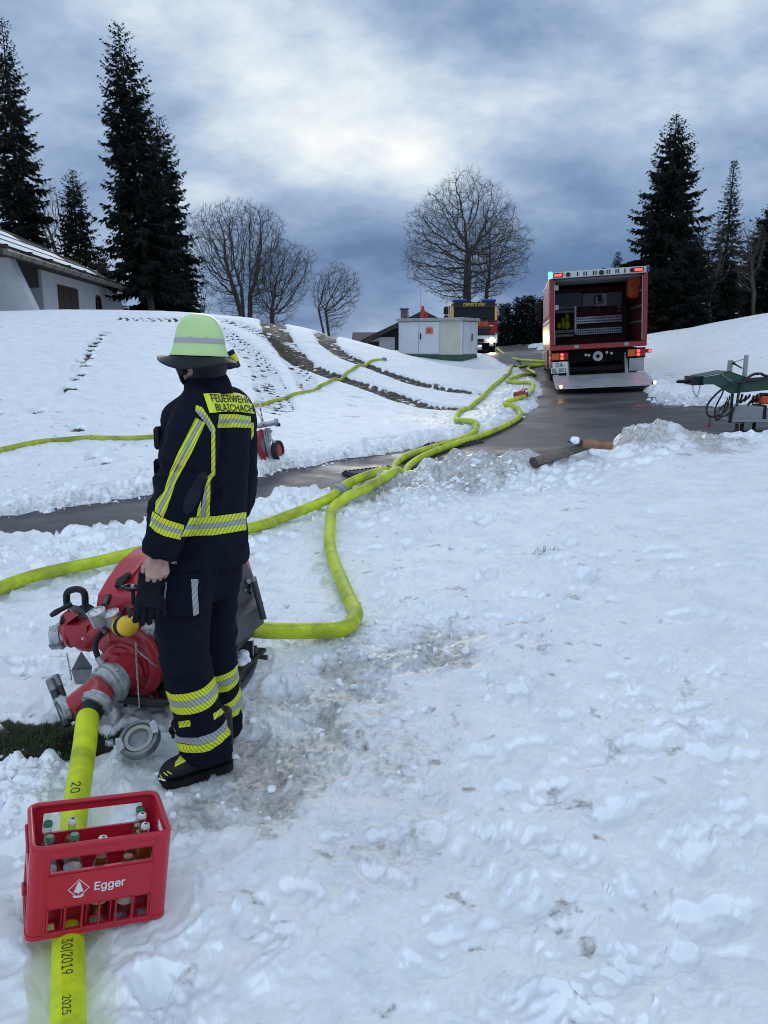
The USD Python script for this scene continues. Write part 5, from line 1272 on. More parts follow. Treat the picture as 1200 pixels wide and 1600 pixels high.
    obj('box_divider', bx(q1[0] + 0.005, q1[0] + 0.05, -0.02, 0.4, q1[2] + 0.05, q0[2] + 0.02), blackp, t)
    obj('grey_box', bx(q1[0] + 0.055, q1[0] + 0.5, -0.02, 0.42, q1[2] + 0.05, q1[2] + 0.14, 0.008), pbr('box_grey_plastic_b', (0.24, 0.25, 0.27), 0.5, var=0.06), t)
    o0 = P(1190, 632, 0.05)
    ob = obj('orange_machine', bx(o0[0], o0[0] + 0.4, 0.05, 0.35, o0[2], o0[2] + 0.13, 0.02), pbr('machine_orange', (0.55, 0.08, 0.015), 0.5, var=0.1), t)
    obj('machine_cap', bx(o0[0] + 0.05, o0[0] + 0.3, 0.08, 0.3, o0[2] + 0.131, o0[2] + 0.17, 0.015), blackp, ob)
    for k in range(7):
        a0 = P(1150 + 6 * k, 633 - 3 * (k % 3), 0.05 + 0.03 * k); a1 = P(1160 + 6 * k, 616 + 2 * (k % 2), 0.1)
        obj('machine_bar', tube([a0, (a0 + a1) / 2 + [0.03, 0, 0.01], a1], 0.018, 6), blackp, t)
    for px, d in ((1151, 0.06), (1159, 0.16), (1178, 0.40), (1215, 0.1)):
        c = P(px, 670.5 - 9 * d, d); R = 0.078
        ty = lathe([(R * .5, -.022), (R * .93, -.022), (R, -.012), (R, .012), (R * .93, .022), (R * .5, .022)], c, (0.85, -0.5, 0), 18)
        w = obj('castor', ty, rubber, t)
        obj('hub', lathe([(0, .018), (R * .5, .016), (R * .5, -.016), (0, -.018)], c, (0.85, -0.5, 0), 14), alu_dull, w)
        obj('fork', bx(c[0] - 0.03, c[0] + 0.03, c[1] - 0.03, c[1] + 0.03, c[2] + R * 1.02, q1[2] - 0.002 if q1[2] > c[2] + R * 1.05 else c[2] + R * 1.02 + 0.02, 0.004), alu_dull, w)
trailer()

# ------------------------------------------------------------------ hose cart behind the fireman
def hose_cart():
    g = hit(424, 719, f=gfast)
    Y = g[1]
    Mx = place((g[0], Y, g[2]))
    t = thing('hose_cart', 'two-wheeled hose cart with red reel discs standing in the snow behind the fireman', 'hose cart', Mx)
    P = lambda px, py, y=0.0: loc(Mx, px, py, 1, y)
    redm = pbr('cart_red', (0.30, 0.018, 0.022), 0.4, var=0.12, vscale=6)
    def disc(pa, pb, y, R_scale=1.0, wd=0.03, mat=redm, name='reel_disc', yaw=0.75, rimt=0.35):
        a, b = P(*pa, y), P(*pb, y); c = (a + b) / 2; R = np.linalg.norm(a - b) / 2
        ax = np.array([math.cos(yaw), -math.sin(yaw), 0.12])
        m_ = lathe([(R * rimt, -wd / 2), (R * 0.96, -wd / 2), (R, 0), (R * 0.96, wd / 2), (R * rimt, wd / 2), (R * rimt, -wd / 2)], c, ax, 28)
        return obj(name, m_, mat, t), c, R, ax
    r0, c0, R0, a0 = disc((408, 670), (414, 720), 0.0, yaw=0.18, rimt=0.5)
    obj('reel_disc', lathe([(R0 * 0.5, -0.012), (R0 * 0.97, -0.012), (R0 * 0.97, 0.012), (R0 * 0.5, 0.012)], c0 - a0 * 0.42, a0, 24), redm, t)
    obj('reel_drum', lathe([(0, -0.42), (R0 * .5, -0.42), (R0 * .5, 0), (0, 0)], c0, a0, 20), alu_dull, t)
    w0, c1, R1, a1 = disc((431, 688), (437, 720), 0.12, wd=0.07, mat=rubber, name='wheel', yaw=0.3, rimt=0.72)
    obj('rim', lathe([(0, -0.02), (R1 * .3, -0.025), (R1 * .72, -0.012), (R1 * .72, 0.02), (R1 * .3, 0.03), (0, 0.03)], c1, a1, 24), redm, w0)
    c2 = c1 - a1 * 0.62
    w1 = obj('wheel', lathe([(R1 * .72, -.035), (R1 * .96, -.035), (R1, 0), (R1 * .96, .035), (R1 * .72, .035), (R1 * .72, -.035)], c2, a1, 24), rubber, t)
    obj('rim', lathe([(0, -0.02), (R1 * .72, -0.012), (R1 * .72, 0.02), (0, 0.02)], c2, a1, 24), redm, w1)
    ra = cyl(P(372, 670, .05), P(434, 659.5, .02), 0.038, 12); 
    tp = obj('top_bar', ra, alu, t)
    obj('bar_cap', cyl(P(430, 660.5, .02), P(434.5, 659.8, .02), 0.052, 12), alu_dull, tp); obj('bar_knob', cyl(P(434, 664, .02), P(438, 663.5, .02), 0.022, 10), blackp, tp)
    obj('bar_stub', cyl(P(429.5, 659, .02), P(430, 654, .02), 0.012, 8), alu_dull, tp)
    obj('lower_bar', cyl(P(372, 706, .05), P(410, 701.5, .05), 0.034, 12), alu, t)
    obj('mid_bar', cyl(P(372, 680, .05), P(408, 677, .05), 0.034, 12), alu_dull, t)
    obj('handle', tube(spline([P(403, 664, 0), P(399, 640, 0), P(397, 629, 0), P(400, 627, 0), P(405, 629, 0), P(408, 637, 0)], 0.02), 0.009, 8), white_p, t)
    # striped rope
    rp = spline([P(407, 635, -.02), P(408, 646, -.02), P(410.5, 656, -.02), P(411.5, 666, -.02)], 0.01)
    rope_r = pbr('rope_red', (0.35, 0.03, 0.04), 0.8); rope_w = pbr('rope_white', (0.6, 0.58, 0.56), 0.8)
    n = 8
    for k in range(n):
        s = rp[k * (len(rp) - 1) // n:(k + 1) * (len(rp) - 1) // n + 1]
        if len(s) > 1: obj('rope_piece', tube(s, 0.009, 6), rope_r if k % 2 else rope_w, t)
    for pts, r in [([(416, 668), (417, 682), (420, 700), (423, 716)], 0.022), ([(411, 672), (415, 690), (421, 714)], 0.018), ([(419, 668), (421, 684), (424, 690)], 0.028), ([(421, 690), (423, 702), (427, 716)], 0.012), ([(424, 686), (428, 690), (431, 704)], 0.016)]:
        obj('frame_tube', tube([P(*q, 0.06) for q in pts], r, 8), alu if r > 0.013 else white_p, t)
    obj('latch', bx(*sorted([P(422, 676)[0], P(425, 676)[0]]), 0, 0.04, P(423, 676)[2], P(423, 672)[2], 0.004), alu_dull, t)
hose_cart()

# ------------------------------------------------------------------ posts in the snow bank
def lying_post(name, label, a, b, ra, rb, mat, endmat, sharp=False, seed=0):
    t = thing(name, label, 'wooden post', place(a))
    d = np.asarray(b) - np.asarray(a); L = np.linalg.norm(d)
    n = 18
    zs = np.linspace(0, 1, n)
    prof = [(0.0001, 0)] + [((ra + (rb - ra) * s) * (1 - 0.06 * (s in (0, 1))), s * L) for s in zs] + [(0.0001, L)]
    m_ = lathe(prof, (0, 0, 0), d, 20)
    m_ = jitter(m_, 0.008, 9, seed)
    obj('shaft', m_, mat, t, smooth=50)
    return t, d / L, L
wood_grey = M('weathered_wood', {'tc': ('texture_coordinate', {}), 'w': ('noise_texture', {'scale': 6, 'detail': 7, 'roughness': 0.7, 'distortion': 1.5}), 'm': ('mapping', {'scale': (0.6, 3, 6)}), 'r': ('rgb_ramp', {'ramp': [(0.3, (0.055, 0.042, 0.034)), (0.5, (0.14, 0.115, 0.095)), (0.7, (0.24, 0.205, 0.175))]}),
    'b': ('bump', {'strength': 0.5, 'distance': 0.01}), 'p': ('principled_bsdf', {'roughness': 0.85})}, [('tc.object', 'm.vector'), ('m.vector', 'w.vector'), ('w.fac', 'r.fac'), ('r.color', 'p.base_color'), ('w.fac', 'b.height'), ('b.normal', 'p.normal')], surface='p.BSDF')
wood_orange = pbr('orange_bark_wood', (0.24, 0.125, 0.06), 0.85, var=0.35, vscale=9, bump=0.5, bscale=25, dirt=0.5, dirtcol=(0.12, 0.07, 0.04))
wood_end = pbr('cut_wood_end', (0.075, 0.06, 0.048), 0.9, var=0.4, vscale=30)
h0 = hit(836, 730, f=gfast)
yb = h0[1] - 0.02
a = at(834, 723, yb); b = at(925, 692, yb + 0.55)
g1, gd_, gL = lying_post('wooden_post', 'long weathered grey post lying with its sawn end towards the hoses', a, b, 0.060, 0.062, wood_grey, wood_end, seed=3)
obj('sawn_end', lathe([(0, 0.008), (0.05, 0.007), (0.068, 0.0), (0, 0)], -gd_ * 0.004, -gd_, 18), wood_end, g1)
a = at(908, 693, yb + 0.28); b = at(955, 697, yb + 0.42)
g2, d2, L2 = lying_post('sharpened_post', 'short post with orange bark and a dark sharpened tip, lying on the bank', a, b, 0.052, 0.048, wood_orange, wood_end, seed=5)
tip = at(886, 690, yb + 0.20) - a
obj('sharpened_tip', hull(np.vstack([tip[None], tip[None] + [0, 0.01, 0.006]] + [[np.array([-0.01, 0, 0]) + 0.050 * (math.cos(k) * np.array([0, 1.0, 0]) + math.sin(k) * np.array([0.05, 0, 1.0]))] for k in np.linspace(0, 6.28, 12)])), pbr('dark_wet_wood', (0.028, 0.028, 0.027), 0.6, var=0.3, vscale=8), g2, smooth=40)
obj('snow_cap', jitter(blob(0.055, 2, 0.3, 4, 0.8), 0.01, 20, 4).apply_translation(np.array([-0.085, -0.05, 0.04])), roof_snow, g2, smooth=True)
# ------------------------------------------------------------------ hoses
def hose_material(name, c0, c1, dirt):
    return M(name, {'tc': ('texture_coordinate', {}), 'n': ('noise_texture', {'scale': 7, 'detail': 7, 'roughness': 0.65}), 'r': ('rgb_ramp', {'ramp': [(0.25, c0), (0.6, c1)]}),
        'n2': ('noise_texture', {'scale': 2.6, 'detail': 9, 'roughness': 0.72, 'distortion': 0.8}), 'dm': ('map_range', {'from_min': 0.46, 'from_max': 0.68, 'to_min': 0, 'to_max': min(.85, dirt * 1.3), 'clamp': True}), 'mx': ('mix', {'color2': (0.10, 0.10, 0.035)}),
        'wv': ('noise_texture', {'scale': 420, 'detail': 2}), 'b': ('bump', {'strength': 0.25, 'distance': 0.002}), 'p': ('principled_bsdf', {'roughness': 0.6, 'specular_ior_level': 0.35})},
        [('tc.object', 'n.vector'), ('tc.object', 'n2.vector'), ('tc.object', 'wv.vector'), ('n.fac', 'r.fac'), ('n2.fac', 'dm.value'), ('r.color', 'mx.color1'), ('dm.result', 'mx.fac'), ('mx.color', 'p.base_color'), ('wv.fac', 'b.height'), ('b.normal', 'p.normal')], surface='p.BSDF')
hose_neon = hose_material('neon_hose_jacket', (0.50, 0.62, 0.006), (0.68, 0.78, 0.010), 0.45)
hose_green = hose_material('green_yellow_hose_jacket', (0.36, 0.46, 0.010), (0.53, 0.63, 0.020), 0.5)
hose_dull = hose_material('weathered_hose_jacket', (0.28, 0.34, 0.02), (0.45, 0.50, 0.04), 0.65)
def lay(px, r, sink=0.15, lift=None, step=0.03, zsm=6):
    """a hose laid along the ground under these pixels; lift: {index: height of that point above the ground}"""
    Pp = []
    for i, q in enumerate(px):
        h = hit(q[0], q[1], f=lambda x, y: gfast(x, y) + r * (1 - sink))
        if lift and i in lift:
            h = hit(q[0], q[1], f=lambda x, y: gfast(x, y) + r * (1 - sink) + lift[i])
        Pp.append(h)
    Pp = np.array(Pp)
    # parametrise by length
    L = np.concatenate([[0], np.cumsum(np.linalg.norm(np.diff(Pp[:, :2], axis=0), axis=1))])
    from scipy.interpolate import PchipInterpolator, CubicSpline
    s = np.arange(0, L[-1], step)
    x, y = CubicSpline(L, Pp[:, 0])(s), CubicSpline(L, Pp[:, 1])(s)
    z = gfast(x, y) + r * (1 - sink)
    from scipy.ndimage import gaussian_filter1d, maximum_filter1d
    z = gaussian_filter1d(maximum_filter1d(z, 2 * zsm + 1), zsm, mode='nearest')
    if lift:
        up = np.interp(L, L, [lift.get(i, 0) for i in range(len(px))])
        z = z + np.maximum(PchipInterpolator(L, up)(s), 0)
    return np.stack([x, y, z], 1)
def hose(name, label, pts, r, mat, couplings=(), n=18, squash=None):
    t = thing(name, label, 'hose')
    rr = r * (1 + 0.02 * (fbm(pts * 6, 2, 5) - 0.5))
    m_ = tube(pts, rr, n)
    obj('hose_line', m_, mat, t, smooth=60)
    for q in couplings:
        k = np.argmin(np.hypot(*(np.array([px_of(*p) for p in pts]) - q).T))
        k = min(max(k, 2), len(pts) - 3); d = pts[k + 1] - pts[k - 1]
        c = obj('coupling', lathe([(r * .9, -.10), (r * 1.12, -.09), (r * 1.12, -.05), (r * 1.45, -.045), (r * 1.45, .045), (r * 1.12, .05), (r * 1.12, .09), (r * .9, .10)], pts[k], d, 20), alu_dull, t)
        dn = d / np.linalg.norm(d)
        for s in (-1, 1): obj('coupling_lug', lathe([(r * 1.2, -.012), (r * 1.62, -.012), (r * 1.62, .012), (r * 1.2, .012)], pts[k] + s * 0.035 * dn, d, 6), alu_dull, c)
    return t
H3 = lay([(-60, 950), (0, 927), (100, 893), (225, 862), (300, 845), (385, 827), (450, 810), (500, 790), (540, 766), (580, 745), (622, 722), (665, 703), (720, 687), (742, 678), (744, 667), (726, 659), (713, 653), (716, 646), (738, 634), (762, 612), (780, 596), (797, 580), (826, 571), (858, 567)], 0.046, 0.12)
hose('fire_hose', 'green-yellow hose from the left edge behind the pump and up the road', H3, 0.046, hose_green, [(532, 770), (789, 588)])
H2 = lay([(262, 988), (300, 987), (362, 986), (430, 988), (500, 990), (530, 989), (552, 972), (550, 945), (536, 915), (523, 880), (515, 850), (517, 822), (530, 790), (545, 775), (600, 750), (640, 729), (690, 702), (750, 682), (800, 660), (813, 650), (806, 640), (789, 633), (797, 627), (815, 621), (832, 612), (833, 604), (818, 599), (806, 598), (818, 586), (825, 576), (856, 569)], 0.047, 0.10,
         lift={0: 0.36, 1: 0.26, 2: 0.16, 3: 0.06, 13: 0.03})
hose('fire_hose', 'green-yellow hose bending sharply right beside the fireman, then up the road', H2, 0.047, hose_green, [])
H4 = lay([(-40, 712), (0, 706), (60, 692), (110, 688), (180, 686), (240, 684), (330, 657), (400, 633), (440, 624), (500, 606), (540, 587), (575, 571), (603, 562)], 0.040, 0.75, step=0.05, zsm=2)
hose('fire_hose', 'half-buried old hose crossing the snowy hill behind the fireman', H4, 0.040, hose_dull, [(601, 563)], n=12)
H5 = spline([at(777, 545, 37), at(788, 553.5, 34), at(803, 560.5, 31), at(832, 564, 28), at(864, 565.5, 26)], .1)
hose('fire_hose', 'short hose dropping from the fire engine to the road in front of the dark hedge', H5, 0.05, hose_green, [])
H6 = spline([at(770, 557.5, 34), at(800, 558, 33.5), at(830, 558.5, 33), at(868, 559.5, 32)], .1)
hose('fire_hose', 'hose lying straight across the road behind the box truck, below the hedge', H6, 0.048, hose_dull, [])
# red dividing breeching on the inner line
dv = hit(811, 622, f=gfast)
dvt = thing('hose_divider', 'small red hose divider with levers where the inner hose meets the slush', 'hose divider', place((dv[0], dv[1], dv[2] + 0.07)))
dred = pbr('divider_red', (0.30, 0.015, 0.02), 0.45, var=0.15, vscale=12)
obj('body', lathe([(0, -.13), (.06, -.12), (.075, -.02), (.10, .03), (.09, .10), (0, .12)], (0, 0, 0), (1, .3, 0), 18), dred, dvt)
for k, a_ in enumerate((-0.55, 0.0, 0.55)):
    d_ = np.array([math.cos(a_ + .3), math.sin(a_ + .3), 0.05])
    o_ = obj('outlet', cyl(d_ * 0.06, d_ * 0.22, 0.04, 12), dred, dvt)
    obj('outlet_coupling', lathe([(0.03, 0), (.055, 0), (.055, .05), (.03, .05), (.03, 0)], d_ * 0.20, d_, 14), alu_dull, o_)
    obj('lever', tube([d_ * 0.12 + [0, 0, .04], d_ * 0.12 + [0, 0, .10], d_ * 0.20 + [0, 0.02, .12]], 0.010, 6), dred, dvt)
# rubber hose ramps on the road
mat_rub = pbr('black_ramp_rubber', (0.020, 0.020, 0.021), 0.8, var=0.35, vscale=14, bump=0.4, bscale=40)
def ramp(px, label, ang, w, d):
    c = hit(*px, f=road_z)
    t = thing('hose_ramp', label, 'hose ramp', place((c[0], c[1], c[2] + 0.006), ang))
    obj('plate', hull([(-w / 2, -d / 2, 0), (w / 2, -d / 2, 0), (-w / 2, d / 2, 0), (w / 2, d / 2, 0), (-w / 2 + .02, -d * .28, .04), (w / 2 - .02, -d * .28, .04), (-w / 2 + .02, d * .28, .04), (w / 2 - .02, d * .28, .04)]), mat_rub, t, smooth=False)
    for k in range(9):
        x = -w / 2 + (k + .5) * w / 9
        for s in (-1, 1): obj('tread_bar', hull([(x - .02, s * d * .30, .040), (x + .02, s * d * .30, .040), (x - .02, s * d * .46, .010), (x + .02, s * d * .46, .010), (x - .015, s * d * .30, .052), (x + .015, s * d * .30, .052), (x - .015, s * d * .46, .022), (x + .015, s * d * .46, .022)]), mat_rub, t, smooth=False)
ramp((710, 695), 'black rubber hose ramp under the hoses nearer the truck', 0.75, 0.95, 0.42)
ramp((640, 733), 'black rubber hose ramp under the hoses at the foot of the near snow bank', 0.7, 0.75, 0.42)
ramp((575, 741), 'black rubber hose ramp on the left side of the two hoses', 0.65, 0.55, 0.40)
# ------------------------------------------------------------------ the fireman
from scipy.interpolate import LinearNDInterpolator, CubicSpline
def w3(px, py, Y): return at(px, py, Y)
def loft(rings, n=40, caps=True):
    """rings: (centre, axis a, axis b, exponent) -> closed tube of superellipses"""
    th = np.arange(n) / n * 2 * PI
    V = []
    for c, a, b, e in rings:
        ca, sa = np.cos(th), np.sin(th)
        x = np.sign(ca) * np.abs(ca) ** (2 / e); y = np.sign(sa) * np.abs(sa) ** (2 / e)
        V.append(np.asarray(c)[None] + x[:, None] * np.asarray(a)[None] + y[:, None] * np.asarray(b)[None])
    k = len(V); V = np.vstack(V); i = np.arange(n); j = (i + 1) % n; F = []
    for r in range(k - 1): F += [np.stack([r * n + i, r * n + j, (r + 1) * n + j], 1), np.stack([r * n + i, (r + 1) * n + j, (r + 1) * n + i], 1)]
    V = np.vstack([V, rings[0][0], rings[-1][0]]); c0, c1 = len(V) - 2, len(V) - 1
    F += [np.stack([np.full(n, c0), j, i], 1), np.stack([np.full(n, c1), (k - 1) * n + i, (k - 1) * n + j], 1)]
    m = trimesh.Trimesh(V, np.vstack(F), process=False)
    if m.volume < 0: m.invert()
    return m
def dense(keys, n):
    """interpolate key rows (t is their order) smoothly"""
    K = np.asarray(keys, float); t = np.arange(len(K))
    return CubicSpline(t, K)(np.linspace(0, len(K) - 1, n))
def mani(m):
    m = trimesh.Trimesh(m.vertices, m.faces, process=True)
    return m3.Manifold(m3.Mesh(vert_properties=np.asarray(m.vertices, np.float32), tri_verts=np.asarray(m.faces, np.uint32)))
def melt(parts, edge, it=6):
    u = mani(parts[0])
    for p in parts[1:]: u = u + mani(p)
    m = tm(u.refine_to_length(edge))
    m = trimesh.Trimesh(m.vertices, m.faces, process=True)
    trimesh.smoothing.filter_taubin(m, lamb=0.5, nu=0.52, iterations=it)
    return m
def bone(chain):
    """hulls of spheres along [(point, radius)]"""
    u = None
    for (p, r), (q, s) in zip(chain[:-1], chain[1:]):
        a = m3.Manifold.sphere(r, 24).translate(tuple(map(float, p))); b = m3.Manifold.sphere(s, 24).translate(tuple(map(float, q)))
        h = m3.Manifold.batch_hull([a, b]); u = h if u is None else u + h
    return u
def folds(m, amp, seed, sx=7.0, sz=16.0, mask=None):
    p = m.vertices; n = m.vertex_normals
    q = p * [sx, sx, sz] + (fbm(p * 5 + seed, 2, seed)[:, None] - 0.5) * 3.0
    d = (1 - np.abs(2 * fbm(q, 3, seed) - 1)) ** 2
    f = amp * (d - 0.45)
    if mask is not None: f = f * mask(p)
    m.vertices = p + n * f[:, None]
    return m

navy = M('navy_fire_cloth', {'tc': ('texture_coordinate', {}), 'n': ('noise_texture', {'scale': 9, 'detail': 5}), 'r': ('rgb_ramp', {'ramp': [(0.3, (0.0026, 0.0042, 0.0095)), (0.7, (0.0052, 0.0078, 0.0160))]}),
    'w': ('noise_texture', {'scale': 500, 'detail': 2}), 'b': ('bump', {'strength': 0.3, 'distance': 0.0015}), 'p': ('principled_bsdf', {'roughness': 0.85, 'specular_ior_level': 0.10, 'sheen_weight': 0.0})},
    [('tc.object', 'n.vector'), ('tc.object', 'w.vector'), ('n.fac', 'r.fac'), ('r.color', 'p.base_color'), ('w.fac', 'b.height'), ('b.normal', 'p.normal')], surface='p.BSDF')
patch_cloth = pbr('elbow_patch_cloth', (0.009, 0.013, 0.020), 0.75, spec=0.2, var=0.2, vscale=40, bump=0.4, bscale=300)
skin = M('skin', {'tc': ('texture_coordinate', {}), 'n': ('noise_texture', {'scale': 35, 'detail': 5}), 'r': ('rgb_ramp', {'ramp': [(0.3, (0.34, 0.19, 0.155)), (0.7, (0.47, 0.29, 0.235))]}), 'p': ('principled_bsdf', {'roughness': 0.5, 'subsurface_weight': 0.15, 'subsurface_scale': 0.01})},
    [('tc.object', 'n.vector'), ('n.fac', 'r.fac'), ('r.color', 'p.base_color')], surface='p.BSDF')
def tape(name, col, dark):
    return M(name, {'tc': ('texture_coordinate', {}), 'm': ('mapping', {'rotation': (0.0, 0.0, 0.5)}), 'w': ('wave_texture', {'wave_type': 'bands', 'bands_direction': 'x', 'scale': 25.0, 'distortion': 0.0}),
        'r': ('rgb_ramp', {'ramp': [(0.0, dark), (0.06, dark), (0.16, col), (1, col)]}), 'n': ('noise_texture', {'scale': 18, 'detail': 4}), 'mm': ('mix', {'mix_type': 'multiply', 'fac': 0.35}), 'p': ('principled_bsdf', {'roughness': 0.45})},
        [('tc.UV', 'm.vector'), ('m.vector', 'w.vector'), ('w.fac', 'r.fac'), ('r.color', 'mm.color1'), ('tc.object', 'n.vector'), ('n.color', 'mm.color2'), ('mm.color', 'p.base_color')], surface='p.BSDF')
tape_y = tape('yellow_reflective_tape', (0.72, 0.80, 0.008), (0.16, 0.18, 0.01))
tape_s = tape('silver_reflective_tape', (0.36, 0.38, 0.41), (0.13, 0.14, 0.15))
patch_y = pbr('yellow_back_patch', (0.66, 0.76, 0.010), 0.5, var=0.07, vscale=12)

man = thing('person', 'person in navy fire gear and pale green helmet seen from behind, holding a glove', 'person', place((0, 0, 0)))
ft = np.array([-0.80, 0.60, 0]); lt = np.array([-0.60, -0.80, 0])        # torso: facing, its left
# ---- jacket
keys = [  # px x, px y, half width, half depth
    (323, 588, .072, .078), (324, 604, .080, .084), (325, 616, .110, .092), (325, 628, .160, .108), (324, 645, .188, .124), (322, 690, .188, .134), (321, 745, .182, .134), (320, 800, .177, .132), (319, 845, .186, .142), (317, 880, .196, .150)]
R_ = dense(keys, 46)
torso = loft([(w3(x, y, 3.08), lt * a, ft * b, 2.35) for x, y, a, b in R_], 56)
def limb(keys, e=2.0, n=36, m=26):
    K = np.array([np.r_[w3(x, y, Y), r, q] for x, y, Y, r, q in keys]); K = dense(K, n)
    P = K[:, :3]; T = np.gradient(P, axis=0); T /= np.linalg.norm(T, axis=1, keepdims=True)
    rings = []
    for p, t, r, q in zip(P, T, K[:, 3], K[:, 4]):
        a = np.cross([0.25, 1.0, 0], t); a /= np.linalg.norm(a); b = np.cross(t, a)
        rings.append((p, a * r, b * q, e))
    return loft(rings, m)
lsleeve = limb([(315, 632, 2.98, .068, .073), (307, 652, 2.93, .089, .086), (297, 700, 2.89, .100, .090), (287, 752, 2.87, .098, .088), (275, 790, 2.85, .089, .082), (262, 825, 2.82, .075, .072), (248.5, 866, 2.80, .060, .060)], 2.1)
rsleeve = limb([(350, 632, 3.16, .070, .075), (366, 652, 3.24, .086, .090), (371, 700, 3.28, .080, .086), (373, 752, 3.32, .076, .082), (366, 792, 3.42, .070, .075), (345, 800, 3.52, .062, .062)], 2.1)
jk = melt([torso, lsleeve, rsleeve], 0.011, 8)
elb = w3(283, 760, 2.87); 
def jmask(p):
    a = 0.55 + 1.3 * np.exp(-((p[:, 2] - elb[2]) / 0.12) ** 2) * (p[:, 1] < 2.98) + 0.5 * np.exp(-((p[:, 2] - 0.98) / 0.1) ** 2)
    return a * np.clip((1.62 - p[:, 2]) / 0.12, 0.15, 1)
jk = folds(jk, 0.020, 4, 5.0, 10.0, jmask)
trimesh.smoothing.filter_taubin(jk, lamb=0.4, nu=0.42, iterations=3)
jacket = obj('jacket', jk, navy, man, smooth=True)
obj('collar', loft([(w3(x, y, 3.08) - ft * 0.004, lt * a, ft * b, 2.1) for x, y, a, b in dense([(322, 583, .070, .074), (323, 592, .081, .086), (324, 603, .089, .094), (325, 614, .094, .097)], 12)], 40), navy, jacket, smooth=50)

def sampler(mesh):
    """where sight lines meet the near side of a garment: pixel -> point and normal, from the visible vertices"""
    v, n = np.asarray(mesh.vertices), np.asarray(mesh.vertex_normals)
    view = v - [0, 0, EYE]; view /= np.linalg.norm(view, axis=1, keepdims=True)
    px, py = px_of(v[:, 0], v[:, 1], v[:, 2])
    dist = np.linalg.norm(v - [0, 0, EYE], axis=1)
    ok = (n * view).sum(1) < -0.05
    cx, cy = (px / 4).astype(int), (py / 4).astype(int)
    key = cx * 10000 + cy
    best = {}
    for k, d in zip(key[ok], dist[ok]):
        if d < best.get(k, 9e9): best[k] = d
    near = np.array([min(best.get(k + dx * 10000 + dy, 9e9) for dx in (-1, 0, 1) for dy in (-1, 0, 1)) for k in key])
    ok &= dist < near + 0.035
    f = LinearNDInterpolator(np.stack([px[ok], py[ok]], 1), np.hstack([v[ok], n[ok]]))
    return f
def fill(poly, step=1.3):
    """triangulate a polygon finely: points, faces"""
    poly = Polygon(poly) if not hasattr(poly, 'exterior') else poly
    ext = np.array(poly.segmentize(step).exterior.coords)[:-1]
    mnx, mny, mxx, mxy = poly.bounds
    g = np.stack(np.meshgrid(np.arange(mnx, mxx, step), np.arange(mny, mxy, step)), -1).reshape(-1, 2)
    inn = shapely.contains_xy(poly.buffer(-0.35 * step), g[:, 0], g[:, 1])
    pts = np.vstack([ext, g[inn]])
    from scipy.spatial import Delaunay
    tri = Delaunay(pts).simplices
    c = pts[tri].mean(1)
    tri = tri[shapely.contains_xy(poly, c[:, 0], c[:, 1])]
    return pts, tri
def stick(smp, pts, tri, off, uv=None):
    """the flat piece laid on the cloth: front face off above it, with a rim"""
    q = smp(pts)
    bad = np.isnan(q[:, 0])
    tri = tri[~bad[tri].any(1)]
    top = q[:, :3] + q[:, 3:] * off
    m = trimesh.Trimesh(top, tri, process=False)
    fn = m.face_normals
    vis = ((m.triangles_center - [0, 0, EYE]) * fn).sum(1)
    tri = np.where((vis > 0)[:, None], tri[:, ::-1], tri)
    m = trimesh.Trimesh(top, tri, process=False)
    used = np.unique(tri); m.remove_unreferenced_vertices(); m.metadata['uv'] = np.asarray(uv)[used] if uv is not None else None
    return m
SJ = sampler(jk)
def decal(smp, poly, off, mat, parent, name, step=1.3):
    pts, tri = fill(poly, step)
    m = stick(smp, pts, tri, off, uv=pts * 0.0025 * [1, -1])
    return obj(name, m, mat, parent, smooth=True, uv=m.metadata['uv'])
def ribbon(smp, A, B, parts, off, parent, name):
    """bands between two pixel lines; parts: (from, to, material)"""
    A, B = np.asarray(A, float), np.asarray(B, float)
    def line(L, n=40):
        s = np.r_[0, np.cumsum(np.linalg.norm(np.diff(L, axis=0), axis=1))]
        return np.stack([np.interp(np.linspace(0, s[-1], n), s, L[:, k]) for k in (0, 1)], 1)
    a, b = line(A), line(B)
    out = []
    for f0, f1, mat in parts:
        poly = np.vstack([a + (b - a) * f0, (a + (b - a) * f1)[::-1]])
        out.append(decal(smp, Polygon(poly).buffer(0), off, mat, parent, name + ('_silver' if mat is tape_s else '_yellow')))
    return out
# stripes and the back patch
tri3 = [(0, .355, tape_y), (.36, .64, tape_s), (.645, 1, tape_y)]
ribbon(SJ, [(306, 653), (280.5, 703), (265, 740), (256.6, 768), (244, 784), (242.5, 799)], [(320.7, 661), (298.8, 709), (276, 751), (266.4, 779.4), (261, 795), (255, 808)], tri3, 0.0025, jacket, 'sleeve_tape')
ribbon(SJ, [(239.5, 798.5), (250, 806), (262, 812), (287.5, 820)], [(235, 821.6), (244, 831), (257, 838), (281, 843)], tri3, 0.004, jacket, 'cuff_tape')
ribbon(SJ, [(296, 809), (340, 806), (384, 800)], [(283, 838), (335, 836), (384, 828)], tri3, 0.0025, jacket, 'waist_tape')
ribbon(SJ, [(341.5, 647.2), (365, 646.8), (391, 650.5)], [(338.7, 669), (365, 667.5), (392, 668.6)], tri3, 0.0025, jacket, 'back_tape')
decal(SJ, [(306, 633), (316, 637), (327, 654), (335.5, 669), (335.5, 742), (328, 751), (327.5, 807), (321.5, 807), (322, 748), (329.5, 738), (329.5, 676), (320, 660), (317, 657), (305.5, 643)], 0.0022, tape_y, jacket, 'back_tape_yellow')
decal(SJ, [(308.5, 640.5), (318, 647), (328, 662), (331.5, 671), (331.5, 686), (328, 672), (318, 656), (307, 645)], 0.0036, tape_s, jacket, 'back_tape_silver')
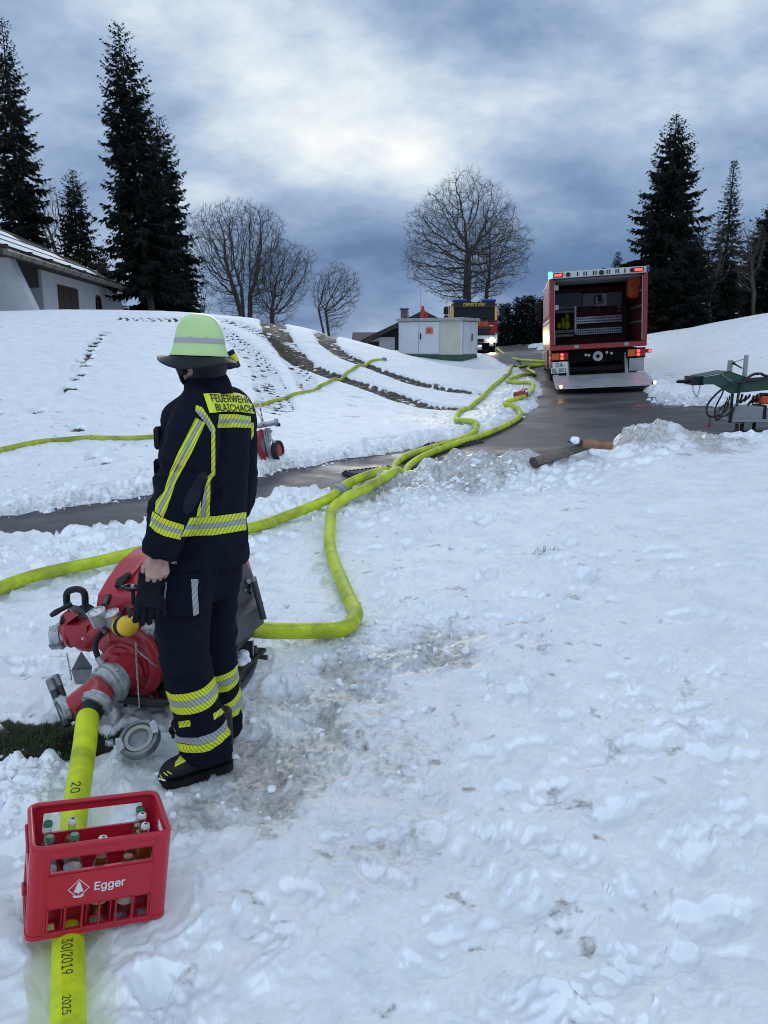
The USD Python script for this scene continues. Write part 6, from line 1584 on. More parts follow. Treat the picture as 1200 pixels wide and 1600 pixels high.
decal(SJ, [(321.2, 752), (321.2, 807), (313.5, 807), (314, 795), (317, 775)], 0.0025, tape_s, jacket, 'back_tape_silver')
decal(SJ, [(313.2, 807), (306.5, 807), (308, 796), (313.6, 782), (313.6, 795)], 0.0025, tape_y, jacket, 'back_tape_yellow')
decal(SJ, [(392, 661), (396, 660), (395.5, 680), (392, 688)], 0.0022, tape_y, jacket, 'back_tape_yellow')
decal(SJ, [(322, 737), (314, 736), (302, 752), (289, 778), (285, 796), (291, 805), (301, 797), (313, 775), (324, 748)], 0.0030, patch_cloth, jacket, 'elbow_patch')
decal(SJ, [(317.5, 616), (355, 613.5), (372, 615), (385, 620), (392, 629), (397, 646.5), (375, 643.5), (352, 643), (327, 645.5)], 0.0030, patch_y, jacket, 'name_patch')
def cloth_text(txt, quad, off, mat, parent, name):
    m = meshkit.text_mesh(txt, 1.0, 0.1, True)
    v = m.vertices; keep = v[:, 2] > 0.05
    top = m.faces[keep[m.faces].all(1)]
    m2 = trimesh.Trimesh(v, top, process=False); m2.remove_unreferenced_vertices()
    for _ in range(2): m2 = m2.subdivide()
    v = m2.vertices
    s = (v[:, 0] - v[:, 0].min()) / np.ptp(v[:, 0]); t = 1 - (v[:, 1] - v[:, 1].min()) / np.ptp(v[:, 1])
    q = [np.asarray(k, float) for k in quad]
    s, t = s[:, None], t[:, None]
    P = (1 - t) * ((1 - s) * q[0] + s * q[1]) + t * ((1 - s) * q[3] + s * q[2])
    return obj(name, stick(SJ, P, np.asarray(m2.faces), off), mat, parent, smooth=True)
cloth_text('FEUERWEHR', [(326.5, 616.5), (388, 620.0), (391, 631.0), (331, 628.5)], 0.0046, blk_print, jacket, 'lettering')
cloth_text('BLAICHACH', [(334, 631), (393, 633.5), (395.5, 644), (337, 642.5)], 0.0046, blk_print, jacket, 'lettering')
# pouches on the chest edge, radio
def pouch(px0, py0, px1, py1, Y, d, mat, name):
    a, b = w3(px0, py0, Y), w3(px1, py1, Y)
    m_ = bx(-abs(b[0] - a[0]) / 2, abs(b[0] - a[0]) / 2, -d / 2, d / 2, -abs(a[2] - b[2]) / 2, abs(a[2] - b[2]) / 2, 0.012)
    m_.apply_transform(place((a + b) / 2, -0.5, 0, 0)); return obj(name, m_, mat, jacket)
pouch(243, 666, 255, 702, 2.99, 0.06, blackp, 'radio'); pouch(245, 716, 258, 776, 3.00, 0.07, navy, 'chest_pocket')

# ---- trousers
lk = [(298, 880, 3.00, .118, .120), (292, 915, 2.97, .112, .116), (285, 965, 2.95, .106, .106), (289, 1020, 2.94, .094, .098), (300, 1075, 2.95, .090, .096), (313, 1130, 2.97, .096, .098), (322, 1178, 2.985, .104, .102)]
rk = [(330, 880, 3.18, .112, .116), (334, 915, 3.20, .106, .110), (334, 965, 3.21, .094, .102), (337, 1030, 3.23, .086, .092), (343, 1085, 3.25, .082, .090), (347, 1142, 3.27, .084, .090)]
lleg, rleg = limb(lk, 2.15, 40, 30), limb(rk, 2.15, 40, 30)
pel = loft([(w3(x, y, 3.08), lt * a, ft * b, 2.2) for x, y, a, b in dense([(320, 835, .165, .125), (318, 865, .175, .130), (316, 900, .180, .130), (315, 930, .165, .115)], 14)], 40)
tr = melt([pel, lleg, rleg], 0.012, 8)
kz = 0.52
tr = folds(tr, 0.019, 9, 6.0, 9.0, lambda p: 0.6 + 1.0 * np.exp(-((p[:, 2] - 0.14) / 0.10) ** 2) + 0.7 * np.exp(-((p[:, 2] - 0.5) / 0.10) ** 2))
trimesh.smoothing.filter_taubin(tr, lamb=0.4, nu=0.42, iterations=3)
trousers = obj('trousers', tr, navy, man, smooth=True)
ST = sampler(tr)
tl3 = [(0, .34, tape_y), (.345, .66, tape_s), (.665, 1, tape_y)]
def leg_band(keys, y0, y1, parts, rad_add=0.003):
    """tape round the leg between two heights along its axis"""
    K = np.array([np.r_[w3(x, y, Y), y] for x, y, Y, r, q in keys]); D = dense(K, 200)
    def plane(y):
        i = np.argmin(np.abs(D[:, 3] - y)); i = min(max(i, 1), 198); t = D[i + 1, :3] - D[i - 1, :3]
        return D[i, :3], t / np.linalg.norm(t)
    p0, t0 = plane(y0); p1, t1 = plane(y1)
    v = tr.vertices; axis_mid = (p0 + p1) / 2
    near = np.linalg.norm(v - axis_mid, axis=1) < 0.30
    other = rk if keys is lk else lk
    Ko = dense(np.array([w3(x, y, Y) for x, y, Y, r, q in other]), 60); Km = D[:, :3][::4]
    from scipy.spatial import cKDTree
    mine = cKDTree(Km).query(v)[0] < cKDTree(Ko).query(v)[0]
    f = tr.faces[(near & mine)[tr.faces].all(1)]
    base_m = trimesh.Trimesh(v + tr.vertex_normals * rad_add, f, process=False)
    for f0, f1, mat in parts:
        a, b = p0 + (p1 - p0) * f0, p0 + (p1 - p0) * f1
        m_ = base_m.slice_plane(a, t0).slice_plane(b, -t1)
        if len(m_.faces):
            r_ = m_.vertices - axis_mid; e1 = np.cross(t0, [0, 1.0, 0]); e1 /= np.linalg.norm(e1); e2 = np.cross(t0, e1)
            uvs = np.stack([np.arctan2(r_ @ e1, r_ @ e2) * 0.095, r_ @ t0], 1)
            obj('leg_tape' + ('_silver' if mat is tape_s else '_yellow'), m_, mat, trousers, smooth=True, uv=uvs)
leg_band(lk, 1064, 1094, tl3)
leg_band(lk, 1128, 1150, [(0, .49, tape_s), (.5, 1, tape_y)])
leg_band(rk, 1040, 1066, tl3); leg_band(rk, 1085, 1108, tl3)
decal(ST, [(279.5, 1127), (297, 1124), (298.5, 1134), (281, 1137)], 0.0035, tape_y, trousers, 'leg_tape_yellow')
decal(ST, [(332, 1115), (349, 1104), (350.5, 1113), (333.5, 1125)], 0.0035, tape_y, trousers, 'leg_tape_yellow')
decal(ST, [(298, 904), (308.5, 904), (307, 920), (308, 956), (300, 961), (299.5, 935)], 0.0135, tape_s, trousers, 'pocket_tape_silver')
decal(ST, [(262, 909), (264.5, 908), (260.5, 958), (258, 958)], 0.0135, tape_s, trousers, 'pocket_tape_silver')
decal(ST, [(268, 878.5), (277, 877.5), (277.2, 881), (268.5, 881.5)], 0.0035, tape_s, trousers, 'pocket_mark')
def flap(poly, name):
    pts, tri = fill(poly, 2.2); q = ST(pts); ok = ~np.isnan(q[:, 0]); tri_ = tri[ok[tri].all(1)]
    top, bot = q[:, :3] + q[:, 3:] * 0.011, q[:, :3] + q[:, 3:] * 0.0005
    m_ = stick(ST, pts, tri, 0.010); obj(name, m_, navy, trousers, smooth=True)
flap([(262, 899), (312, 895), (318, 905), (313, 962), (256, 963)], 'cargo_pocket')

# ---- boots
boot_m = pbr('black_boot_leather', (0.006, 0.0066, 0.008), 0.5, spec=0.3, var=0.3, vscale=14, bump=0.25, bscale=60)
sole_m = pbr('boot_sole_rubber', (0.008, 0.008, 0.008), 0.85, spec=0.2, var=0.3, vscale=20)
boot_y = pbr('boot_yellow', (0.62, 0.62, 0.04), 0.5, var=0.1, vscale=20)
def boot(toe, heel, k, label):
    toe, heel = np.asarray(toe), np.asarray(heel)
    d = toe - heel; L = np.linalg.norm(d); ang = math.atan2(d[1], d[0])
    Mx = place(heel, ang)
    # local: x from heel to toe, z up
    def st(s, w0, z0, z1, e=2.3, cx=0): return (np.array([s * L, cx, (z0 + z1) / 2]), np.array([0, w0, 0]), np.array([0, 0, (z1 - z0) / 2]), e)
    ks = [(0.02, .022, .03, .10), (.06, .038, .026, .15), (.16, .043, .024, .19), (.32, .044, .024, .185), (.45, .047, .024, .150), (.60, .052, .024, .118), (.75, .053, .024, .100), (.88, .047, .024, .088), (.96, .032, .024, .070), (1.0, .012, .028, .050)]
    up = loft([st(*k_, 2.5) for k_ in dense(ks, 40)], 30)
    shaft = loft([(np.array([0.16 * L + 0.0 * z, 0, z]), np.array([0.056, 0, 0]), np.array([0, .050, 0]), 2.0) for z in np.linspace(.10, .27, 8)], 24)
    b = xf(melt([up, shaft], 0.011, 6), Mx)
    bo = obj('boot', b, boot_m, man, smooth=True, label=label)
    out = Polygon([(s * L * 1.015, w * 1.1) for s, w in zip([0, .03, .10, .25, .4, .6, .78, .9, .97, 1.0], [.012, .03, .043, .043, .042, .052, .056, .050, .034, .010])] + [(s * L * 1.015, -w * 1.1) for s, w in zip([1.0, .97, .9, .78, .6, .4, .25, .10, .03, 0], [.010, .034, .050, .056, .052, .042, .043, .043, .03, .012])])
    heelp = out.intersection(sbox(-1, -1, .27 * L, 1)); foot = out.intersection(sbox(.36 * L, -1, 2, 1))
    obj('sole', xf(trimesh.util.concatenate([prism(out, .020, 'z', .012), prism(heelp, .016, 'z', -.004), prism(foot, .014, 'z', -.002)]), Mx), sole_m, bo, smooth=False)
    for q in range(9):
        s = .40 + .065 * q
        for sg in (-1, 1): obj('sole_lug', xf(bx(s * L, s * L + .012, sg * .044, sg * .061, -.002, .026, .002), Mx), sole_m, bo)
    # yellow ankle panel and toe marks, lying on the leather
    sm = sampler(b)
    return bo, sm, Mx, L
tl_, hl_ = np.array([-0.930, 2.875, 0.0]), np.array([-0.660, 3.035, 0.0])
tl_[2] = hl_[2] = gfast(-0.8, 2.95) + 0.006
bo, sm, bM, bL = boot(tl_, hl_, 0, None)
decal(sm, [(283, 1180), (303, 1181), (296, 1187), (283, 1194), (273, 1199), (274, 1192)], 0.003, boot_y, bo, 'ankle_panel', 1.0)
for po in ([(262, 1204.5), (269, 1208.5), (268, 1210), (261, 1206)], [(257, 1206.5), (263, 1211), (262, 1212.5), (256, 1208)], [(251.5, 1210), (255, 1216), (253.5, 1217), (250.5, 1212)]): decal(sm, po, 0.003, boot_y, bo, 'toe_mark', 0.8)
obj('toe_snow', xf(cat(*[xf(blob(0.013 + 0.006 * math.sin(3 * q), 1, 0.4, q, 0.6), place((bL * (0.99 - .045 * (q % 4)), -.048 + .013 * q, .028 + .004 * (q % 3)))) for q in range(7)]), bM), roof_snow, bo, smooth=True, kind='stuff')
tr_, hr_ = np.array([-0.985, 3.235, 0.0]), np.array([-0.690, 3.295, 0.0])
tr_[2] = hr_[2] = gfast(-0.85, 3.26) + 0.006
bo2, sm2, bM2, bL2 = boot(tr_, hr_, 1, None)
decal(sm2, [(270, 1146), (274, 1146), (276, 1152), (272, 1150)], 0.003, boot_y, bo2, 'toe_mark', 0.8)
obj('toe_snow', xf(cat(*[xf(blob(0.015 + 0.006 * math.sin(3 * q), 1, 0.4, q + 20, 0.7), place((bL2 * (0.97 - .045 * (q % 4)), -.05 + .012 * q, .04 + .008 * (q % 3)))) for q in range(8)]), bM2), roof_snow, bo2, smooth=True, kind='stuff')

# ---- body: head, neck, arms, hands, legs in one skin
fh = np.array([-0.93, 0.36, 0]); fh /= np.linalg.norm(fh); lh = np.array([-fh[1], fh[0], 0])
hc = w3(314, 548, 3.06)
def H(f, l, z): return hc + fh * f + lh * l + np.array([0, 0, z])
sk = m3.Manifold.batch_hull([m3.Manifold.sphere(r, 20).translate(tuple(H(*p))) for p, r in [((-.012, 0, .022), .070), ((.02, 0, .024), .070), ((.045, 0, -.03), .060), ((-.02, 0, -.03), .075)]])
jaw = m3.Manifold.batch_hull([m3.Manifold.sphere(r, 16).translate(tuple(H(*p))) for p, r in [((.07, 0, -.105), .024), ((.01, .05, -.07), .026), ((.01, -.05, -.07), .026), ((.06, 0, -.03), .045), ((0, 0, -.02), .06)]])
nose = bone([(H(.095, 0, -.005), .008), (H(.112, 0, -.04), .013), (H(.10, 0, -.05), .011)])
lips = bone([(H(.092, .018, -.075), .006), (H(.098, 0, -.074), .009), (H(.092, -.018, -.075), .006)])
ears = bone([(H(-.005, .083, .0), .014), (H(-.012, .082, -.035), .010)]) + bone([(H(-.005, -.083, .0), .014), (H(-.012, -.082, -.035), .010)])
brow = bone([(H(.088, .035, .022), .010), (H(.094, .012, .018), .009)]) + bone([(H(.088, -.035, .022), .010), (H(.094, -.012, .018), .009)])
neck = bone([(H(-.02, 0, -.05), .060), (w3(322, 606, 3.08), .062), (w3(323, 630, 3.08), .085)])
def P_(x, y, Y): return w3(x, y, Y)
tors = bone([(P_(322, 650, 3.08), .11), (P_(321, 760, 3.08), .11), (P_(316, 880, 3.08), .12)])
armL = bone([(P_(306, 655, 2.95), .06), (P_(284, 760, 2.87), .046), (P_(252, 850, 2.805), .030), (P_(247.5, 868, 2.798), .027)])
armR = bone([(P_(362, 655, 3.24), .06), (P_(376, 760, 3.32), .046), (P_(345, 800, 3.52), .030)])
legL = bone([(P_(296, 900, 2.98), .085), (P_(290, 1020, 2.945), .060), (P_(320, 1165, 2.99), .045)])
legR = bone([(P_(334, 900, 3.19), .080), (P_(338, 1030, 3.23), .058), (P_(348, 1135, 3.27), .043)])
# left hand: back of the hand to the viewer, thumb forward (left), fingers closed round the glove
wr = P_(247.5, 866, 2.798)
dn = np.array([-0.10, -0.02, -1.0]); dn /= np.linalg.norm(dn)
th_ = np.array([-0.86, -0.50, 0.07]); th_ /= np.linalg.norm(th_)         # thumb side
pn = np.cross(dn, th_); pn = pn if pn[1] > 0 else -pn                        # palm side, away from the viewer
def Hd(a, b, c): return wr + dn * a + th_ * b + pn * c
palm = m3.Manifold.batch_hull([m3.Manifold.sphere(r, 12).translate(tuple(Hd(*p))) for p, r in [((.005, .018, 0), .016), ((.005, -.018, 0), .016), ((.078, .034, -.004), .0125), ((.083, .010, -.008), .013), ((.080, -.013, -.007), .0125), ((.070, -.033, -.003), .0115), ((.03, .03, .008), .015)]])
fing = None
for b0, L0, r0 in ((.032, .040, .0098), (.010, .044, .0100), (-.012, .041, .0095), (-.032, .032, .0083)):
    a0 = .084 - abs(b0 - .008) * .25
    f_ = bone([(Hd(a0 - .02, b0, -.004), r0 * 1.12), (Hd(a0, b0, -.007), r0 * 1.15), (Hd(a0 + L0 * .62, b0 * 1.0, .014), r0), (Hd(a0 + L0 * .50, b0 * .97, .040), r0 * .93), (Hd(a0 + L0 * .02, b0 * .94, .046), r0 * .82)])
    fing = f_ if fing is None else fing + f_
thumb = bone([(Hd(.022, .026, .010), .0145), (Hd(.052, .046, .020), .0118), (Hd(.082, .044, .034), .0105), (Hd(.100, .026, .044), .0090)])
handR = bone([(P_(345, 800, 3.52), .028), (P_(338, 806, 3.56), .034), (P_(332, 815, 3.60), .028)])
body = sk + jaw + nose + lips + ears + brow + neck + tors + armL + armR + legL + legR + palm + handR
obj('body', tm(body + fing + thumb), skin, man, smooth=50)
for s in (-1, 1):
    obj('eye', trimesh.creation.icosphere(2, .0125).apply_translation(H(.078, s * .032, .004)), pbr(f'eye_white_{s + 1}', (0.6, 0.6, 0.58), 0.2), man, smooth=True)
obj('hair', jitter(m3_h := tm(m3.Manifold.batch_hull([m3.Manifold.sphere(r, 20).translate(tuple(H(*p))) for p, r in [((-.012, 0, .022), .073), ((-.022, 0, -.035), .056), ((.01, 0, .024), .072)]]).refine_to_length(.01)), .004, 60, 2), pbr('dark_brown_hair', (0.02, 0.014, 0.010), 0.7, var=0.4, vscale=60), man, smooth=True)

# ---- helmet
hel_green = pbr('helmet_afterglow_green', (0.47, 0.64, 0.27), 0.38, var=0.06, vscale=9, coat=0.15, dirt=0.12, dirtcol=(0.25, 0.33, 0.20))
hel_dark = pbr('helmet_dark_leather', (0.006, 0.0068, 0.0085), 0.5, spec=0.25, var=0.25, vscale=15)
hb = w3(312, 556, 3.06)                    # centre of the brim plane
up_ = np.array([0.035, 0.03, 1.0]); up_ /= np.linalg.norm(up_)
fa = fh - up_ * (fh @ up_); fa /= np.linalg.norm(fa); la = np.cross(up_, fa)
ppm = 1200 / (3.06 * CP + 0.05)
htop = w3(312, 490, 3.06)[2] - hb[2]
helm = []
# dome: steep sides then a round crown; slightly longer than wide
prof = [(1.07, 0.0), (1.045, .07), (.975, .20), (.925, .34), (.885, .48), (.835, .62), (.765, .74), (.66, .85), (.52, .93), (.36, .975), (.18, .997), (0.02, 1.003)]
pr = CubicSpline(np.arange(len(prof)), prof)(np.linspace(0, len(prof) - 1, 40))
RA, RB = 0.104, 0.096
dome = loft([(hb + up_ * (z * htop), fa * (r * RA), la * (r * RB), 2.15) for r, z in pr], 64)
# crest ridge along the crown
hm = obj('helmet', dome, hel_green, man, smooth=50)
def ring_band(z0, z1, off, mat, name):
    rows = [(r, z) for r, z in pr if z0 - .03 < z < z1 + .03]
    zz = np.linspace(z0, z1, 5); rr = np.interp(zz, pr[:, 1], pr[:, 0])
    out = loft([(hb + up_ * (z * htop), fa * (r * RA + off), la * (r * RB + off), 2.15) for r, z in zip(rr, zz)], 64)
    return obj(name, out, mat, hm, smooth=50)
ring_band(.30, .415, .0014, pbr('helmet_silver_tape', (0.33, 0.35, 0.38), 0.4), 'reflective_band')
ring_band(.0, .05, .002, hel_green, 'dome_rim')
# rivets on the back
for th in (2.55, 3.05, -2.45, 0.5):
    z = .56; r = np.interp(z, pr[:, 1], pr[:, 0])
    nrm = fa * math.cos(th) + la * math.sin(th)
    # rivets face the viewer's side
for px_, py_ in ((297, 524), (322, 524)):
    sm_h = sampler(dome) if px_ == 297 else sm_h
    q = sm_h(np.array([[px_, py_]]))[0]
    obj('rivet', lathe([(0, .004), (.005, .0032), (.0072, 0), (0, -.001)], q[:3], q[3:], 14), hel_green, hm, smooth=60)
# brim: sweeps out to a peak in front (left) and up at the back (right)
n = 96; th = np.arange(n) / n * 2 * PI
rows = []
for j, s in enumerate(np.linspace(0, 1, 14)):
    c, sn = np.cos(th), np.sin(th)
    ext = 0.033 + 0.028 * np.clip(c, 0, 1) ** 1.5 + 0.012 * np.clip(-c, 0, 1) ** 2        # how far it reaches
    drop = -(0.052 - 0.034 * np.clip(c, 0, 1) ** 2 - 0.026 * np.clip(-c, 0, 1) ** 2)      # hangs lower at the sides
    r_add = ext * s; z_add = drop * (s ** 0.9) + 0.012 * s ** 4 * np.clip(c, 0, 1)
    rows.append(hb[None] + (c * (RA * 1.04 + r_add))[:, None] * fa + (sn * (RB * 1.04 + r_add))[:, None] * la + (z_add + 0.004)[:, None] * up_)
under = [r - up_ * 0.005 for r in rows[::-1]]
allr = rows + under
V = np.vstack(allr); k = len(allr); i = np.arange(n); j = (i + 1) % n
F = np.vstack([np.vstack([np.stack([a * n + i, ((a + 1) % k) * n + j, a * n + j], 1), np.stack([a * n + i, ((a + 1) % k) * n + i, ((a + 1) % k) * n + j], 1)]) for a in range(k)])
bmesh = trimesh.Trimesh(V, F, process=False)
if bmesh.volume < 0: bmesh.invert()
obj('brim', bmesh, hel_dark, hm, smooth=50)
obj('neck_guard', loft([(w3(x, y, 3.07) + fh * -0.008, fh * a, lh * b, 2.2) for x, y, a, b in [(316, 566, .094, .088), (317, 580, .085, .078), (319, 590, .074, .068)]], 36), hel_dark, hm, smooth=50)
st_ = np.vstack([spline([H(.02, .088, -.01), H(.045, .078, -.07), H(.062, .035, -.122), H(.066, 0, -.132), H(.062, -.035, -.122), H(.045, -.078, -.07), H(.02, -.088, -.01)], 0.01)])
obj('chin_strap', tube(st_, 0.009, 8), blackp, hm, smooth=60)
obj('strap_pad', jitter(bx(-.02, .02, -.012, .012, -.03, .03, .008), .002, 30, 3).apply_transform(place(H(.04, .082, -.065), math.atan2(fh[1], fh[0]), 0, 0.4)), blackp, hm)
# torch clipped to the far side
tb = w3(361, 556, 3.12)
tor = obj('torch', cyl(tb + [-.005, 0, -.012], tb + [.014, -.006, .012], .0, 4) if False else lathe([(0, -.036), (.010, -.036), (.0125, -.01), (.0125, .012), (.016, .018), (.016, .036), (0, .036)], tb + [0.012, 0, -.012], (-0.40, -0.15, 0.85), 16), blackp, hm)
obj('torch_band', lathe([(.0135, -.012), (.0155, -.012), (.0155, .004), (.0135, .004)], tb + [0.013, 0, -.012], (-0.40, -0.15, 0.85), 16), hi_yellow, tor)
obj('torch_head', lathe([(.0165, .008), (.0175, .012), (.0175, .018), (.0165, .022)], tb + [0.013, 0, -.016], (-0.40, -0.15, 0.85), 16), hi_yellow, tor)
obj('torch_holder', bx(-.012, .012, -.012, .012, -.016, .016, .004).apply_translation(tb + [-.012, .0, -.012]), blackp, tor)

# ---- the glove that hangs from the hand
glove_m = pbr('dark_glove_leather', (0.005, 0.0068, 0.011), 0.75, spec=0.15, var=0.3, vscale=25, bump=0.3, bscale=120)
gl = thing('glove', 'dark work glove hanging from the fireman\'s bare left hand', 'glove')
g0, g1, g2 = P_(238, 886, 2.825), P_(232, 935, 2.80), P_(230, 955, 2.80)
ax = (g2 - g0) / np.linalg.norm(g2 - g0); sx = np.array([0.9, 0.35, 0.0]); sx -= ax * (sx @ ax); sx /= np.linalg.norm(sx); sy = np.cross(ax, sx)
cuff = loft([(g0 + (g1 - g0) * s, sx * a, sy * b, 2.2) for s, a, b in [(-.1, .040, .016), (.1, .046, .024), (.4, .046, .026), (.7, .043, .026), (1.0, .046, .026), (1.25, .048, .022)]], 28)
gm_ = mani(cuff)
for b0, L0, sp in ((.034, .055, .10), (.012, .075, .03), (-.011, .080, -.02), (-.034, .070, -.08)):
    s0 = g1 + ax * .02 + sx * b0
    gm_ = gm_ + bone([(s0, .0145), (s0 + ax * L0 * .5 + sx * sp * .03 + sy * .004, .0125), (s0 + ax * L0 + sx * sp * .05 + sy * -.008, .0105)])
gm_ = gm_ + bone([(g1 + ax * -.01 + sx * .034, .016), (g1 + ax * .025 + sx * .058 + sy * -.01, .0135), (g1 + ax * .060 + sx * .062 + sy * -.012, .011)])
gmm = tm(gm_.refine_to_length(.007)); gmm = trimesh.Trimesh(gmm.vertices, gmm.faces, process=True); trimesh.smoothing.filter_taubin(gmm, lamb=.45, nu=.47, iterations=5)
gmm = folds(gmm, .006, 14, 30, 60)
obj('glove_hand', gmm, glove_m, gl, smooth=True)
for k in range(3): obj('knit_rib', loft([(g0 + (g1 - g0) * s, sx * a, sy * b, 2.2) for s, a, b in [(.42 + .1 * k, .0465, .027), (.445 + .1 * k, .0485, .0285), (.47 + .1 * k, .0465, .027)]], 24), glove_m, gl, smooth=True)
# ------------------------------------------------------------------ portable fire pump
PZ = float(gfast(-1.05, 3.6)) + 0.005
PM = place((-1.04, 3.64, PZ), math.radians(-14.5))
pump = thing('fire_pump', 'red portable fire pump with gauges and couplings behind the fireman', 'pump', PM)
def PP(px, py, y): return loc(PM, px, py, 1, y)
pred = pbr('pump_red_lacquer', (0.30, 0.010, 0.018), 0.32, var=0.10, vscale=7, coat=0.25, dirt=0.35, dirtcol=(0.11, 0.03, 0.03), rvar=0.08)
hood_red = pbr('hood_red_plastic', (0.36, 0.012, 0.022), 0.30, var=0.06, vscale=3, coat=0.3, dirt=0.2, dirtcol=(0.18, 0.05, 0.05))
cast = pbr('coupling_alloy', (0.40, 0.41, 0.42), 0.42, 0.85, var=0.22, vscale=22, rvar=0.12)
cast_d = pbr('worn_alloy', (0.22, 0.23, 0.24), 0.5, 0.7, var=0.3, vscale=18)
chrome = pbr('bright_chrome', (0.50, 0.51, 0.53), 0.34, 0.9)
dkgrey = pbr('dark_grey_cowling', (0.040, 0.043, 0.048), 0.55, var=0.12, vscale=6)
midgrey = pbr('mid_grey_plate', (0.13, 0.138, 0.145), 0.5, 0.2, var=0.12, vscale=8)
dial_w = pbr('gauge_face', (0.66, 0.67, 0.66), 0.3)
ear_y = pbr('ear_muff_yellow', (0.72, 0.46, 0.015), 0.35, var=0.08, vscale=25, dirt=0.3, dirtcol=(0.3, 0.18, 0.02))
steel = pbr('dark_steel_tube', (0.030, 0.031, 0.034), 0.45, 0.2, var=0.3, vscale=14)
def coupling(parent, p, axis, R, name='coupling', depth=1.0, mat=None, bore=True):
    """storz coupling: stepped rings, two claws, dark bore with an inner seal"""
    mat = mat or cast
    a = np.asarray(axis, float); a /= np.linalg.norm(a); p = np.asarray(p, float)
    d = R * 0.9 * depth
    pr_ = [(R * .66, 0), (R * .80, 0), (R * .82, d * .25), (R * .96, d * .30), (R, d * .38), (R, d * .62), (R * .96, d * .70), (R * .98, d * .74), (R * .98, d * .92), (R * .90, d), (R * .70, d), (R * .66, d * .9), (R * .62, d * .5), (R * .62, 0), (R * .66, 0)]
    c = obj(name, lathe(pr_, p, a, 40), mat, parent, smooth=40)
    obj('seal', lathe([(R * .50, d * .80), (R * .61, d * .80), (R * .61, d * .93), (R * .50, d * .93), (R * .50, d * .80)], p, a, 32), pbr('seal_grey', (0.34, 0.34, 0.30), 0.6) if 'sg' not in NAMES else UsdShade.Material.Get(stage, '/World/Looks/seal_grey'), c, smooth=40); NAMES['sg'] = 0
    if bore: obj('bore', lathe([(0, d * .35), (R * .62, d * .35), (R * .62, d * .30), (0, d * .30)], p, a, 28), blackp, c)
    t = trimesh.geometry.align_vectors([0, 0, 1], a); t[:3, 3] = p
    for k in range(2):
        q = np.linspace(0.2, 1.25, 9) + k * PI
        pts = np.vstack([np.stack([np.cos(q) * r_, np.sin(q) * r_, 0 * q + h], 1) for r_ in (R * .70, R * .92) for h in (d * .98, d * 1.14)])
        obj('claw', xf(hull(pts[:9].tolist() + pts[9:18].tolist() + pts[18:27].tolist() + pts[27:].tolist()), t), mat, c)
    for k in range(6):
        q = k * PI / 3 + .3
        obj('grip_lug', xf(bx(R * .97, R * 1.06, -R * .10, R * .10, d * .40, d * .60, .002), t @ trimesh.transformations.rotation_matrix(q, [0, 0, 1])), mat, c)
    return c
def chain(pts, parent, mat, step=0.016, r=0.0022, L=0.011):
    P = spline(pts, step)
    for k in range(len(P) - 1):
        d = P[k + 1] - P[k]; n_ = np.cross(d, [0.3, 1, 0.2] if k % 2 else [1, 0.2, 0.1]); n_ /= np.linalg.norm(n_); d = d / np.linalg.norm(d)
        q = np.linspace(0, 2 * PI, 9)[:-1]
        ring = P[k] + (np.cos(q)[:, None] * d * L * .85 + np.sin(q)[:, None] * n_ * L * .48)
        obj('chain_link', tube(ring, r, 4, closed=True), mat, parent, smooth=60)

HX = np.diag([.86, .92, 1, 1.0]); HX[0, 3] = -.068
def hobj(name, m_, *a, **k): return obj(name, xf(tm(m_), HX), *a, **k)
# ---- engine hood: side outline swept across, edges rounded
def hood_section(x, inset):
    y0 = -.13 + inset * .3
    return [(y0, .42 + inset), (y0 - .01, .52), (-.06 + inset * .4, .60 - inset), (.06, .66 - inset), (.20, .69 - inset), (.36, .69 - inset), (.455 - inset * .6, .66 - inset), (.50 - inset * .5, .52), (.50 - inset * .4, .34 + inset)]
pts = []
for x, ins in ((-.30, .055), (-.335, .018), (-.345, .0 + .06 * 0), (.30, .055), (.335, .018), (.345, .0)):
    zc = 0 if abs(x) > .34 else 0
    pts += [np.array([x * (1 - 0.10 * max(0, (z - .45)) / .25), y, z - (0.05 if abs(x) > .34 else 0) * (z > .5)]) for y, z in hood_section(x, ins)]
hd = hobj('hood', tm(m3.Manifold.hull_points(np.array(pts))), hood_red, pump, smooth=28)
# ridge lines, side panel, vents, rating plate on the hood
hobj('hood_ridge', hull([(-.20, -.075, .585), (-.17, -.075, .59), (-.17, .20, .700), (-.14, .20, .700), (-.14, .42, .704), (-.17, .42, .700), (-.20, -.06, .59), (-.18, -.09, .575)]), hood_red, hd, smooth=25)
hobj('hood_ridge', hull([(.20, -.075, .585), (.17, -.075, .59), (.17, .20, .700), (.14, .20, .700), (.14, .42, .704), (.17, .42, .700), (.20, -.06, .59), (.18, -.09, .575)]), hood_red, hd, smooth=25)
ss = [(.348, .02, .38), (.330, .06, .58), (.330, .38, .605), (.348, .455, .50), (.350, .46, .38)]
hobj('side_panel', hull([np.array(q) for q in ss] + [np.array(q) + [.008, 0, 0] for q in ss]), dkgrey, hd, smooth=False)
for k in range(9): hobj('panel_print', bx(.352, .3545, .10, .10 + .12 + .05 * math.sin(k * 2.1), .555 - .013 * k, .559 - .013 * k), pbr('panel_print_grey', (0.16, 0.17, 0.17), 0.6) if k == 0 else UsdShade.Material.Get(stage, '/World/Looks/panel_print_grey'), hd)
hobj('panel_print', bx(.353, .3565, .33, .40, .45, .457), white_p, hd)
vn = hull([PP(180, 918, .0) + [0, 0, .004], PP(191, 917, .0), PP(205, 897, .10), PP(202, 896, .10), PP(186, 906, .05), PP(180, 918, 0) + [0, .02, -.02], PP(205, 897, .1) + [0, .02, -.02], PP(191, 917, 0) + [0, .02, -.02]])
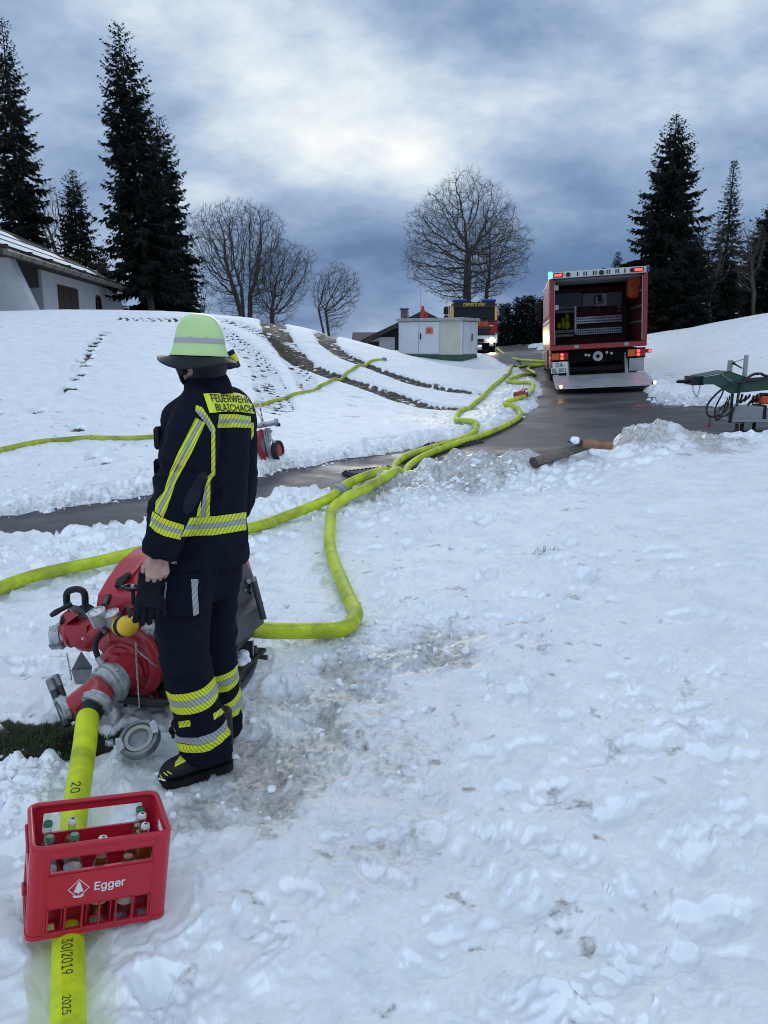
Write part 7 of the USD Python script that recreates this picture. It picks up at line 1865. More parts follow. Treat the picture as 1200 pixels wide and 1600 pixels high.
def on_hood(px, py):
    """point on the front slope of the hood under a pixel"""
    for y in np.linspace(-.16, .45, 400):
        q = PP(px, py, y)
        s = hood_section(0, 0); zz = np.interp(q[1], [s[1][0], s[2][0], s[3][0], s[4][0], s[5][0], s[6][0]], [s[1][1], s[2][1], s[3][1], s[4][1], s[5][1], s[6][1]])
        if q[2] < zz and y > -.14: return q
    return q
def hood_plate(pxs, off, mat, name):
    Q = np.array([on_hood(*p) for p in pxs]); c = Q.mean(0)
    n_ = np.array([0, -.62, .78])
    return obj(name, hull(np.vstack([Q + n_ * off, Q - n_ * .01])), mat, hd, smooth=False)
hood_plate([(159, 946), (166, 932), (173.5, 929), (168, 944.5)], .010, dkgrey, 'rating_plate')
hood_plate([(160.5, 944.5), (166.8, 933.5), (171.5, 931.5), (167, 943.5)], .0115, midgrey, 'rating_print')
hood_plate([(180, 918), (184, 907), (199, 897), (205, 896.5), (203, 901), (191, 916)], .012, blackp, 'hood_vent')
# dark lower cowling under the hood
hobj('cowling', hull([(-.33, -.10, .13), (.33, -.10, .13), (-.34, -.12, .415), (.34, -.12, .415), (-.34, .50, .37), (.36, .50, .37), (-.32, .46, .16), (.34, .46, .16)]), dkgrey, pump, smooth=False)
hobj('cowling_shoulder', hull([(.345, -.02, .40), (.345, .46, .40), (.42, .05, .37), (.43, .42, .37), (.42, .05, .25), (.43, .42, .25), (.345, 0, .19), (.345, .44, .19)]), dkgrey, pump, smooth=False)
hobj('front_plate', hull([(-.16, -.135, .14), (.30, -.135, .14), (-.16, -.135, .43), (.30, -.135, .48), (-.16, -.115, .14), (.30, -.115, .14), (-.16, -.115, .43), (.30, -.115, .48)]), blackp, pump, smooth=False)
# base frame: skids, cross tubes, carrying handles
for x in (-.30, .30):
    obj('skid', tube(spline([(x, -.30 + .2 * (x > 0), .14), (x, -.27 + .2 * (x > 0), .05), (x, -.22 + .2 * (x > 0), .025), (x, .03, .022), (x - .03, .28, .025), (x - .04, .34, .05), (x - .05, .36, .12)], .03), .018, 10), steel, pump)
for y in (-.26, .05, .40): obj('cross_tube', cyl((-.31, y, .045), (.31 - .25 * (y < 0), y, .045), .014, 10), steel, pump)
obj('base_tray', bx(-.29, .29, -.18, .44, .06, .085, .006), blackp, pump)
for (a, b, ya, yb, tipl) in (((78, 1064), (105, 1134), -.42, -.52, 3), ((87, 1058), (112, 1126), -.38, -.48, 3)):
    p0, p1 = PP(a[0], a[1], ya), PP(b[0], b[1], yb)
    hn = obj('folding_handle', cyl(p0, p1, .0175, 12), steel, pump)
    dv_ = (p0 - p1) / np.linalg.norm(p0 - p1); obj('handle_tip', cyl(p0 - dv_ * .055, p0 + dv_ * .006, .019, 12), cast_d, hn)
q0, q1 = PP(395, 902, .36), PP(412, 968, .28)
hn = obj('folding_handle', cyl(q0, q1, .0175, 12), steel, pump); obj('handle_tip', cyl(q0, q0 + (q1 - q0) * .12, .0185, 12), cast_d, hn)
obj('handle_clamp', hull([PP(x, y, .35 + d) for x, y in ((380, 907), (391, 905), (393, 929), (383, 926)) for d in (0, .03)]), steel, hn, smooth=False)
obj('clamp_screw', cyl(PP(384, 909, .34), PP(389, 908, .32), .014, 10), cast_d, hn)
obj('handle_tube', tube([PP(370, 921, .34), PP(386, 919, .34), PP(392, 922, .34)], .014, 8), steel, pump)
obj('side_bracket', hull([PP(x, y, .33 + d) for x, y in ((366, 1003), (394, 1001), (395, 1032), (372, 1050), (366, 1044)) for d in (0, .02)]), dkgrey, pump, smooth=False)
obj('bracket_edge', tube([PP(395, 1001, .32), PP(395.5, 1033, .32), PP(384, 1044, .32)], .006, 6), cast_d, pump)
obj('bracket_snow', xf(cat(*[xf(blob(.028 + .010 * math.sin(2.3 * k), 2, .4, k, .9), place(PP(376 + 5 * (k % 3), 1024 + 7 * (k % 4), .30 - .015 * k))) for k in range(7)]), np.eye(4)), roof_snow, pump, smooth=True, kind='stuff')

# ---- pump casing
cc = PP(204, 1040, -.24)
fx = np.array([-.10, -1, .10]); fx /= np.linalg.norm(fx)
obj('volute', lathe([(0, -.10), (.120, -.10), (.152, -.075), (.165, -.035), (.165, .005), (.150, .035), (.128, .050), (.124, .058), (.112, .062), (.106, .074), (.088, .078), (.080, .105), (0, .105)], cc, fx, 48), pred, pump, smooth=35)
th_ = np.linspace(-.6, 2.6, 26)
ex = np.cross(fx, [0, 0, 1.0]); ex /= np.linalg.norm(ex); ez = np.cross(ex, fx); ez = ez if ez[2] > 0 else -ez
if ex[0] < 0: ex = -ex
vp = np.array([cc + (ex * math.cos(a) + ez * math.sin(a)) * (.135 + .012 * k / 26) + fx * .005 for k, a in enumerate(th_)])
obj('volute_spiral', tube(vp, np.linspace(.040, .058, 26), 14), pred, pump, smooth=60)
sc = PP(171, 1067, -.42)
obj('suction_neck', lathe([(.094, -.12), (.080, -.08), (.070, -.02), (.066, 0), (0, 0), (0, -.12)], sc - fx * 0.0, (-.25, -.95, -.12), 32), pred, pump, smooth=40)
coupling(pump, sc + np.array([.02, .05, .01]), (-.30, -.93, -.18), .094, 'suction_coupling', .95)
coupling(pump, sc + np.array([.0, .0, -.004]), (-.30, -.93, -.18), .088, 'suction_coupling', .55, bore=False)
# discharge riser up to the upper left valve block
vb = PP(124, 988, -.20)
obj('discharge_riser', tube(spline([cc + ez * .13 - ex * .05 + fx * .01, cc + ez * .20 - ex * .10, vb + [.03, .0, -.03], vb], .02), [.070] * 4 + [.062] * 100 if False else .062, 18), pred, pump, smooth=60)
blk = obj('valve_block', hull([vb + np.array(q) for q in [(-.085, -.05, -.055), (.075, -.06, -.05), (-.085, .05, -.055), (.075, .05, -.05), (-.07, -.055, .05), (.085, -.055, .06), (-.07, .05, .05), (.085, .05, .06), (-.09, 0, 0), (0, -.075, .005)]]), pred, pump, smooth=32)
obj('valve_flange', lathe([(0, -.012), (.066, -.012), (.072, 0), (.066, .012), (0, .012)], vb + [-.045, -.01, -.005], (-.95, -.25, -.15), 28), pred, blk, smooth=40)
obj('valve_screw', lathe([(0, .008), (.007, .006), (.009, 0), (0, 0)], PP(130, 998, -.275), (-.2, -1, .2), 8), cast, blk)
tw = vb + np.array([-.035, .0, .055])
ttop = PP(102, 958, -.20)
obj('valve_tower', tube([tw, (tw + ttop) / 2, ttop], [.045, .036, .030], 14), pred, blk, smooth=60)
lv = obj('valve_lever', tube(spline([PP(81, 961, -.22), PP(90, 955, -.22), PP(104, 948, -.21), PP(112, 944, -.19)], .015), [.010] * 2 + [.013] * 100 if False else .012, 10), blackp, pump)
obj('lever_grip', tube([PP(80.5, 961.5, -.22), PP(86, 957.5, -.22), PP(93, 953.5, -.22)], [.011, .015, .013], 10), blackp, lv)
obj('lever_hub', cyl(PP(97, 972, -.21), PP(99, 967, -.24), .014, 10), blackp, lv)
coupling(pump, vb + np.array([-.062, -.01, -.015]), (-.93, -.32, -.20), .062, 'discharge_coupling', 1.25)
gp_ = [(105, 953), (112, 945), (121, 946), (131, 954), (138, 965), (138, 977), (129, 978), (118, 970)]
obj('heat_shield', hull([PP(*q, -.15) for q in gp_] + [PP(*q, -.145) for q in gp_]), midgrey, pump, smooth=False)
for k in range(6): obj('shield_print', hull([PP(118 + 2.5 * k, 957 + 3.0 * k, -.153), PP(130 + 1.4 * k, 956 + 3.0 * k, -.153), PP(118 + 2.5 * k, 958 + 3.0 * k, -.153), PP(130 + 1.4 * k, 957 + 3.0 * k, -.153), PP(124 + 2 * k, 957.5 + 3 * k, -.1515)]), midgrey if k % 2 else cast_d, pump, smooth=False) if k < 5 else None
# black carrying bow at the upper left
obj('carry_bow', tube(spline([PP(104, 948, -.02), PP(104, 934, -.02), PP(106, 925, -.02), PP(113, 921.5, -.02), PP(124, 921, -.02), PP(130, 924, -.02), PP(133, 933, -.02), PP(135, 949, -.02)], .012), .0175, 10), blackp, pump, smooth=60)
obj('bow_foot', hull([PP(x, y, -.03 + d) for x, y in ((120, 948), (136, 942), (148, 948), (146, 958), (130, 958)) for d in (0, .05)]), blackp, pump, smooth=False)
# grey bracket plates lower left
gb = [(127, 1017), (144, 1042), (142, 1058), (118, 1067), (112, 1046)]
obj('bracket_plate', hull([PP(*q, -.16) for q in gb] + [PP(*q, -.10) for q in gb]), midgrey, pump, smooth=False)
obj('bracket_plate', hull([PP(*q, -.14 - d) for q in ((111, 1047), (143, 1046), (140, 1070), (118, 1069)) for d in (0, .05)]), cast_d, pump, smooth=False)
# pressure gauges
for (gx, gy, yy, R) in ((151, 958, -.33, .040), (174, 960, -.31, .037)):
    c = PP(gx, gy, yy); a = np.array([-.10, -.30, .95]); a /= np.linalg.norm(a)
    g = obj('gauge', lathe([(0, -.062), (R * .93, -.062), (R, -.055), (R, 0), (R * 1.04, .002), (R * 1.04, .010), (R * .92, .012), (R * .90, .004), (0, .004)], c, a, 32), chrome, pump, smooth=40)
    obj('dial', lathe([(0, .006), (R * .89, .006), (R * .89, .0045), (0, .0045)], c, a, 28), dial_w, g)
    T = trimesh.geometry.align_vectors([0, 0, 1], a); T[:3, 3] = c + a * .0065
    obj('needle', xf(hull([(-.002, -.005, 0), (.002, -.005, 0), (.0, R * .7, 0), (0, 0, .001)]), T @ trimesh.transformations.rotation_matrix(.9, [0, 0, 1])), blk_print, g, smooth=False)
    for k in range(9):
        q = 2.2 + k * .62
        obj('dial_tick', xf(bx(-.0009, .0009, R * .66, R * .82, 0, .0008), T @ trimesh.transformations.rotation_matrix(q, [0, 0, 1])), blk_print, g)
    obj('gauge_stem', cyl(c - a * .06, c - a * .11, .013, 10), cast_d, g)
# black rubber hose from the gauges to the casing
hs = [PP(166, 985, -.26), PP(157, 991, -.31), (PP(150, 1002, -.33)), PP(150, 1018, -.345), PP(154, 1028, -.35), PP(158, 1035, -.35)]
ho = obj('drain_hose', tube(spline(hs, .01), .0135, 12), blackp, pump, smooth=60)
obj('hose_ferrule', cyl(PP(153, 1027, -.351), PP(159.5, 1036.5, -.352), .0165, 12), cast, ho)
# valve pillar with handwheel on the right
pl_ = obj('valve_pillar', tube([PP(216, 1000, -.18), PP(212, 965, -.18), PP(209, 944, -.18)], [.055, .040, .030], 16), pred, pump, smooth=60)
obj('pillar_collar', lathe([(.0, -.008), (.036, -.008), (.040, 0), (.036, .008), (0, .008)], PP(209, 946, -.18), (-.05, 0, 1), 20), pred, pl_, smooth=40)
obj('spindle', cyl(PP(208.5, 946, -.18), PP(207.5, 918, -.18), .009, 10), blackp, pump)
wc_ = PP(207, 918, -.18)
q = np.linspace(0, 2 * PI, 41)[:-1]; wr_ = np.stack([np.cos(q) * (.046 + .005 * np.cos(5 * q)), np.sin(q) * (.046 + .005 * np.cos(5 * q)), 0 * q], 1)
Tw = place(wc_, 0, -.12, .05)
hw = obj('handwheel', xf(tube(wr_, .0088, 8, closed=True), Tw), blackp, pump, smooth=60)
for k in range(3): obj('spoke', xf(cyl((0, 0, -.006), (.044 * math.cos(k * 2.09), .044 * math.sin(k * 2.09), 0), .006, 8), Tw), blackp, hw)
obj('wheel_nut', xf(lathe([(0, .016), (.008, .014), (.011, 0), (0, -.01)], (0, 0, 0), (0, 0, 1), 8), Tw), cast, hw)
# right discharge with the delivery hose
c0 = PP(222, 987, -.17)
obj('discharge_stub', tube([PP(205, 1000, -.16), c0, c0 + [.04, .02, .0]], [.06, .052, .048], 16), pred, pump, smooth=60)
coupling(pump, c0 + np.array([.005, 0, 0]), (.95, .30, .06), .060, 'discharge_coupling', 1.2, bore=False)
coupling(pump, c0 + np.array([.058, .016, .0]), (.95, .30, .02), .056, 'discharge_coupling', .9, bore=False)
# collecting breeching on the suction side
cb = PP(147, 1079, -.47)
jn = PP(152, 1098, -.56)
ja = np.array([-.10, -.86, -.52]); ja /= np.linalg.norm(ja)
jl = np.array([-.55, -.80, -.20]); jl /= np.linalg.norm(jl)
jlp = PP(117, 1097, -.55)
bd = mani(lathe([(0, 0), (.062, 0), (.058, .08), (.052, .14), (0, .14)], sc + np.array([-.02, -.06, -.01]), cb - sc + np.array([-.02, -.06, -.03]), 28))
bd = bd + bone([(cb + [.02, .02, .01], .062), (jn + ja * -.02, .052)]) + bone([(cb + [.0, .01, 0], .055), (jlp, .040)])
bdm = tm(bd.refine_to_length(.014)); bdm = trimesh.Trimesh(bdm.vertices, bdm.faces, process=True); trimesh.smoothing.filter_taubin(bdm, iterations=6)
obj('collecting_head', bdm, pred, pump, smooth=50)
coupling(pump, jlp + jl * .022, jl, .054, 'inlet_coupling', .95)
coupling(pump, jn - ja * .03, ja, .070, 'inlet_coupling', .8, bore=False)
obj('hose_tail', lathe([(0, -.02), (.050, -.02), (.051, .03), (.049, .075), (0, .075)], jn + ja * .03, ja, 24), blackp, pump, smooth=40)
# blind caps: one on the snow in front, its chain, one more chain at the left
bc = PP(218, 1135, -.60); bc[2] = 0.055
ba = np.array([.05, -.55, .83]); ba /= np.linalg.norm(ba)
cap = obj('blind_cap', lathe([(0, -.012), (.070, -.012), (.088, 0), (.090, .020), (.084, .034), (.070, .036), (.066, .022), (.060, .018), (.056, .024), (.048, .024), (.044, .014), (0, .012)], bc, ba, 44), cast_d, pump, smooth=35)
obj('cap_seal', lathe([(.046, .018), (.062, .018), (.062, .030), (.046, .030), (.046, .018)], bc, ba, 36), UsdShade.Material.Get(stage, '/World/Looks/seal_grey'), cap, smooth=40)
T = trimesh.geometry.align_vectors([0, 0, 1], ba); T[:3, 3] = bc
for k in range(2):
    q = np.linspace(.9, 1.7, 7) + k * PI
    obj('claw', xf(hull([(math.cos(a) * r_, math.sin(a) * r_, h) for a in q for r_ in (.068, .092) for h in (.030, .052)]), T), cast, cap)
chain([PP(212, 1005, -.30), PP(213, 1030, -.34), PP(215, 1065, -.38), PP(218, 1108, -.50)], pump, cast)
chain([PP(212, 1012, -.30), PP(222, 1023, -.33), PP(238, 1036, -.32), PP(246, 1042, -.28)], pump, cast)
chain([PP(105, 1023, -.26), PP(109, 1045, -.27), PP(112, 1066, -.27)], pump, cast)
# ledge with bolt, starter and dark linkage on the right
obj('foot_bracket', hull([PP(x, y, -.20 + d) for x, y in ((222, 1088), (245, 1076), (250, 1090), (240, 1098), (225, 1100)) for d in (0, .06)]), pred, pump, smooth=30)
obj('bracket_bolt', lathe([(0, .010), (.009, .008), (.011, 0), (0, 0)], PP(238, 1089, -.205), (0, -1, .2), 6), cast, pump)
obj('foot_bracket', hull([PP(x, y, -.24 + d) for x, y in ((175, 1092), (192, 1090), (194, 1104), (178, 1106)) for d in (0, .05)]), cast_d, pump, smooth=30)
st1 = obj('starter_body', cyl(PP(255, 1028, -.14), PP(262, 1100, -.20), .036, 16), blackp, pump, smooth=40)
obj('starter_ring', lathe([(.038, -.012), (.044, -.012), (.044, .016), (.038, .016)], PP(254, 1040, -.15), (.1, -.1, -1), 18), cast, st1)
obj('strap_buckle', hull([PP(x, y, -.20 + d) for x, y in ((244, 1036), (252, 1032), (258, 1044), (250, 1048)) for d in (0, .015)]), cast, st1, smooth=False)
for k in range(4): obj('bracket_block', hull([PP(x, y, -.22 + d) for x, y in ((186 + 16 * k, 1096), (198 + 16 * k, 1094), (199 + 16 * k, 1104), (187 + 16 * k, 1106)) for d in (0, .05)]), cast_d if k % 2 else blackp, pump, smooth=False)
obj('front_rail', bx(-.30, .12, -.345, -.315, .085, .115, .004), steel, pump)

# ---- ear muffs hung over the pump: a thing of its own
e1, e2 = PP(198.5, 978, -.36), PP(186, 988, -.33)
em = thing('ear_muffs', 'yellow ear defenders hanging on the fire pump between gauges and valve', 'ear muffs', PM)
ea = np.array([.80, -.55, .28]); ea /= np.linalg.norm(ea)
cu = obj('ear_cup', lathe([(0, .058), (.022, .055), (.038, .042), (.046, .022), (.048, 0), (.036, -.004), (0, -.004)], e1, ea, 32), ear_y, em, smooth=50)
obj('ear_cushion', lathe([(.012, -.006), (.044, -.006), (.050, -.016), (.044, -.026), (.012, -.026), (.012, -.006)], e1, ea, 28), blackp, cu, smooth=50)
cv = obj('ear_cup', lathe([(0, -.052), (.022, -.05), (.038, -.038), (.046, -.02), (.048, 0), (.036, .004), (0, .004)], e1 - ea * .054, ea, 32), ear_y, em, smooth=50)
obj('ear_cushion', lathe([(.012, .006), (.044, .006), (.050, .014), (.044, .022), (.012, .022), (.012, .006)], e1 - ea * .054, ea, 28), blackp, cv, smooth=50)
obj('head_band', tube(spline([e1 + ea * .03 + [0, 0, .03], e1 + [.005, .02, .07], e1 - ea * .03 + [0, .03, .085], e1 - ea * .07 + [0, .02, .06], e1 - ea * .075 + [0, 0, .03]], .012), .008, 8), blackp, em, smooth=60)

# ---- suction side hose towards the viewer, under the crate
jw = (PM @ np.r_[jn + ja * .09, 1])[:3]
h1 = []
for px, py, hz_ in [(133, 1172, .175), (123, 1222, .11), (116, 1275, .055), (110, 1350, .012), (108, 1420, .006), (107, 1490, .006), (106, 1560, .006), (105.5, 1640, .006), (105, 1740, .006)]:
    h1.append(hit(px, py, f=lambda x, y: 0 * x + hz_, hi=8))
h1 = np.array(h1)
h1 = np.vstack([jw - (PM[:3, :3] @ ja) * .03, jw, h1])
H1 = spline(h1, 0.012, smooth=0.0006)
H1T = thing('fire_hose', 'bright neon yellow printed hose from the pump under the red crate', 'hose')
obj('hose_line', tube(H1, 0.047, 28), hose_neon, H1T, smooth=60)
def hose_text(txt, y_at, h, rows_h, flip=False, name='lettering', turn=0.0, fn=None):
    """print wrapped on the hose, reading along it towards the viewer"""
    s = np.r_[0, np.cumsum(np.linalg.norm(np.diff(H1, axis=0), axis=1))]
    pyy = np.array([px_of(*p)[1] for p in H1]); s0 = np.interp(y_at, pyy[5:], s[5:])
    if fn is None:
        m = meshkit.text_mesh(txt, h, 0.002, False); v = m.vertices; top = m.faces[(v[:, 2] > .001)[m.faces].all(1)]
        m2 = trimesh.Trimesh(v, top, process=False); m2.remove_unreferenced_vertices(); m2 = m2.subdivide().subdivide(); v = m2.vertices; F = m2.faces
    else: v, F = fn
    ss = s0 + v[:, 0] * rows_h; ang = (v[:, 1] - (v[:, 1].max() + v[:, 1].min()) / 2) / 0.047 + turn
    P = np.stack([np.interp(ss, s, H1[:, k]) for k in range(3)], 1); P2 = np.stack([np.interp(ss + .01, s, H1[:, k]) for k in range(3)], 1)
    T = P2 - P; T /= np.linalg.norm(T, axis=1, keepdims=True)
    up = np.array([0, 0, 1.0]) - T * T[:, 2:3]; up /= np.linalg.norm(up, axis=1, keepdims=True); side = np.cross(up, T); side = np.where(side[:, :1] < 0, -side, side)
    Q = P + (np.cos(ang)[:, None] * up + np.sin(ang)[:, None] * side) * 0.0476
    m3_ = trimesh.Trimesh(Q, F, process=False)
    if (m3_.face_normals * (Q[F].mean(1) - P[F].mean(1))).sum() < 0: m3_.invert()
    return obj(name, m3_, blk_print, H1T, smooth=True)
hose_text('30/2019', 1487, 0.030, 0.88)
hose_text('2025', 1577, 0.022, 0.9)
hose_text('20', 1232, 0.034, 1.0)
ring_ = trimesh.creation.annulus(.012, .0145, .001); rv_ = ring_.vertices; 
hose_text('', 1268, .02, 1.0, fn=(rv_ + [.015, 0, 0], ring_.faces[(rv_[:, 2] > 0)[ring_.faces].all(1)]), name='approval_mark')
hose_text('E', 1268.5, .014, 1.0, name='approval_mark')
# ------------------------------------------------------------------ drinks crate with bottles
from scipy.optimize import least_squares
CW, CD, CH = 0.445, 0.300, 0.325
corn = np.array([(-CW / 2, -CD / 2, 0), (CW / 2, -CD / 2, 0), (-CW / 2, -CD / 2, CH), (CW / 2, -CD / 2, CH), (-CW / 2, CD / 2, CH), (CW / 2, CD / 2, CH)])
goal = np.array([(32, 1469), (258.7, 1430), (52, 1328), (273, 1297), (40, 1257), (248, 1238)])
def _err(p):
    m = trimesh.transformations.euler_matrix(p[3], p[4], p[5], 'sxyz'); q = corn * p[6] @ m[:3, :3].T + p[:3]
    a, b = px_of(q[:, 0], q[:, 1], q[:, 2])
    return np.r_[(np.stack([a, b], 1) - goal).ravel(), p[3] * 60, p[4] * 80, (p[2] - .026) * 900]
sol = least_squares(_err, [-0.9, 2.12, 0.06, 0, 0.08, 0.25, 0.95]).x
CM = trimesh.transformations.euler_matrix(sol[3], sol[4], sol[5], 'sxyz'); CM[:3, 3] = sol[:3]; CM[:3, :3] *= sol[6]
crate_red = pbr('crate_red_plastic', (0.42, 0.008, 0.026), 0.36, var=0.07, vscale=9, dirt=0.3, dirtcol=(0.22, 0.03, 0.045), rvar=0.08)
crate = thing('bottle_crate', 'red plastic drinks crate with bottles standing on the neon hose in front', 'crate', CM)
T_ = 0.009
def rr(x0, y0, x1, y1, r=.006): return sbox(x0 + r, y0 + r, x1 - r, y1 - r).buffer(r, quad_segs=3)
def wall_xz(holes): 
    w = sbox(-CW / 2 + .022, .012, CW / 2 - .022, CH - .022)
    for h in holes: w = w.difference(h)
    return w
X0, X1 = -CW / 2 + .062, CW / 2 - .062
front_h = [rr(X0, .228, X1, .276)] + [rr(X0 + k * (X1 - X0) / 6 + .003, .022, X0 + (k + 1) * (X1 - X0) / 6 - .003, .100) for k in range(6)]
back_h = [rr(X0 - .01, .205, X1 + .01, .283)]
fw = obj('front_wall', prism(wall_xz(front_h), T_, 'y', -CD / 2), crate_red, crate, smooth=False)
bw = obj('back_wall', prism(wall_xz(back_h), T_, 'y', CD / 2 - T_), crate_red, crate, smooth=False)
side_h = [rr(-.075, .215, .075, .270)] + [rr(-.095 + .064 * k, .03, -.095 + .064 * k + .056, .150) for k in range(3)]
sw = sbox(-CD / 2 + .022, .012, CD / 2 - .022, CH - .022)
for h in side_h: sw = sw.difference(h)
for x in (-CW / 2, CW / 2 - T_): obj('side_wall', prism(sw, T_, 'x', x), crate_red, crate, smooth=False)
# label panel and frames proud of the front
obj('label_panel', prism(rr(X0 - .006, .108, X1 + .006, .220, .004), .0035, 'y', -CD / 2 - .0035), crate_red, fw, smooth=False)
for (z0, z1) in ((.282, .300), (.012, .020)): obj('front_rail', bx(X0 - .01, X1 + .01, -CD / 2 - .004, -CD / 2 - .0002, z0, z1, .0015), crate_red, fw)
for k in range(7):
    x = X0 + k * (X1 - X0) / 6
    obj('front_rib', bx(x - .003, x + .003, -CD / 2 - .006, -CD / 2 - .0002, .018, .104, .001), crate_red, fw)
for x in (X0 - .008, X1 + .008): obj('front_rib', bx(x - .003, x + .003, -CD / 2 - .005, -CD / 2 - .0002, .012, .302, .001), crate_red, fw)
# corner posts: quarter rounds
for sx in (-1, 1):
    for sy in (-1, 1):
        r = .030
        q = np.linspace(0, PI / 2, 9)
        c = np.array([sx * (CW / 2 - r), sy * (CD / 2 - r)])
        out = [(c[0] + sx * r * math.cos(a), c[1] + sy * r * math.sin(a)) for a in q]; inn = [(c[0] + sx * (r - T_) * math.cos(a), c[1] + sy * (r - T_) * math.sin(a)) for a in q[::-1]]
        ext = [(c[0], c[1] + sy * r)]
        pg = Polygon(out + [(c[0] - sx * .0, c[1] + sy * r), (c[0], c[1] + sy * (r - T_))] + inn[::1]) if False else Polygon(out + inn).buffer(0)
        obj('corner_post', prism(pg, CH - .034, 'z', .012), crate_red, crate, smooth=40)
def rounded_ring(x, y, r, t): 
    o = rrect(x, y, r); return o.difference(rrect(x - 2 * t, y - 2 * t, max(r - t, .002)))
# top rim with a rolled lip
rim_path = np.array(rrect(CW - .012, CD - .012, .030).exterior.coords)[:-1]
rp3 = np.array(LineString(np.vstack([rim_path, rim_path[:1]])).segmentize(.02).coords)[:-1]
obj('top_rim', tube(np.c_[rp3, np.full(len(rp3), CH - .010)], .0098, 10, closed=True), crate_red, crate, smooth=60)
obj('rim_skirt', prism(rounded_ring(CW + .003, CD + .003, .031, .010), .020, 'z', CH - .030), crate_red, crate, smooth=40)
obj('foot_rim', prism(rounded_ring(CW + .004, CD + .004, .031, .012), .014, 'z', 0), crate_red, crate, smooth=40)
base_pg = rrect(CW - .02, CD - .02, .02)
for i in range(5):
    for j in range(4): base_pg = base_pg.difference(rrect(.045, .045, .01, -.155 + .0775 * i, -.107 + .0715 * j))
obj('crate_base', prism(base_pg, .007, 'z', .004), crate_red, crate, smooth=False)
for i in range(4): obj('divider', bx(-.116 + .0775 * i - .0015, -.116 + .0775 * i + .0015, -CD / 2 + .01, CD / 2 - .01, .011, .125), crate_red, crate)
for j in range(3): obj('divider', bx(-CW / 2 + .01, CW / 2 - .01, -.0715 + .0715 * j - .0015, -.0715 + .0715 * j + .0015, .011, .120), crate_red, crate)
# side grips
for s in (-1, 1): obj('side_lip', bx(s * (CW / 2 + .0002), s * (CW / 2 + .010), -.085, .085, .272, .284, .003), crate_red, crate)
obj('side_stop', bx(-CW / 2 - .012, -CW / 2 - .0002, -.03, .03, .085, .105, .004), crate_red, crate)
# print
prt = pbr('white_crate_print', (0.62, 0.60, 0.62), 0.5)
ly = -CD / 2 - .0037
text_on('Egger', .028, prt, fw, (.028, ly, .150), (1, 0, 0), (0, 0, 1), depth=.0008, w=.098)
dm = Polygon([(-.070, .164 - .034), (-.036, .164), (-.070, .164 + .034), (-.104, .164)]).buffer(-.002).buffer(.002)
dm = dm.difference(dm.buffer(-.0022))
obj('logo_frame', prism(dm, .0008, 'y', ly - .0008), prt, fw, smooth=False)
tree_p = [(-.070, .190)]
for k in range(5): tree_p += [(-.070 + .0055 + .0028 * k, .190 - .0075 * (k + 1)), (-.070 + .0030 + .0026 * k, .190 - .0075 * (k + 1) + .0006)]
tree_p += [(-.068, .150), (-.068, .145), (-.072, .145), (-.072, .150)]
for k in range(4, -1, -1): tree_p += [(-.070 - .0030 - .0026 * k, .190 - .0075 * (k + 1) + .0006), (-.070 - .0055 - .0028 * k, .190 - .0075 * (k + 1))]
obj('logo_tree', prism(Polygon(tree_p).buffer(0), .0008, 'y', ly - .0008), prt, fw, smooth=False)
rb = Polygon([(-.088, .143), (-.078, .139), (-.070, .141), (-.062, .139), (-.052, .143), (-.055, .136), (-.064, .133), (-.070, .135), (-.076, .133), (-.085, .136)])
obj('logo_ribbon', prism(rb, .0009, 'y', ly - .0018), prt, fw, smooth=False)

# bottles
glass = M('bottle_glass', {'g': ('glossy_bsdf', {'color': (0.95, 0.97, 0.97), 'roughness': 0.04}), 't': ('transparent_bsdf', {'color': (0.86, 0.90, 0.90)}), 'lw': ('layer_weight', {'blend': 0.25}), 'mr': ('map_range', {'from_min': 0, 'from_max': 1, 'to_min': 0.05, 'to_max': 0.75}), 'm': ('mix_closure', {})},
    [('lw.facing', 'mr.value'), ('mr.result', 'm.fac'), ('t.BSDF', 'm.closure1'), ('g.BSDF', 'm.closure2')], surface='m.closure')
def liquid(name, col): return M(name, {'p': ('principled_bsdf', {'base_color': col, 'roughness': 0.15, 'transmission_weight': 0.55, 'ior': 1.33})}, [], surface='p.BSDF')
liq = {'amber': liquid('amber_juice', (0.45, 0.15, 0.03)), 'clear': liquid('clear_water', (0.80, 0.84, 0.86)), 'pink': liquid('pink_juice', (0.50, 0.16, 0.10))}
cap_g = pbr('green_bottle_cap', (0.015, 0.14, 0.075), 0.35, coat=0.3); cap_w = pbr('white_bottle_cap', (0.62, 0.62, 0.62), 0.35, coat=0.3)
lab_w = pbr('white_bottle_label', (0.55, 0.56, 0.57), 0.6, var=0.1, vscale=40); lab_b = pbr('pale_bottle_label', (0.50, 0.47, 0.36), 0.6, var=0.35, vscale=60)
lab_dots = pbr('dark_label_print', (0.03, 0.04, 0.03), 0.6); lab_apple = pbr('apple_label_print', (0.45, 0.06, 0.07), 0.6)
caps = [((70, 1291), 'g', 'clear', 'green-capped water bottle at the back of the crate\'s left end'), ((72.5, 1309), 'g', 'clear', 'green-capped water bottle in the front left corner of the crate'),
        ((113, 1285), 'w', 'amber', 'white-capped amber bottle right behind the second green cap from the left'), ((116, 1305), 'g', 'clear', 'green-capped clear bottle left behind the crate\'s printed front'),
        ((163, 1314), 'w', 'amber', 'amber juice bottle in the middle of the crate\'s front row'), ((205, 1309), 'w', 'pink', 'juice bottle with an apple label at the right of the front row'),
        ((227, 1258), 'g', 'pink', 'green-capped bottle in the back right corner of the crate'), ((234, 1271), 'w', 'amber', 'white-capped bottle in the middle of the crate\'s right end'), ((240, 1287), 'w', 'amber', 'white-capped bottle in the front right corner of the crate')]
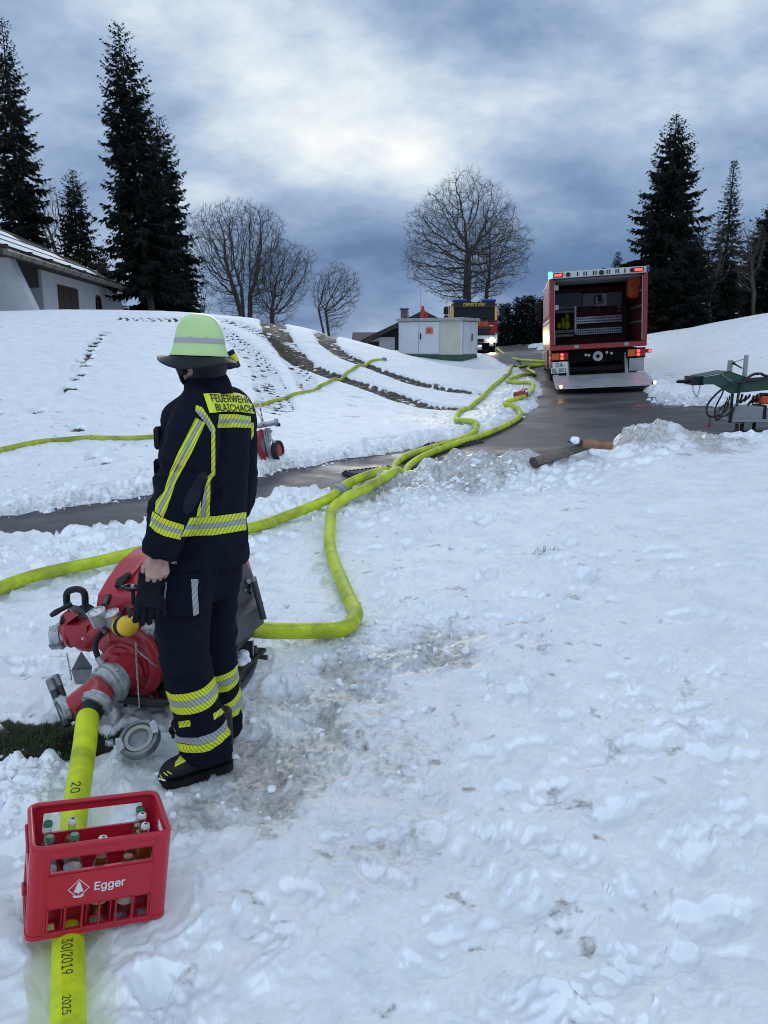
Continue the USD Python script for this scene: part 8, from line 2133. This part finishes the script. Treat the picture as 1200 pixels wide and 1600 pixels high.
cells = [(-.155 + .0775 * i, -.107 + .0715 * j) for i in range(5) for j in range(4)]
taken = set()
for (c, kind, lq, lb) in caps:
    q = loc(CM, c[0], c[1], 2, .272)
    k = min((k for k in range(20) if k not in taken), key=lambda k: (cells[k][0] - q[0]) ** 2 + (cells[k][1] - q[1]) ** 2); taken.add(k)
    x, y = cells[k]; x, y = 0.7 * q[0] + .3 * x, 0.7 * q[1] + .3 * y
    x, y = np.clip(x, -.158, .158), np.clip(y, -.108, .108)
    t = thing('glass_bottle', lb, 'bottle', CM @ place((x, y, .012)))
    pr_ = [(0, .002), (.029, .0), (.032, .004), (.0325, .135), (.0315, .150), (.026, .178), (.018, .205), (.0138, .225), (.0132, .245), (.0150, .247), (.0150, .252), (.0132, .254), (.0132, .262)]
    g = obj('bottle_glass', lathe(pr_, (0, 0, 0), (0, 0, 1), 28), glass, t, smooth=40)
    fl = .200 if lq != 'clear' else .150
    lp = [(0, .005), (.0285, .004), (.0300, .008), (.0305, .135), (.0295, .150)] + ([(.0245, .178), (.0170, .200), (0, .200)] if fl > .19 else [(0, .151)])
    obj('drink', lathe(lp, (0, 0, 0), (0, 0, 1), 24), liq[lq], t, smooth=40)
    cp_ = obj('cap', lathe([(0, .270), (.0125, .270), (.0150, .267), (.0160, .256), (.0152, .255), (0, .256)], (0, 0, 0), (0, 0, 1), 24), cap_g if kind == 'g' else cap_w, t, smooth=40)
    if kind == 'w': obj('cap_print', lathe([(0, .2708), (.006, .2708), (.006, .2702), (0, .2702)], (.002, 0, 0), (0, 0, 1), 10), lab_dots, cp_)
    lm = lathe([(.0330, .040), (.0333, .040), (.0333, .092), (.0330, .092), (.0330, .040)], (0, 0, 0), (0, 0, 1), 28)
    lo = obj('label_band', lm, lab_w if lq == 'clear' else lab_b, t, smooth=40)
    if lq != 'clear':
        a0 = -PI / 2
        obj('label_print', lathe([(.0335, .066), (.0337, .066), (.0337, .086), (.0335, .086)], (0, 0, 0), (0, 0, 1), 28).slice_plane([0, -.03, 0], [0, -1, 0]) , lab_dots if lq == 'amber' else lab_apple, lo, smooth=40)
    else:
        obj('label_print', lathe([(.0335, .050), (.0337, .050), (.0337, .058), (.0335, .058)], (0, 0, 0), (0, 0, 1), 28).slice_plane([0, -.02, 0], [0, -1, 0]), pbr('pale_blue_print', (0.25, 0.30, 0.38), 0.6) if 'pb' not in NAMES else UsdShade.Material.Get(stage, '/World/Looks/pale_blue_print'), lo, smooth=40); NAMES['pb'] = 0
# ------------------------------------------------------------------ grass, tufts, snow crumbs
grass_m = M('winter_grass', {'geo': ('geometry', {}), 'r': ('rgb_ramp', {'ramp': [(0, (0.020, 0.040, 0.010)), (0.6, (0.038, 0.075, 0.018)), (0.88, (0.070, 0.095, 0.028)), (1, (0.14, 0.12, 0.06))]}), 'p': ('principled_bsdf', {'roughness': 0.7})},
            [('geo.random_per_island', 'r.fac'), ('r.color', 'p.base_color')], surface='p.BSDF')
rg_ = np.random.default_rng(77)
def blades(xy, h, w, flat):
    n = len(xy)
    z = gfast(xy[:, 0], xy[:, 1]) - 0.006
    a = rg_.uniform(0, 2 * PI, n); tilt = rg_.uniform(0.2, 1.0, n) * flat
    d = np.stack([np.cos(a) * tilt, np.sin(a) * tilt, np.sqrt(np.clip(1 - tilt ** 2, 0.03, 1))], 1)
    s = np.stack([-np.sin(a), np.cos(a), 0 * a], 1); L = h * rg_.uniform(0.5, 1.3, n)
    b = np.c_[xy, z]
    V = np.stack([b - s * w, b + s * w, b + d * (L * .55)[:, None] + s * w * .7, b + d * (L * .55)[:, None] - s * w * .7, b + (d * L[:, None]) * [1.15, 1.15, .8]], 1).reshape(-1, 3)
    i = 5 * np.arange(n)[:, None]
    return trimesh.Trimesh(V, np.vstack([i + [0, 1, 2], i + [0, 2, 3], i + [3, 2, 4]]), process=False)
ex_ = np.vstack([np.stack([rg_.normal(G_C[0], .30, 9000), rg_.normal(G_C[1], .14, 9000)], 1), np.stack([rg_.normal(G_C[0] - .42, .14, 2500), rg_.normal(G_C[1] - .30, .07, 2500)], 1)])
em_ = terrain(ex_[:, 0].copy(), ex_[:, 1].copy())[3]
obj('grass_patch', blades(ex_[em_ > 0.5], .050, .0020, .85), grass_m, None, smooth=False, label='dark green bare grass showing through the snow left of the pump', cat='grass', kind='stuff')
q_ = hit(852, 862, f=gfast)
tuf = np.stack([rg_.normal(q_[0], .05, 60), rg_.normal(q_[1], .03, 60)], 1)
obj('grass_tuft', blades(tuf, .055, .0018, .8), pbr('dry_grass', (0.16, 0.14, 0.09), 0.8), None, smooth=False, label='single dry grass tuft poking out of the smooth snow on the right', cat='grass', kind='stuff')
# loose crumbs of snow: a few shapes scattered many times
protos = UsdGeom.PointInstancer.Define(stage, '/World/snow_crumbs')
rel = protos.CreatePrototypesRel()
for k in range(5):
    b_ = blob(1.0, 2, 0.55, k + 40, 0.7); b_ = jitter(b_, .10, 2.5, k)
    pm = usdkit.mesh(stage, f'/World/snow_crumbs/crumb_{k + 1:03d}', b_, roof_snow, True); rel.AddTarget(pm.GetPath())
pos, scl = [], []
def scatter(n, px_line, spread, smin, smax):
    P = np.array([hit(*p, f=gfast)[:2] for p in px_line]); L = LineString(P) if len(P) > 1 else None
    for _ in range(n):
        c = np.array(L.interpolate(rg_.random(), normalized=True).coords[0]) if L is not None else P[0]
        c = c + rg_.normal(0, spread, 2)
        s = smin * .6 + (smax - smin) * rg_.random() ** 5
        pos.append([c[0], c[1], 0]); scl.append(s)
scatter(200, [(380, 1180), (470, 1100), (560, 1050), (690, 1000), (800, 975)], .26, .005, .028)
scatter(120, [(250, 1260), (420, 1240), (560, 1160)], .22, .004, .020)
scatter(260, [(0, 1230), (60, 1200), (150, 1190)], .13, .008, .040)
scatter(200, [(0, 1300), (60, 1220)], .16, .006, .030)
scatter(150, [(400, 1000), (560, 1020), (660, 990)], .22, .005, .024)
scatter(500, [(530, 785), (700, 755), (830, 735)], .25, .010, .045)
scatter(300, [(0, 862), (200, 838), (400, 800), (520, 780)], .16, .010, .050)
scatter(300, [(1000, 625), (1090, 634), (1180, 634)], .30, .015, .06)
scatter(260, [(0, 806), (200, 780), (400, 746), (570, 716)], .12, .010, .05)
scatter(200, [(720, 660), (800, 620), (836, 590)], .5, .015, .06)
pos, scl = np.array(pos), np.array(scl)
ok = ~shapely.contains_xy(ROAD.buffer(-.15), pos[:, 0], pos[:, 1]); pos, scl = pos[ok], scl[ok]
pos[:, 2] = gfast(pos[:, 0], pos[:, 1]) + scl * -0.10
n_ = len(pos)
protos.CreatePositionsAttr(Vt.Vec3fArray.FromNumpy(pos.astype(np.float32)))
protos.CreateScalesAttr(Vt.Vec3fArray.FromNumpy(np.repeat(scl[:, None], 3, 1).astype(np.float32) * rg_.uniform(.7, 1.3, (n_, 3)).astype(np.float32)))
protos.CreateProtoIndicesAttr(Vt.IntArray.FromNumpy(rg_.integers(0, 5, n_).astype(np.int32)))
qa = rg_.normal(0, 1, (n_, 4)); qa /= np.linalg.norm(qa, axis=1, keepdims=True)
protos.CreateOrientationsAttr(Vt.QuathArray([Gf.Quath(float(a), float(b), float(c), float(d)) for a, b, c, d in qa]))
tag(protos, 'loose crumbs of broken snow along the banks, trampled ground and road edges', 'snow', kind='stuff')
